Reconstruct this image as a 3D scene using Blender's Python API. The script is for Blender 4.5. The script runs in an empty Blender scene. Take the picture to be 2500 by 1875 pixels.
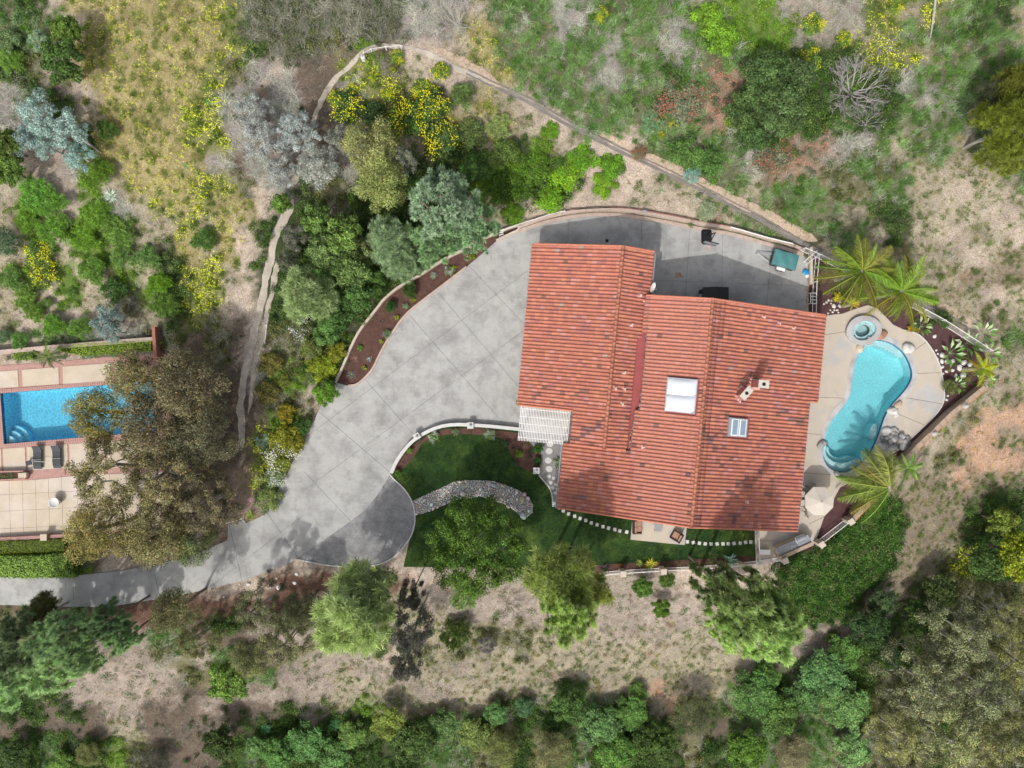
import bpy, bmesh, math, random
import numpy as np
from mathutils import Vector, Matrix
from mathutils.geometry import tessellate_polygon
random.seed(7); rng = np.random.default_rng(7)
S = bpy.context.scene; C = S.collection; R = math.radians; PI = math.pi
# ---------------------------------------------------------------- camera, sky, sun, exposure
H = 60.0; F = 1680.0
cd = bpy.data.cameras.new('camera'); cam = bpy.data.objects.new('camera', cd); C.objects.link(cam); S.camera = cam
cam.location = (0, 0, H); cam.rotation_euler = (0, 0, 0)
cd.sensor_width = 36; cd.lens = 36*F/2500; cd.clip_end = 3000
SUN_EL = 50.0; SHX, SHY = 0.41, 0.912            # where shadows fall
w = bpy.data.worlds.new('World'); S.world = w; w.use_nodes = True
nt = w.node_tree; sky = nt.nodes.new('ShaderNodeTexSky'); sky.sky_type = 'NISHITA'; sky.sun_disc = False
sky.sun_elevation = R(SUN_EL); sky.sun_rotation = math.atan2(-SHX, -SHY)
sky.air_density = 0.8; sky.dust_density = 4.0; sky.ozone_density = 0.4
bg = nt.nodes['Background']; bg.inputs[1].default_value = 0.15; hsv = nt.nodes.new('ShaderNodeHueSaturation'); hsv.inputs['Saturation'].default_value = 0.5   # thin high cloud: a paler sky
nt.links.new(sky.outputs[0], hsv.inputs['Color']); nt.links.new(hsv.outputs[0], bg.inputs[0])
sd = bpy.data.lights.new('sun', 'SUN'); sd.energy = 2.0; sd.angle = R(0.55); sd.color = (1.0, 0.975, 0.94)
so = bpy.data.objects.new('sun', sd); C.objects.link(so); so.location = (0, 0, 90)
ldir = Vector((SHX*math.cos(R(SUN_EL)), SHY*math.cos(R(SUN_EL)), -math.sin(R(SUN_EL))))
so.rotation_euler = ldir.to_track_quat('-Z', 'Y').to_euler()
S.view_settings.view_transform = 'Standard'; S.view_settings.look = 'None'
S.view_settings.exposure = 0.36; S.view_settings.gamma = 1.0; S.view_settings.use_curve_mapping = False
try:
    S.cycles.max_bounces = 6; S.cycles.transparent_max_bounces = 8; S.cycles.caustics_refractive = False
    S.cycles.use_adaptive_sampling = True
except Exception: pass

# ---------------------------------------------------------------- helpers
def W(u, v, z=0.0):
    k = (H-z)/F
    return Vector(((u-1250)*k, (937.5-v)*k, z))
def pip(poly, x, y):
    x = np.asarray(x, float); y = np.asarray(y, float); c = np.zeros(x.shape, bool); n = len(poly)
    for i in range(n):
        x1, y1 = poly[i][:2]; x2, y2 = poly[(i+1) % n][:2]
        if y1 == y2: continue
        t = ((y1 > y) != (y2 > y)) & (x < (x2-x1)*(y-y1)/(y2-y1)+x1); c ^= t
    return c
def pdist(poly, x, y, closed=True):
    x = np.asarray(x, float); y = np.asarray(y, float); d = np.full(x.shape, 1e9); n = len(poly)
    for i in range(n if closed else n-1):
        x1, y1 = poly[i][:2]; x2, y2 = poly[(i+1) % n][:2]
        dx, dy = x2-x1, y2-y1; L = dx*dx+dy*dy or 1e-9
        t = np.clip(((x-x1)*dx+(y-y1)*dy)/L, 0, 1)
        d = np.minimum(d, np.hypot(x-x1-t*dx, y-y1-t*dy))
    return d
_ph = rng.uniform(0, 6.28, (40, 2)); _dr = rng.uniform(0, 6.28, 40)
def wob(x, y, sc, s0=0, n=7):
    """cheap smooth noise, about -1..1"""
    r = 0
    for i in range(n):
        a = _dr[(s0+i) % 40]; k = (0.7+0.35*i)/sc
        r = r+np.sin((x*math.cos(a)+y*math.sin(a))*k*2.2+_ph[(s0+i) % 40, 0])*np.cos((x*math.sin(a*1.7)-y*math.cos(a*1.3))*k*1.6+_ph[(s0+i) % 40, 1])
    return r/n*2.0
def smooth(poly, it=2, closed=True):
    p = [tuple(q[:2]) for q in poly]
    for _ in range(it):
        o = []; n = len(p)
        for i in range(n if closed else n-1):
            a, b = p[i], p[(i+1) % n]
            o += [(a[0]*.75+b[0]*.25, a[1]*.75+b[1]*.25), (a[0]*.25+b[0]*.75, a[1]*.25+b[1]*.75)]
        if not closed: o = [p[0]]+o[1:-1]+[p[-1]]
        p = o
    return p
def px(poly, z=0.0): return [tuple(W(u, v, z)[:2]) for u, v in poly]
def inset(poly, d):
    """move a closed outline outward by d (negative: inward)"""
    n = len(poly); ar = sum(poly[i][0]*poly[(i+1) % n][1]-poly[(i+1) % n][0]*poly[i][1] for i in range(n)); s = 1 if ar > 0 else -1
    o = []
    for i in range(n):
        a, b, c = Vector(poly[i-1][:2]), Vector(poly[i][:2]), Vector(poly[(i+1) % n][:2])
        t1 = (b-a).normalized(); t2 = (c-b).normalized(); t = (t1+t2).normalized() if (t1+t2).length > 1e-4 else t1
        nn = Vector((t.y, -t.x))*s; o.append(tuple(b+nn*d))
    return o

# flat land: the pads
HOUSE_ROT = math.atan2(0.0945, 0.9955)
UA = Vector((0.9955, -0.0945, 0)); VB = Vector((0.0945, 0.9955, 0))
def L(a, b, z=0.0): p = UA*a+VB*b; return Vector((p.x, p.y, z))

DRIVE = [(-500, 1390), (0, 1402), (90, 1406), (163, 1407), (298, 1393), (450, 1363), (527, 1331), (556, 1319), (558, 1282), (596, 1268), (601, 1277), (636, 1261), (655, 1250), (671, 1225), (682, 1193), (701, 1158), (720, 1117), (739, 1090), (755, 1052), (782, 995), (800, 965), (820, 934), (851, 942), (873, 939), (892, 922), (908, 900), (911, 901), (927, 866), (946, 831), (963, 806), (979, 782), (1001, 758), (1044, 725), (1098, 684), (1139, 652), (1180, 617), (1212, 589), (1245, 573), (1265, 564), (1322, 543), (1390, 528), (1444, 523), (1485, 522), (1544, 527), (1650, 545), (1708, 558), (1790, 570), (1871, 594), (1925, 608), (1960, 622), (1972, 640), (1969, 690), (1966, 749), (1960, 790), (1500, 790), (1400, 1010), (1395, 1060), (1265, 1050), (1200, 1042), (1158, 1036), (1109, 1034), (1071, 1040), (1036, 1056), (1012, 1069), (988, 1093), (966, 1127), (954, 1155), (948, 1166), (919, 1212), (895, 1242), (854, 1274), (800, 1312), (744, 1350), (700, 1378), (676, 1385), (600, 1416), (519, 1435), (443, 1453), (316, 1473), (272, 1480), (158, 1481), (0, 1476), (-500, 1462)]
APRON = [(952, 1157), (963, 1171), (984, 1189), (1001, 1212), (1010, 1235), (1014, 1262), (1011, 1290), (1001, 1315), (974, 1350), (948, 1369), (916, 1379), (869, 1383), (822, 1381), (777, 1375), (727, 1364), (744, 1350), (800, 1312), (854, 1274), (895, 1242), (919, 1212), (948, 1166)]
LAWN = [(957, 1156), (970, 1126), (992, 1092), (1015, 1069), (1040, 1052), (1075, 1038), (1110, 1033), (1160, 1036), (1265, 1050), (1290, 1060), (1330, 1085), (1400, 1090), (1400, 1230), (1560, 1250), (1840, 1280), (1845, 1374), (1700, 1383), (1480, 1397), (1400, 1392), (1250, 1386), (985, 1384), (1001, 1315), (1013, 1280), (1011, 1240), (1001, 1212), (984, 1189), (963, 1171)]
DECK = [(1890, 771), (2015, 771), (2035, 768), (2056, 766), (2086, 755), (2118, 745), (2140, 752), (2156, 768), (2180, 793), (2208, 806), (2237, 813), (2256, 828), (2275, 853), (2292, 885), (2300, 920), (2305, 950), (2305, 976), (2294, 1000), (2275, 1022), (2243, 1052), (2218, 1076), (2190, 1100), (2160, 1120), (2129, 1140), (2100, 1160), (2066, 1182), (2050, 1190), (2036, 1216), (2032, 1240), (2012, 1260), (2007, 1274), (1998, 1300), (1985, 1330), (1908, 1364), (1895, 1372), (1848, 1378), (1842, 1296), (1842, 1200), (1890, 1100)]
POOL = [(2126, 831), (2151, 830), (2175, 836), (2202, 855), (2218, 880), (2227, 907), (2226, 923), (2218, 941), (2202, 962), (2178, 987), (2161, 1014), (2151, 1044), (2140, 1076), (2124, 1109), (2102, 1133), (2080, 1149), (2058, 1155), (2037, 1151), (2018, 1139), (2008, 1117), (2008, 1096), (2014, 1074), (2016, 1055), (2025, 1033), (2042, 1011), (2065, 984), (2077, 957), (2080, 927), (2083, 900), (2091, 874), (2105, 847)]
NPATIO = [(-400, 905), (0, 893), (150, 882), (298, 868), (420, 862), (420, 1020), (400, 1290), (0, 1318), (-400, 1345)]
NPOOL = [(2, 960), (375, 930), (382, 1052), (11, 1084)]
EASTBED = [(1975, 610), (2010, 632), (2140, 705), (2243, 760), (2348, 824), (2400, 858), (2425, 905), (2392, 950), (2310, 1010), (2225, 1090), (2170, 1165), (2110, 1235), (2060, 1275), (2000, 1335), (1890, 1372), (1850, 1380), (1850, 1200), (1975, 760)]
PLANTER = [(820, 934), (841, 891), (860, 844), (881, 804), (917, 760), (941, 728), (979, 698), (1017, 679), (1052, 655), (1098, 627), (1134, 611), (1188, 579), (1262, 551), (1268, 556), (1265, 564), (1245, 573), (1212, 589), (1180, 617), (1139, 652), (1098, 684), (1044, 725), (1001, 758), (979, 782), (963, 806), (946, 831), (927, 866), (911, 901), (892, 922), (873, 939), (851, 942)]
CREEK = [(1007, 1223), (1052, 1202), (1088, 1186), (1110, 1175), (1134, 1172), (1197, 1173), (1233, 1183), (1269, 1198), (1291, 1215), (1302, 1233), (1300, 1251), (1286, 1264), (1271, 1260), (1258, 1248), (1233, 1231), (1197, 1220), (1170, 1210), (1152, 1217), (1130, 1213), (1099, 1226), (1070, 1239), (1040, 1251), (1014, 1258)]
PADS = [px(p) for p in (DRIVE, APRON, LAWN, DECK, EASTBED, NPATIO, PLANTER)]
HOUSEXY = [tuple(L(a, b)[:2]) for a, b in ((0.4, 12), (10.8, 12), (10.8, 8.3), (25.6, 8.3), (25.6, -10), (4.5, -10), (4.5, -4.5), (0.4, -4.5))]
PADS.append(HOUSEXY)
def terr(x, y):
    x = np.asarray(x, float); y = np.asarray(y, float)
    d = np.full(x.shape, 1e9); ins = np.zeros(x.shape, bool)
    for p in PADS:
        d = np.minimum(d, pdist(p, x, y)); ins |= pip(p, x, y)
    d = np.where(ins, 0, d)
    A = 6.0*np.tanh((y-1.0)/16.0)-2.2*np.tanh((x-22)/14.0)*(x > 22)
    rise = 1-np.exp(-np.clip(d-0.6, 0, None)/13.0)
    bump = 0.28*wob(x, y, 3.2, 3)+0.5*wob(x, y, 9.0, 11)
    far = np.clip((np.hypot(x, y)-60)/200, 0, 1)
    h = A*rise+bump*np.clip((d-0.5)/4, 0, 1)-25*far*far
    return np.where(ins, -0.03, h)-0.01
# grid cache for quick look-ups
_gx = np.arange(-62, 62.01, 0.4); _gy = np.arange(-50, 50.01, 0.4)
_GX, _GY = np.meshgrid(_gx, _gy); _GZ = terr(_GX, _GY)
def hz(x, y):
    fx = np.clip((np.asarray(x, float)+62)/0.4, 0, len(_gx)-1.001); fy = np.clip((np.asarray(y, float)+50)/0.4, 0, len(_gy)-1.001)
    i = fx.astype(int); j = fy.astype(int); a = fx-i; b = fy-j
    return _GZ[j, i]*(1-a)*(1-b)+_GZ[j, i+1]*a*(1-b)+_GZ[j+1, i]*(1-a)*b+_GZ[j+1, i+1]*a*b
def G(u, v, up=0.0):
    """the point of the ground (plus up) that pixel looks at"""
    z = 0.0
    for _ in range(4):
        p = W(u, v, z+up); z = float(hz(p.x, p.y))
    return Vector((p.x, p.y, z))

# ---------------------------------------------------------------- materials
def nd(t, typ, **k):
    n = t.nodes.new(typ)
    for a, b in k.items(): setattr(n, a, b)
    return n
def mat(name, col, rough=0.8, var=0.15, scale=3.0, fine=0.1, fscale=40.0, bump=0.0, bscale=60.0, tint=None, metal=0.0, col2=None, c2scale=0.5, c2lo=0.45, c2hi=0.65, spec=0.3, transl=0.0):
    m = bpy.data.materials.new(name); m.use_nodes = True; t = m.node_tree; b = t.nodes['Principled BSDF']
    b.inputs['Roughness'].default_value = rough; b.inputs['Metallic'].default_value = metal; b.inputs['Specular IOR Level'].default_value = spec
    ln = t.links.new; tc = nd(t, 'ShaderNodeTexCoord'); co = tc.outputs['Object']
    rgb = nd(t, 'ShaderNodeRGB'); rgb.outputs[0].default_value = (*col, 1); cur = rgb.outputs[0]
    def mix(typ, a, bb, fac):
        n = nd(t, 'ShaderNodeMix', data_type='RGBA', blend_type=typ)
        for s, v in ((n.inputs[6], a), (n.inputs[7], bb), (n.inputs[0], fac)):
            if hasattr(v, 'node'): ln(v, s)
            else: s.default_value = v
        return n.outputs[2]
    if col2:
        n2 = nd(t, 'ShaderNodeTexNoise'); n2.inputs['Scale'].default_value = c2scale; n2.inputs['Detail'].default_value = 5; n2.inputs['Roughness'].default_value = 0.62; ln(co, n2.inputs[0])
        mr = nd(t, 'ShaderNodeMapRange'); mr.inputs[1].default_value = c2lo; mr.inputs[2].default_value = c2hi; ln(n2.outputs[0], mr.inputs[0])
        cur = mix('MIX', cur, (*col2, 1), mr.outputs[0])
    def vary(cur, sc, amp, det):
        n = nd(t, 'ShaderNodeTexNoise'); n.inputs['Scale'].default_value = sc; n.inputs['Detail'].default_value = det; n.inputs['Roughness'].default_value = 0.6; ln(co, n.inputs[0])
        mr = nd(t, 'ShaderNodeMapRange'); mr.inputs[1].default_value = 0.3; mr.inputs[2].default_value = 0.7; mr.inputs[3].default_value = 1-amp; mr.inputs[4].default_value = 1+amp; ln(n.outputs[0], mr.inputs[0])
        n3 = nd(t, 'ShaderNodeVectorMath', operation='SCALE'); ln(cur, n3.inputs[0]); ln(mr.outputs[0], n3.inputs['Scale']); return n3.outputs[0]
    if tint:
        for kind in tint.split('+'):
            if kind == 'object': a = nd(t, 'ShaderNodeObjectInfo').outputs['Color']
            elif kind == 'inst': a = nd(t, 'ShaderNodeAttribute', attribute_type='INSTANCER', attribute_name='itint').outputs['Color']
            else: a = nd(t, 'ShaderNodeAttribute', attribute_type='GEOMETRY', attribute_name='tint').outputs['Color']
            cur = mix('MULTIPLY', cur, a, 1.0)
    if var: cur = vary(cur, scale, var, 4)
    if fine: cur = vary(cur, fscale, fine, 2)
    ln(cur, b.inputs['Base Color'])
    if bump:
        n = nd(t, 'ShaderNodeTexNoise'); n.inputs['Scale'].default_value = bscale; n.inputs['Detail'].default_value = 4; ln(co, n.inputs[0])
        bp = nd(t, 'ShaderNodeBump'); bp.inputs['Strength'].default_value = 1; bp.inputs['Distance'].default_value = bump; ln(n.outputs[0], bp.inputs['Height']); ln(bp.outputs[0], b.inputs['Normal'])
    if transl:
        tr = nd(t, 'ShaderNodeBsdfTranslucent'); ln(cur, tr.inputs[0]); ms = nd(t, 'ShaderNodeMixShader'); ms.inputs[0].default_value = transl
        ln(b.outputs[0], ms.inputs[1]); ln(tr.outputs[0], ms.inputs[2]); ln(ms.outputs[0], t.nodes['Material Output'].inputs[0])
    return m
def concrete_cracks(m, sc, amt, warp=0.5):
    """hairline joints and cracks as dark lines in the slab's colour"""
    t = m.node_tree; b = t.nodes['Principled BSDF']; ln = t.links.new; src = b.inputs['Base Color'].links[0].from_socket
    tc = nd(t, 'ShaderNodeTexCoord'); ns = nd(t, 'ShaderNodeTexNoise'); ns.inputs['Scale'].default_value = sc*2.5; ln(tc.outputs['Object'], ns.inputs[0])
    mx = nd(t, 'ShaderNodeMix', data_type='RGBA', blend_type='LINEAR_LIGHT'); mx.inputs[0].default_value = warp; ln(tc.outputs['Object'], mx.inputs[6]); ln(ns.outputs['Color'], mx.inputs[7])
    v = nd(t, 'ShaderNodeTexVoronoi', feature='DISTANCE_TO_EDGE'); v.inputs['Scale'].default_value = sc; ln(mx.outputs[2], v.inputs[0])
    mr = nd(t, 'ShaderNodeMapRange'); mr.inputs[1].default_value = 0; mr.inputs[2].default_value = 0.025*sc; mr.inputs[3].default_value = 1-amt; mr.inputs[4].default_value = 1; ln(v.outputs[0], mr.inputs[0])
    sc3 = nd(t, 'ShaderNodeVectorMath', operation='SCALE'); ln(src, sc3.inputs[0]); ln(mr.outputs[0], sc3.inputs['Scale']); ln(sc3.outputs[0], b.inputs['Base Color'])
M = {}
M['drive'] = mat('driveway_concrete', (.375, .37, .35), .85, .13, .55, .05, 14, .004, 60, col2=(.26, .255, .245), c2scale=.42, c2lo=.48, c2hi=.66)
concrete_cracks(M['drive'], .12, .14)
def stains(m, layers):
    """worn patches: (scale, stretch, low, high, colour, strength)"""
    t = m.node_tree; b = t.nodes['Principled BSDF']; ln = t.links.new; src = b.inputs['Base Color'].links[0].from_socket; tc = nd(t, 'ShaderNodeTexCoord')
    for sc, st, lo, hi, c, k in layers:
        mp = nd(t, 'ShaderNodeMapping'); mp.inputs['Scale'].default_value = (1, st, 1); mp.inputs['Rotation'].default_value = (0, 0, .85); mp.inputs['Location'].default_value = (sc*7, st, 0); ln(tc.outputs['Object'], mp.inputs[0])
        n = nd(t, 'ShaderNodeTexNoise'); n.inputs['Scale'].default_value = sc; n.inputs['Detail'].default_value = 8; n.inputs['Roughness'].default_value = .7; ln(mp.outputs[0], n.inputs[0])
        mr = nd(t, 'ShaderNodeMapRange'); mr.inputs[1].default_value = lo; mr.inputs[2].default_value = hi; mr.inputs[4].default_value = k; ln(n.outputs[0], mr.inputs[0])
        mx = nd(t, 'ShaderNodeMix', data_type='RGBA'); ln(mr.outputs[0], mx.inputs[0]); ln(src, mx.inputs[6]); mx.inputs[7].default_value = (*c, 1); src = mx.outputs[2]
    ln(src, b.inputs['Base Color'])
stains(M['drive'], [(1.1, 1, .52, .72, (.22, .215, .205), .7), (.8, 5, .56, .70, (.45, .44, .42), .6), (2.5, .25, .6, .72, (.17, .165, .155), .55), (.5, 1, .62, .72, (.33, .28, .2), .6), (7, 1, .62, .72, (.2, .19, .17), .5)])
M['deckc'] = mat('pool_deck_concrete', (.46, .40, .325), .85, .06, .7, .04, 18, .004, 60, col2=(.40, .385, .37), c2scale=.22, c2lo=.53, c2hi=.6)
stains(M['deckc'], [(.6, 1, .55, .68, (.33, .31, .285), .6), (4, 1, .62, .75, (.28, .25, .21), .4)])
M['coping'] = mat('grey_coping_concrete', (.43, .42, .41), .8, .12, 1.5, .06, 25, .004, 50, col2=(.31, .3, .3), c2scale=.8)
M['beige'] = mat('beige_stucco', (.52, .44, .36), .9, .08, 2, .06, 30, .01, 40)
M['wallwhite'] = mat('white_wall_cap', (.56, .55, .525), .8, .06, 2, .05, 20, .004, 40)
M['curb'] = mat('pinkish_curb', (.45, .35, .29), .85, .15, 3, .08, 30, .01, 30)
M['rededge'] = mat('red_brick_edging', (.36, .15, .11), .85, .2, 4, .1, 30, .01, 30)
M['asphalt'] = mat('speckled_asphalt', (.225, .223, .22), .85, .28, 1.2, .45, 28, .006, 80)
M['base'] = mat('joint_base', (.28, .275, .265), .9)
M['stucco'] = mat('cream_stucco', (.55, .47, .37), .9, .06, 2, .05, 30, .01, 40)
M['white'] = mat('white_paint', (.78, .77, .74), .5, .04, 3, .03, 20)
M['glass'] = mat('dark_glass', (.05, .07, .09), .06, 0, 1, 0, 1, spec=.6)
M['brown'] = mat('brown_wood', (.2, .1, .06), .7, .2, 6, .1, 40)
M['tile'] = mat('clay_tile', (1, 1, 1), .75, .1, 5, .12, 22, .004, 60, tint='geo', spec=.25)
M['membrane'] = mat('dark_red_roof_membrane', (.30, .075, .07), .8, .1, 1.2, .06, 20)
M['valley'] = mat('valley_mortar', (.22, .18, .15), .95, .35, 5, .3, 25, .02, 20)
M['dome'] = mat('white_skylight_plastic', (.60, .62, .66), .25, .03, 2, 0, 1, spec=.5)
M['greymetal'] = mat('grey_metal', (.35, .36, .38), .45, .08, 3, .03, 30, metal=.3)
M['skyglass'] = mat('sky_tinted_roof_glass', (.22, .30, .38), .15, .1, 3, 0, 1, spec=.6)  # sky reflection painted into the pane's blue grey
M['chrome'] = mat('stainless_steel', (.5, .51, .53), .3, .04, 4, 0, 1, metal=.7)
M['black'] = mat('black_plastic', (.012, .012, .014), .5, .1, 4, 0, 1)
M['blackm'] = mat('black_metal', (.02, .02, .02), .45)
M['cap'] = mat('chimney_cap_concrete', (.5, .46, .40), .85, .08, 4, .06, 30)
M['chimney'] = mat('chimney_red_brick', (.40, .16, .12), .85, .15, 5, .1, 30)
M['pipe'] = mat('pale_vent_pipe', (.6, .42, .38), .6)
M['plaster'] = mat('pool_plaster', (.55, .77, .79), .7, .04, 1, .03, 10)
M['nplaster'] = mat('blue_pool_plaster', (.5, .82, .9), .7, .04, 1, .03, 10)
M['navy'] = mat('navy_tile', (.02, .08, .16), .3)
M['bluetile'] = mat('blue_waterline_tile', (.03, .12, .24), .3, .3, 12)
M['brick'] = mat('pink_paving_brick', (.40, .235, .20), .85, .18, 6, .1, 40, .006, 40)
M['npanel'] = mat('neighbour_patio_concrete', (.50, .42, .32), .85, .08, .8, .05, 20, .004, 50, col2=(.54, .47, .4), c2scale=.3)
concrete_cracks(M['npanel'], .55, .12)
M['mulch'] = mat('brown_bark_mulch', (.10, .052, .040), .95, .25, 2, .45, 22, .04, 22)
M['purple'] = mat('dark_red_bark_mulch', (.085, .042, .042), .95, .2, 2, .4, 22, .04, 22)
M['gravel'] = mat('grey_gravel', (.24, .235, .23), .9, .15, 2, .45, 25, .03, 25)
M['lawn'] = mat('lawn_green', (.016, .042, .008), .9, .35, .9, .4, 16, .03, 30, col2=(.075, .12, .02), c2scale=.28, c2lo=.5, c2hi=.72)  # dark base has tree shade put into it; second colour is yellow green grass
M['rock'] = mat('boulder', (1, 1, 1), .85, .12, 3, .12, 20, .02, 12, tint='object')
M['stone'] = mat('river_stone', (1, 1, 1), .8, .08, 5, .1, 25, tint='geo')
M['canopy'] = mat('beige_canvas', (.60, .535, .45), .85, .04, 1, .03, 30, transl=.15)
M['teal'] = mat('teal_tarpaulin', (.07, .20, .20), .55, .12, 1.5, .05, 10, .02, 3)
M['wicker'] = mat('dark_wicker', (.055, .03, .02), .7, .2, 20)
M['cushion'] = mat('tan_cushion', (.34, .2, .14), .85, .08, 4)
M['loung'] = mat('charcoal_mesh', (.05, .055, .06), .7, .15, 8)
M['bluep'] = mat('blue_plastic', (.02, .25, .55), .4)
M['greenp'] = mat('green_plastic', (.25, .5, .3), .4)
M['rim'] = mat('orange_rim', (.6, .1, .04), .5)
M['clear'] = mat('smoked_backboard', (.25, .26, .28), .3)
M['granite'] = mat('grey_granite_counter', (.27, .27, .275), .35, .15, 3, .3, 40)
M['wood'] = mat('orange_redwood', (.45, .22, .09), .8, .15, 5, .1, 30)
M['blockw'] = mat('tan_retaining_block', (.36, .27, .2), .9, .15, 2.5, .12, 20, .015, 20)
M['pathc'] = mat('old_path_concrete', (.39, .345, .285), .9, .2, 1.2, .12, 12, .01, 20)
M['ditch'] = mat('grey_ditch_concrete', (.215, .195, .175), .9, .2, 1.2, .12, 12, .01, 20)
M['bark'] = mat('bark', (.17, .14, .115), .95, .25, 5, .2, 30, .03, 12)
M['pbark'] = mat('pale_bark', (.36, .33, .30), .9, .2, 5, .15, 30, .02, 12)
M['twig'] = mat('dead_twigs', (.40, .37, .35), .9, .15, 5, .1, 30, tint='object')
M['leaf'] = mat('foliage', (1.5, 1.52, 1.42), .65, .0, 1, 0, 1, tint='geo+object', spec=.25, transl=.22)
M['flower'] = mat('flower_petals', (1, 1, 1), .7, 0, 1, 0, 1, tint='geo+object', spec=.1, transl=.2)
M['ileaf'] = mat('brush_foliage', (1.2, 1.27, 1.12), .75, 0, 1, 0, 1, tint='geo+inst', spec=.15, transl=.18)
def water_mat(name, absorb, dens, caustic, csc):
    m = bpy.data.materials.new(name); m.use_nodes = True; t = m.node_tree; ln = t.links.new
    t.nodes.remove(t.nodes['Principled BSDF']); out = t.nodes['Material Output']
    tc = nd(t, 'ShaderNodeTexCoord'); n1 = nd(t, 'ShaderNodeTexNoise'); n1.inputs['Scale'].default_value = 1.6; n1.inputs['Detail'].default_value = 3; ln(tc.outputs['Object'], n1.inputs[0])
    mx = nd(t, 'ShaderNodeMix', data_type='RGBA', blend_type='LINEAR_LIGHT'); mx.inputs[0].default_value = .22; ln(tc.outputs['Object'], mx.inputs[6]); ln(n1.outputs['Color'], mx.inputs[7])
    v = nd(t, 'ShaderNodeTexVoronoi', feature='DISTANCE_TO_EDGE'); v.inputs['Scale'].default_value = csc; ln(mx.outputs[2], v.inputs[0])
    # ripples: relief bends the reflection; the same cells paint caustic lines into the transparency
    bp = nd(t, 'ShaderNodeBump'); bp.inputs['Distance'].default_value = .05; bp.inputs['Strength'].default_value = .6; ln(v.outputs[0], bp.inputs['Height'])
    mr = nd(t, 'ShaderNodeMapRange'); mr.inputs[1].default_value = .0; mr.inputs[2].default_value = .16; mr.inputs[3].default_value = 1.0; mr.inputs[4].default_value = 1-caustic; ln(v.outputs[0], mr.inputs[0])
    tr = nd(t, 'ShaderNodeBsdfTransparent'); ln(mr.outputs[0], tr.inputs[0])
    gl = nd(t, 'ShaderNodeBsdfGlossy'); gl.inputs['Roughness'].default_value = .04; ln(bp.outputs[0], gl.inputs['Normal'])
    fr = nd(t, 'ShaderNodeFresnel'); fr.inputs[0].default_value = 1.33; ln(bp.outputs[0], fr.inputs['Normal'])
    ms = nd(t, 'ShaderNodeMixShader'); ln(fr.outputs[0], ms.inputs[0]); ln(tr.outputs[0], ms.inputs[1]); ln(gl.outputs[0], ms.inputs[2]); ln(ms.outputs[0], out.inputs[0])
    va = nd(t, 'ShaderNodeVolumeAbsorption'); va.inputs[0].default_value = (*absorb, 1); va.inputs[1].default_value = dens; ln(va.outputs[0], out.inputs['Volume'])
    return m
M['water'] = water_mat('turquoise_pool_water', (.22, .87, .92), .32, .16, 4.6)
M['nwater'] = water_mat('blue_pool_water', (.16, .82, .96), .42, .28, 3.4)

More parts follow.
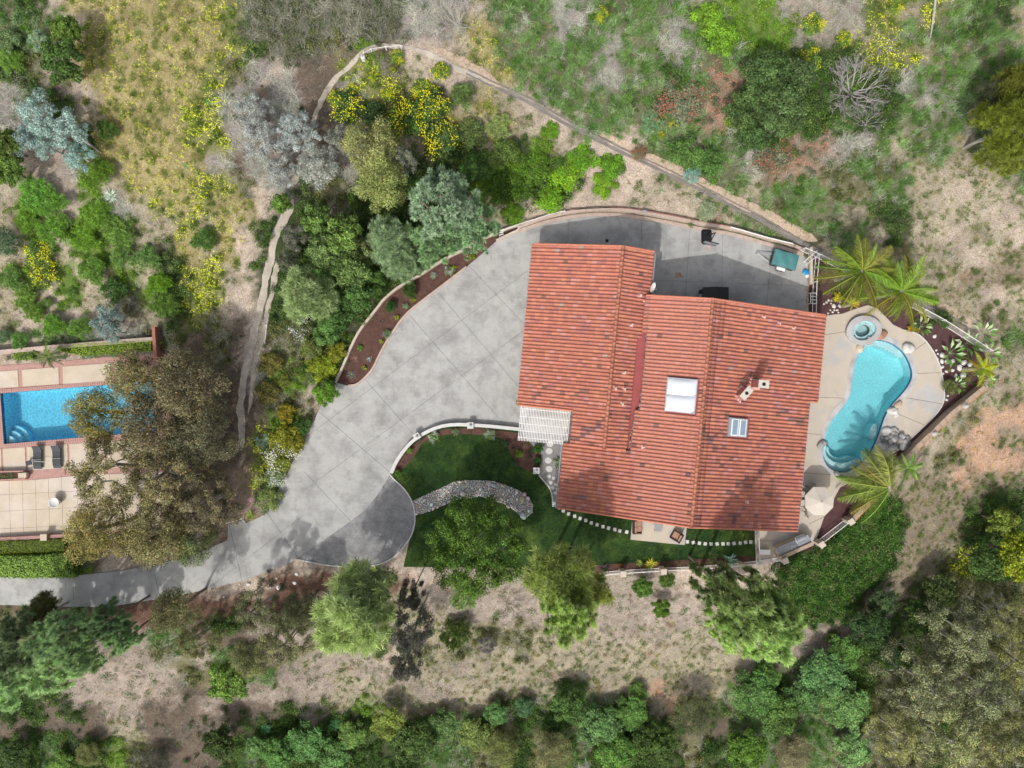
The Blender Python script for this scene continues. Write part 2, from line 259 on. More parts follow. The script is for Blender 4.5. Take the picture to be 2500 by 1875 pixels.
# ---------------------------------------------------------------- object helpers
def tag(o, label=None, cat=None, group=None, kind=None):
    if label: o['label'] = label
    if cat: o['category'] = cat
    if group: o['group'] = group
    if kind: o['kind'] = kind
    return o
def empty(name, loc=(0, 0, 0), label=None, cat=None, group=None, kind=None, rz=0):
    o = bpy.data.objects.new(name, None); o.empty_display_size = .3; C.objects.link(o); o.location = loc; o.rotation_euler = (0, 0, rz)
    return tag(o, label, cat, group, kind)
def link(name, me, parent=None, loc=(0, 0, 0), rot=(0, 0, 0), sc=(1, 1, 1), color=None):
    o = bpy.data.objects.new(name, me); C.objects.link(o); o.parent = parent; o.location = loc; o.rotation_euler = rot; o.scale = sc
    if color: o.color = (*color, 1)
    return o
class MB:
    """collects shapes in world coordinates; build() makes one mesh object"""
    def __init__(s): s.v = []; s.f = []; s.t = []; s.m = []; s.tint = (1, 1, 1); s.mi = 0
    def add(s, vs, fs):
        o = len(s.v); s.v += [tuple(p) for p in vs]
        for f in fs: s.f.append([i+o for i in f]); s.t.append(s.tint); s.m.append(s.mi)
        return s
    def box(s, c, size, rz=0, taper=1.0, tilt=None):
        x, y, z = size[0]/2, size[1]/2, size[2]/2; k = taper
        vs = [Vector(p) for p in ((-x, -y, -z), (x, -y, -z), (x, y, -z), (-x, y, -z), (-x*k, -y*k, z), (x*k, -y*k, z), (x*k, y*k, z), (-x*k, y*k, z))]
        Rm = Matrix.Rotation(rz, 3, 'Z')
        if tilt: Rm = Rm @ Matrix.Rotation(tilt[1], 3, tilt[0])
        return s.add([Rm @ p+Vector(c) for p in vs], [(3, 2, 1, 0), (4, 5, 6, 7), (0, 1, 5, 4), (1, 2, 6, 5), (2, 3, 7, 6), (3, 0, 4, 7)])
    def prism(s, poly, z0, z1, bottom=True):
        n = len(poly); ar = sum(poly[i][0]*poly[(i+1) % n][1]-poly[(i+1) % n][0]*poly[i][1] for i in range(n))
        p = list(poly) if ar > 0 else list(poly)[::-1]
        vs = [(q[0], q[1], z0) for q in p]+[(q[0], q[1], z1) for q in p]
        tr = tessellate_polygon([[Vector((q[0], q[1], 0)) for q in p]]); fs = []
        for a, b, c in tr:
            A, B, D = p[a], p[b], p[c]
            if (B[0]-A[0])*(D[1]-A[1])-(B[1]-A[1])*(D[0]-A[0]) < 0: a, b, c = a, c, b
            fs.append((a+n, b+n, c+n))
            if bottom: fs.append((a, c, b))
        fs += [(i, (i+1) % n, (i+1) % n+n, i+n) for i in range(n)]
        return s.add(vs, fs)
    def tube(s, pts, rad, n=6, cap=True):
        pts = [Vector(p) for p in pts]; vs = []; fs = []; rad = rad if hasattr(rad, '__len__') else [rad]*len(pts)
        for i, p in enumerate(pts):
            d = (pts[min(i+1, len(pts)-1)]-pts[max(i-1, 0)]).normalized(); a = d.orthogonal().normalized() if abs(d.z) < .98 else Vector((1, 0, 0)); a = (a-d*a.dot(d)).normalized(); b = d.cross(a)
            for k in range(n):
                q = 2*PI*k/n; vs.append(p+(a*math.cos(q)+b*math.sin(q))*rad[i])
        for i in range(len(pts)-1):
            for k in range(n): fs.append((i*n+k, i*n+(k+1) % n, (i+1)*n+(k+1) % n, (i+1)*n+k))
        if cap: fs.append(tuple(range(n))[::-1]); fs.append(tuple((len(pts)-1)*n+k for k in range(n)))
        return s.add(vs, fs)
    def lathe(s, c, prof, n=16):
        vs = []; fs = []
        for r, z in prof:
            for k in range(n): q = 2*PI*k/n; vs.append((c[0]+r*math.cos(q), c[1]+r*math.sin(q), c[2]+z))
        for i in range(len(prof)-1):
            for k in range(n): fs.append((i*n+k, i*n+(k+1) % n, (i+1)*n+(k+1) % n, (i+1)*n+k))
        return s.add(vs, fs)
    def rock(s, c, r, seed=0, n=9, m=6, flat=.6):
        rd = random.Random(seed); ph = [rd.uniform(0, 6.3) for _ in range(6)]; st = rd.uniform(.75, 1.0); ro = rd.uniform(0, PI); vs = []; fs = []
        for i in range(m+1):
            th = PI*i/m
            for k in range(n):
                q = 2*PI*k/n; rr = r*(1+.12*math.sin(2*q+ph[0])*math.sin(th)+.09*math.sin(3*q+ph[1]+th*2)+.07*math.sin(5*q+ph[2]-th*3))
                x = rr*math.sin(th)**.8*math.cos(q); y = rr*st*math.sin(th)**.8*math.sin(q); z = rr*flat*math.cos(th)
                vs.append((c[0]+x*math.cos(ro)-y*math.sin(ro), c[1]+x*math.sin(ro)+y*math.cos(ro), c[2]+z))
        for i in range(m):
            for k in range(n): fs.append((i*n+k, (i+1)*n+k, (i+1)*n+(k+1) % n, i*n+(k+1) % n))
        return s.add(vs, fs)
    def mesh(s, name, mats, off=(0, 0, 0), smoothf=False):
        me = bpy.data.meshes.new(name); me.from_pydata([(p[0]-off[0], p[1]-off[1], p[2]-off[2]) for p in s.v], [], s.f)
        mats = mats if isinstance(mats, (list, tuple)) else [mats]
        for m in mats: me.materials.append(m)
        if len(mats) > 1: me.polygons.foreach_set('material_index', s.m)
        if any(t != (1, 1, 1) for t in s.t):
            a = me.color_attributes.new('tint', 'FLOAT_COLOR', 'CORNER'); buf = []
            for f, t in zip(s.f, s.t): buf += [t[0], t[1], t[2], 1]*len(f)
            a.data.foreach_set('color', buf)
        if smoothf: me.polygons.foreach_set('use_smooth', [True]*len(s.f))
        me.update(); return me
    def build(s, name, mats, parent=None, smoothf=False, **k):
        off = tuple(parent.matrix_local.translation) if parent else (0, 0, 0)
        if parent:
            off = Vector(parent.location); q = parent.parent
            while q: off = off+Vector(q.location); q = q.parent
        o = link(name, s.mesh(name, mats, off, smoothf), parent); return tag(o, **k)
def offset_line(pts, d):
    """polyline moved sideways to the left by d, mitred"""
    o = []; n = len(pts)
    for i in range(n):
        a = Vector(pts[max(i-1, 0)][:2]); b = Vector(pts[i][:2]); c = Vector(pts[min(i+1, n-1)][:2])
        t = ((b-a).normalized() if i else Vector((0, 0)))+((c-b).normalized() if i < n-1 else Vector((0, 0))); t.normalize()
        o.append((b.x-t.y*d, b.y+t.x*d))
    return o
def ribbon(mb, pts, width, z0, z1, zf=None, sub=0):
    if sub: pts = smooth(pts, sub, False)
    A = offset_line(pts, width/2); B = offset_line(pts, -width/2); n = len(pts)
    zz = [float(zf(*p[:2])) if zf else 0.0 for p in pts]; vs = []; fs = []
    for i in range(n): vs += [(*A[i], z0+zz[i]), (*B[i], z0+zz[i]), (*B[i], z1+zz[i]), (*A[i], z1+zz[i])]
    for i in range(n-1):
        k = i*4; fs += [(k+3, k+2, k+6, k+7), (k+1, k+0, k+4, k+5), (k+0, k+3, k+7, k+4), (k+2, k+1, k+5, k+6)]
    fs += [(0, 1, 2, 3), ((n-1)*4+3, (n-1)*4+2, (n-1)*4+1, (n-1)*4)]
    return mb.add(vs, fs)
def slab(piece, loops, cuts, z, thick, material, parent, gap=.022, tags=None):
    """cut a paved outline (with holes) into its panels; cuts: (p, q, region or None) in world xy; each panel is an object"""
    bm = bmesh.new(); flat = [Vector((x, y, 0)) for lp in loops for x, y in lp]
    tv = [bm.verts.new(p) for p in flat]
    for a, b, c in tessellate_polygon([[Vector((x, y, 0)) for x, y in lp] for lp in loops]):
        try: bm.faces.new((tv[a], tv[b], tv[c]))
        except ValueError: pass
    bmesh.ops.recalc_face_normals(bm, faces=bm.faces)
    for p, q, reg in cuts:
        p = Vector((*p, 0)); q = Vector((*q, 0)); n = Vector((-(q-p).y, (q-p).x, 0)).normalized(); g = gap if reg != 'seam' else 0.0
        for off in ((-g/2, g/2) if g else (0,)):
            fs = [f for f in bm.faces if not callable(reg) or reg(f.calc_center_median())]
            ge = set(); [ge.update(f.verts) or ge.update(f.edges) for f in fs]
            bmesh.ops.bisect_plane(bm, geom=list(ge)+fs, plane_co=p+n*off, plane_no=n)
    groups = {}
    for f in bm.faces:
        c = f.calc_center_median(); key = []; drop = False
        for p, q, reg in cuts:
            if callable(reg) and not reg(c): key.append(2); continue
            p = Vector((*p, 0)); q = Vector((*q, 0)); n = Vector((-(q-p).y, (q-p).x, 0)).normalized(); d = (c-p).dot(n)
            if reg != 'seam' and abs(d) < gap/2: drop = True; break
            key.append(d > 0)
        if not drop: groups.setdefault(tuple(key), []).append(f)
    out = []
    for key, fs in groups.items():
        if sum(f.calc_area() for f in fs) < .02: continue
        mb = MB(); idx = {}; vs = []
        for f in fs:
            for v in f.verts:
                if v not in idx: idx[v] = len(vs); vs.append((v.co.x, v.co.y, z))
        n = len(vs); vs2 = vs+[(x, y, z-thick) for x, y, _ in vs]; faces = []; cnt = {}
        for f in fs:
            vv = [idx[v] for v in f.verts]
            if f.normal.z < 0: vv = vv[::-1]
            faces.append(tuple(vv))
            for i in range(len(vv)): e = (vv[i], vv[(i+1) % len(vv)]); cnt[e] = 1
        for a, b in list(cnt):
            if (b, a) not in cnt: faces.append((b, a, a+n, b+n))
        mb.add(vs2, faces); out.append(mb.build(piece, material, parent))
        if tags: tag(out[-1], **tags)
    bm.free(); return out
def sheet(name, loops, z, material, parent=None, **k):
    return slab_one(name, loops, z, .02, material, parent, **k)
def slab_one(name, loops, z, thick, material, parent=None, **k):
    vs = [(x, y, z) for lp in loops for x, y in lp]; n = len(vs); vs += [(x, y, z-thick) for x, y, _ in vs]; fs = []
    for a, b, c in tessellate_polygon([[Vector((x, y, 0)) for x, y in lp] for lp in loops]):
        A, B, D = vs[a], vs[b], vs[c]
        if (B[0]-A[0])*(D[1]-A[1])-(B[1]-A[1])*(D[0]-A[0]) < 0: b, c = c, b
        fs.append((a, b, c))
    o = 0
    for lp in loops:
        m = len(lp); ar = sum(lp[i][0]*lp[(i+1) % m][1]-lp[(i+1) % m][0]*lp[i][1] for i in range(m))
        for i in range(m):
            a, b = o+i, o+(i+1) % m
            fs.append((b, a, a+n, b+n))
        o += m
    mb = MB(); mb.add(vs, fs); return mb.build(name, material, parent, **k)
# ---------------------------------------------------------------- terrain, one sheet to the horizon
ROWS = '''
gsgg.ddddd dddSSSSSSS sssdggggym ggsslssssS ssyygmgggg
gmgG.ddddd ddySSSSSSS sssmgggsgg gggmlllRRR RyymyggGmg
lmggg.dddd ddyySSSS.. .smdgggsgg ggsgglllRR RyygggGgmg
lgGg.ddddd ddyo..bmlb ..mdgggggs ggsgggllGG Gyyymggggg
.mGo.ddddd dyos.bbyyo m..mdggggs ggGgrrgGGG Gssssggggg
..sGb.dddd dyss.GyGyy oomdm.gggg ggGgrrRGGG sssssgggGG
bsssGmdddd ydsssoooyy oodmdm..gg ggggrlGGGG ssssggggoo
GsssbGdddd ydssssooby mGGmmGlm.. .gGgggsGrr ssgmmmmgoo
GG..sGdddd dsssssooob GGGllGGG.. ..gGggsrrr ooommmmmgG
.gg..Gmddd yyo.sGooGG GGGllGGG.. .m..gmsmmo oomgmm.mmg
.gG..Gsmyd ydd.GGoGGG GGGmm..... ....mmmmmg mmmgmmmm.m
ggG.GGGmmy md.GGGGGGG GGGG...... ...m.mmmmm mmmmmm.mm.
ggG.GGgmGd md.GGGGGGG GGbb...... ......m.mm mmmmmmm.mk
gGgG.gGmGy ym.GGGGGGG bb........ ......b... mm.mmmmkkk
gg.GggoGGy y..GGGGGGb .......... .......... .b...mkm.m
m.g..sgmGy o..oGGGGb. .......... .......... ......mmkm
m.ggsssoob ob.oolGb.. .......... .......... .....bb.mg
....ggssob ob.smoGb.. .......... .......... ......bbmm
......bbbb bbsooGG... .......... .......... ......b.mm
....bbbbbb bbboo..... .......... .......... .......mmk
..bbbbbbbb bbbyyo.... .......... .......... ......mocc
....bbbbbb bbyyy..... .......... .......... ......mcck
...bbbbbbb bbyyy..... .......... .......... ....bmokcc
....bbbbbb bpyg...... .......... .......... ..bmmkkckk
....bbbbbb bppg...... .......... .......... ..GmkkkkkG
....bbbbbb bpp....... .......... .......... oGGkkkkkGG
llllbbbbbb b......... .......... .......... GiiikkkkGG
llllb..... .......... .......... ........ii iiiikkkmyG
.......... ...MMMMMMM ..,,,,,.,, ,,,.....ii iiiikkkoyG
bMbMbMMMMM MMMMMb,,mm ,,,,,,,,,, ,,,,,,,.ii iii,kkGGoo
oobggMMMbb GG,oooGG,m mm,,,,,,., ,,,,,,,,,i iii,,GGGoo
gggg,c,ggb bb,,,m,GG, mmmooommmm ,m,mm,,,,, ,,,,GGGGoo
ggg,c,cooc gG,,m,,,mm omommommmm mmmmmmm,,, ,,GGGGGooo
gg,,c,ccoo ggg,,,m,,, mm,mmmmmmm mmmmmmkggg ggGGGGoooo
GG,c,,,,bb ,,,,,,mmmm ,,mmmmmGgm mmcmmmggGg ggGGoooooo
GbGb,,bbb, bbbG,mmlmm mmmmoGgggg gGmcGGgGGG gggooooooo
bbbbmmbbbb bGGGmGGGGm gggGoGGGgG GGGGbbgggo gggGoooooo
GgGGlobbbb GgGGGGGGGG gggooGoGgG oGGGoGgggo ggooooooGo
'''.strip().split('\n')
GRID = np.array([[c for c in (r.replace(' ', '')+'.'*50)[:50]] for r in ROWS])
GC = {'.': (.42, .345, .275), ',': (.30, .25, .205), 'c': (.42, .275, .19), 'd': (.29, .245, .12), 'y': (.19, .19, .075), 'g': (.12, .125, .07), 'G': (.055, .07, .03), 'l': (.13, .19, .045),
      's': (.28, .25, .23), 'S': (.14, .13, .10), 'o': (.15, .145, .075), 'r': (.24, .17, .12), 'R': (.29, .25, .2), 'm': (.31, .27, .195), 'i': (.05, .065, .03), 'b': (.13, .10, .075), 'k': (.23, .19, .135), 'p': (.3, .22, .17), 'M': (.12, .07, .05)}
def plot(r, c0, *runs):
    """correct one row of the survey from column c0: (kind, squares) runs"""
    for ch, n in runs: GRID[r, c0:c0+n] = ch; c0 += n
plot(2, 13, ('S', 7), ('s', 2), ('m', 1)); plot(3, 12, ('y', 1), ('G', 1), ('S', 2), ('o', 1), ('b', 1))
plot(4, 40, ('g', 1), ('G', 2), ('s', 1), ('g', 2)); plot(5, 40, ('G', 3), ('g', 1), ('s', 1), ('g', 1)); plot(6, 40, ('g', 1), ('G', 2), ('g', 1), ('s', 1), ('g', 1))
for r_ in (5, 6, 7): plot(r_, 11, ('y', 1), ('s', 1), ('b', 1), ('s', 1), ('b', 2), ('s', 1))
plot(8, 11, ('s', 1), ('b', 1), ('s', 1), ('b', 1), ('s', 1), ('b', 1), ('s', 1))
for r_ in range(8, 16):
    row = GRID[r_, :8]; big_ = row == 'G'; small_ = row == 'g'; row[big_] = 'l'; row[small_] = 'm'
plot(7, 32, ('g', 1), ('m', 1)); plot(8, 34, ('g', 2)); plot(8, 40, ('o', 1), ('g', 1), ('o', 1), ('g', 1)); plot(9, 36, ('g', 1), ('m', 1), ('g', 2), ('o', 2), ('g', 2)); plot(10, 38, ('g', 1), ('m', 1), ('g', 1), ('m', 1), ('G', 2)); plot(11, 41, ('g', 1), ('m', 1), ('G', 1))
for r_ in (6, 7): plot(r_, 44, ('g', 2))
plot(7, 31, ('g', 2)); plot(8, 33, ('g', 3)); plot(9, 33, ('m', 1), ('g', 2), ('m', 1), ('g', 2)); plot(10, 34, ('m', 2), ('g', 1), ('o', 1), ('g', 3)); plot(11, 36, ('m', 1), ('g', 1), ('m', 1), ('g', 3)); plot(12, 39, ('g', 1), ('m', 1), ('g', 1))
west = GRID[28:36, :14]; west[west == 'c'] = ','
for r_, k_ in ((17, 'o'), (18, 'l'), (19, 'o'), (20, 'l')): plot(r_, 13, (k_, 2))
for r_ in (13, 14, 15): plot(r_, 13, ('G', 3))
def gtype(x, y, jit=1.0):
    """the kind of ground at a place: the survey grid of 1.8 m squares with its edges worn"""
    u = np.asarray(x)*28+1250; v = 937.5-np.asarray(y)*28
    u = u+jit*(24*wob(x, y, 1.1, 5)+14*wob(x, y, .45, 17)); v = v+jit*(24*wob(x, y, 1.2, 22)+14*wob(x, y, .5, 30))
    return GRID[np.clip((v//50).astype(int), 0, 37), np.clip((u//50).astype(int), 0, 49)]
def axis(lo, hi, st, far):
    c = np.arange(lo, hi+1e-6, st); o = [c[0]]; s = st
    while o[-1] > -far: s *= 1.35; o.append(o[-1]-s)
    e = [c[-1]]; s = st
    while e[-1] < far: s *= 1.35; e.append(e[-1]+s)
    return np.concatenate([np.array(o[1:])[::-1], c, np.array(e[1:])])
AX = axis(-50, 50, .3, 900); AY = axis(-38, 38, .3, 900)
X, Y = np.meshgrid(AX, AY); Z = np.where((abs(X) < 61) & (abs(Y) < 49), hz(X, Y), terr(X, Y))
POOLXY = px(POOL); NPOOLXY = px(NPOOL); SPAXY = [(W(2104, 809)[0]+1.0*math.cos(t), W(2104, 809)[1]+1.0*math.sin(t)) for t in np.linspace(0, 6.28, 14)[:-1]]
for pl in (POOLXY, NPOOLXY, SPAXY):
    Z = np.where(pip(pl, X, Y) | (pdist(pl, X, Y) < .35), -3.2, Z)
cols = np.zeros(X.shape+(3,)); tot = np.zeros(X.shape)
for k in range(5):                                   # five jittered looks at the grid give worn, uneven edges
    jx, jy = rng.uniform(-.45, .45, (2,)+X.shape)
    T = gtype(X+jx, Y+jy)
    for ch, c in GC.items(): cols[T == ch] += np.array(c)
cols /= 5
cols *= (1+.14*wob(X, Y, 2.2, 8)+.10*wob(X, Y, .8, 25))[..., None]
nx, ny = len(AX), len(AY)
vs = np.stack([X, Y, Z], -1).reshape(-1, 3)
ii = np.arange(nx*ny).reshape(ny, nx); q = np.stack([ii[:-1, :-1], ii[:-1, 1:], ii[1:, 1:], ii[1:, :-1]], -1).reshape(-1, 4)
def np_mesh(name, verts, quads, mats, tint=None, smoothf=False, per=4):
    me = bpy.data.meshes.new(name); me.vertices.add(len(verts)); me.vertices.foreach_set('co', np.ascontiguousarray(verts, dtype=np.float32).ravel())
    me.loops.add(quads.size); me.loops.foreach_set('vertex_index', quads.ravel().astype(np.int32))
    me.polygons.add(len(quads)); me.polygons.foreach_set('loop_start', (np.arange(len(quads))*per).astype(np.int32)); me.polygons.foreach_set('loop_total', np.full(len(quads), per, np.int32))
    if smoothf: me.polygons.foreach_set('use_smooth', np.ones(len(quads), bool))
    if tint is not None:
        a = me.color_attributes.new('tint', 'FLOAT_COLOR', 'POINT'); a.data.foreach_set('color', np.concatenate([tint, np.ones((len(tint), 1))], 1).astype(np.float32).ravel())
    for m in (mats if isinstance(mats, (list, tuple)) else [mats]): me.materials.append(m)
    me.update(calc_edges=True); me.validate(); return me
M['ground'] = mat('hillside_soil', (1, 1, 1), .95, .14, 1.3, .30, 14, .05, 9, tint='geo', spec=.1)
def litter(m):
    """twigs and crumbs on the soil: fine light and dark specks of colour"""
    t = m.node_tree; b = t.nodes['Principled BSDF']; ln = t.links.new; src = b.inputs['Base Color'].links[0].from_socket; tc = nd(t, 'ShaderNodeTexCoord')
    for sc, lo, hi, a0, a1 in ((9, .52, .64, 1, .45), (17, .56, .66, 1, 1.6), (3.2, .48, .62, 1, .78), (5, .56, .64, 1, 1.25)):
        n = nd(t, 'ShaderNodeTexNoise'); n.inputs['Scale'].default_value = sc; n.inputs['Detail'].default_value = 6; n.inputs['Roughness'].default_value = .75; n.inputs['Distortion'].default_value = .8; ln(tc.outputs['Object'], n.inputs[0])
        mr = nd(t, 'ShaderNodeMapRange'); mr.inputs[1].default_value = lo; mr.inputs[2].default_value = hi; mr.inputs[3].default_value = a0; mr.inputs[4].default_value = a1; ln(n.outputs[0], mr.inputs[0])
        s = nd(t, 'ShaderNodeVectorMath', operation='SCALE'); ln(src, s.inputs[0]); ln(mr.outputs[0], s.inputs['Scale']); src = s.outputs[0]
    ln(src, b.inputs['Base Color'])
litter(M['ground'])
tag(link('ground', np_mesh('ground', vs, q, M['ground'], cols.reshape(-1, 3), True)), kind='structure')

# ---------------------------------------------------------------- paving
def P2(*pts): return [tuple(W(u, v)[:2]) for u, v in pts]
def cut(u1, v1, u2, v2, reg=None):
    a, b = P2((u1, v1), (u2, v2)); return (a, b, reg)
def rg(u0, u1, v0=-9e9, v1=9e9):
    x0, x1, y0, y1 = (u0-1250)/28, (u1-1250)/28, (937.5-v1)/28, (937.5-v0)/28
    return lambda c: x0 < c.x < x1 and y0 < c.y < y1
XY = {k: px(v) for k, v in dict(drive=DRIVE, apron=APRON, lawn=LAWN, deck=DECK, npatio=NPATIO, eastbed=EASTBED, planter=PLANTER, creek=CREEK).items()}
drv = slab_one('driveway', [XY['drive']], .015, .4, M['base'], kind='structure')
mainr, lane, court = rg(742, 1290), rg(-9e9, 742), rg(1290, 9e9)
cuts = [cut(742, 0, 742, 10, 'seam'), cut(1290, 0, 1290, 10, 'seam'),
        cut(800, 1023, 952, 1152, mainr), cut(895, 930, 1009, 1060, mainr), cut(800, 1155, 1250, 828, mainr), cut(723, 1130, 850, 1265, mainr),
        cut(1147, 652, 1250, 760, mainr), cut(1025, 798, 1117, 904, mainr), cut(1074, 720, 1188, 853, mainr), cut(944, 920, 1250, 690, mainr),
        cut(666, 1315, 733, 1263, lane), cut(690, 1306, 728, 1362, lane), cut(574, 1340, 590, 1410, lane), cut(370, 1370, 392, 1460, lane), cut(180, 1390, 180, 1480, lane), cut(-60, 1390, -60, 1480, lane),
        cut(1565, 535, 1567, 600, court), cut(1681, 600, 1673, 725, court), cut(1600, 684, 1673, 687, court), cut(1877, 680, 1870, 750, court), cut(1390, 520, 1385, 600, court), cut(1764, 560, 1762, 700, court)]
slab('concrete_panel', [XY['drive']], cuts, .065, .1, M['drive'], drv)
apr = slab_one('turnout', [XY['apron']], .055, .4, M['asphalt'], kind='structure')
ribbon(mb := MB(), smooth(P2((952, 1158), (963, 1171), (984, 1189), (1001, 1212), (1010, 1235), (1014, 1262), (1011, 1290), (1001, 1315), (974, 1350), (948, 1369), (916, 1380), (869, 1384), (822, 1382), (777, 1376), (727, 1365)), 1, False), .09, -.1, .12)
mb.build('kerb', M['wallwhite'], None, kind='structure')
# grass, beds, gravel
slab_one('lawn', [XY['lawn']], .012, .3, M['lawn'], kind='structure')
slab_one('planting_bed', [XY['planter']], .03, .3, M['mulch'], kind='structure')
WALLBED = [(975, 1126), (1000, 1093), (1024, 1076), (1048, 1060), (1085, 1048), (1158, 1044), (1265, 1057), (1325, 1085), (1322, 1120), (1316, 1155), (1290, 1150), (1262, 1135), (1248, 1110), (1238, 1085), (1225, 1070), (1180, 1062), (1110, 1058), (1060, 1068), (1030, 1083), (1020, 1100), (1003, 1125), (985, 1142), (965, 1158), (962, 1146)]
slab_one('planting_bed', [px(WALLBED)], .03, .3, M['mulch'], kind='structure')
slab_one('planting_bed', [P2((1395, 1384), (1480, 1378), (1610, 1371), (1840, 1357), (1845, 1376), (1700, 1385), (1480, 1399), (1395, 1399))], .03, .3, M['mulch'], kind='structure')
slab_one('gravel_yard', [P2((1268, 1052), (1400, 1060), (1395, 1100), (1378, 1100), (1366, 1245), (1350, 1236), (1347, 1196), (1330, 1178), (1316, 1160), (1322, 1110))], .045, .3, M['gravel'], kind='structure')
ribbon(mb := MB(), P2((1316, 1160), (1330, 1177), (1343, 1192), (1348, 1210), (1350, 1237)), .1, -.1, .1, sub=1); mb.build('kerb', M['wallwhite'], None, kind='structure')
RN = ['half under the pergola edge', 'second below the pergola', 'left of the white flowers', 'nearest the square pavers']
for i, (u, v) in enumerate([(1343, 1084), (1340.5, 1101), (1338.3, 1124), (1340.5, 1144.6)]):
    c = W(u, v); rr = .29
    tag(MB().prism([(c.x+rr*(1+.1*math.sin(t*2+i))*math.cos(t), c.y+rr*.95*math.sin(t)) for t in np.linspace(0, 6.283, 15)[:-1]], 0, .075).build('stepping_stone', M['wallwhite']), 'round pale stepping stone, '+RN[i], 'stepping stone', 'round stepping stones below the pergola')
SQ = [(1341, 1163, .2), (1352, 1167, .1), (1344.6, 1178.5, -.1), (1356.8, 1182.6, .4), (1350, 1191, .6), (1361, 1194, .5), (1357, 1203, .5), (1354.6, 1229, 0)]
for i, (u, v, r) in enumerate(SQ):
    o = MB().box(W(u, v, .05), (.27, .27, .07), r).build('square_paver', M['wallwhite'])
    tag(o, 'square white paver, '+['top left of the staggered cluster on the gravel', 'top right of the staggered cluster on the gravel', 'second row left on the gravel by the lawn corner', 'second row right on the gravel near the roof', 'middle one of the staggered cluster on the gravel', 'half hidden at the roof edge on the gravel', 'lowest of the staggered cluster on the gravel', 'alone at the bottom tip of the gravel strip'][i], 'paver', 'square pavers on the gravel')
def lawn_pavers(lst, where, grp):
    for i, (u, v) in enumerate(lst):
        n = ['first', 'second', 'third', 'fourth', 'fifth', 'sixth', 'seventh', 'eighth', 'ninth', 'tenth', 'eleventh', 'twelfth'][i]
        tag(MB().box(W(u, v, .03), (.27, .29, .07), random.uniform(-.3, .3)).build('lawn_paver', M['wallwhite']), f'small white lawn paver, {n} from the left {where}', 'paver', grp)
lawn_pavers([(1375, 1247), (1388.5, 1254.5), (1403, 1260), (1416, 1265.6), (1430, 1270.5), (1443.6, 1276.5), (1457.7, 1281), (1472, 1285.7), (1485.6, 1289), (1501, 1292.7), (1513, 1296), (1530, 1298.7)], 'in the row running to the lounge patio', 'lawn pavers left of the patio')
lawn_pavers([(1678, 1322.6), (1692.8, 1324.5), (1707.4, 1326), (1721.5, 1327.5), (1736, 1328), (1750.8, 1327.7), (1765, 1327.7), (1778, 1327.7), (1791.8, 1326.6), (1806.7, 1325.8), (1820, 1324), (1833, 1323)], 'in the row between patio and barbecue gate', 'lawn pavers right of the patio')
slab_one('patio', [P2((1546, 1235), (1539, 1317), (1671, 1330), (1679, 1260))], .1, .3, M['deckc'], kind='structure')
# dry creek bed
crk = slab_one('creek_bed', [XY['creek']], .03, .3, M['gravel'], kind='structure')
cp = XY['creek']; xs = [p[0] for p in cp]; ys = [p[1] for p in cp]
SC = [(.60, .59, .56), (.66, .64, .6), (.5, .49, .47), (.60, .52, .41), (.52, .42, .33), (.72, .7, .66), (.42, .41, .4), (.64, .58, .5)]
big = [(1194, 1180, 8), (1206, 1185, 7), (1277, 1259, 9), (1275, 1218, 8), (1280, 1207, 5.5), (1130, 1205, 7), (1123, 1214, 5), (1054, 1231, 6), (1085, 1228, 6), (1262, 1200, 6), (1289, 1216, 5), (1058, 1241, 5), (1068, 1238, 4), (1240, 1236, 5), (1017, 1254, 4), (1098, 1224, 5)]
placed = []; small = []
for u, v, r in big: c = W(u, v); placed.append((c.x, c.y, r/28))
tries = 0
while tries < 26000 and len(placed) < 1500:
    tries += 1; x, y = random.uniform(min(xs), max(xs)), random.uniform(min(ys), max(ys)); r = random.choice([.13, .11, .09, .08, .07, .06, .055])*random.uniform(.85, 1.15)
    if tries > 12000: r = .055
    if not pip(cp, x, y) or pdist(cp, x, y) < r*.4: continue
    if any((x-a)**2+(y-b)**2 < ((r+c)*.86)**2 for a, b, c in placed): continue
    placed.append((x, y, r))
placed.sort(key=lambda p: -p[2]); stuffm = MB()
for i, (x, y, r) in enumerate(placed):
    mb = MB() if i < 290 else stuffm; mb.tint = tuple(c*random.uniform(.85, 1.15) for c in random.choice(SC))
    mb.rock((x, y, .04+r*.35), r, i, 7, 4, .6)
    if i < 290: mb.build('stone', M['stone'], crk, smoothf=True)
stuffm.build('pebbles', M['stone'], crk, smoothf=True, kind='stuff')

# paths: the old concrete drain and the trodden strip beside it, following the hill
def rough(mb, pts, wd):
    """a strip whose broken edges wander, laid on the hill"""
    q = []
    for a, b in zip(pts, pts[1:]):
        k = max(1, int(math.dist(a, b)/.22)); q += [(a[0]+(b[0]-a[0])*i/k, a[1]+(b[1]-a[1])*i/k) for i in range(k)]
    n = len(q); A = offset_line(q, 1); vs = []; fs = []; wl = wr = wd/2
    for i in range(n):
        wl += random.uniform(-.06, .06)+(wd/2-wl)*.25; wr += random.uniform(-.06, .06)+(wd/2-wr)*.25; e_ = min(1, (i+1)/4, (n-i)/4); dx, dy = A[i][0]-q[i][0], A[i][1]-q[i][1]
        for s in (wl*e_, -wr*e_): x, y = q[i][0]+dx*s, q[i][1]+dy*s; vs += [(x, y, float(hz(x, y))+.045), (x, y, float(hz(x, y))-.2)]
    for i in range(n-1): o = i*4; fs += [(o, o+2, o+6, o+4), (o+1, o, o+4, o+5), (o+2, o+3, o+7, o+6)]
    return mb.add(vs, fs)
def gpath(pts): return [tuple(G(u, v)[:2]) for u, v in pts]
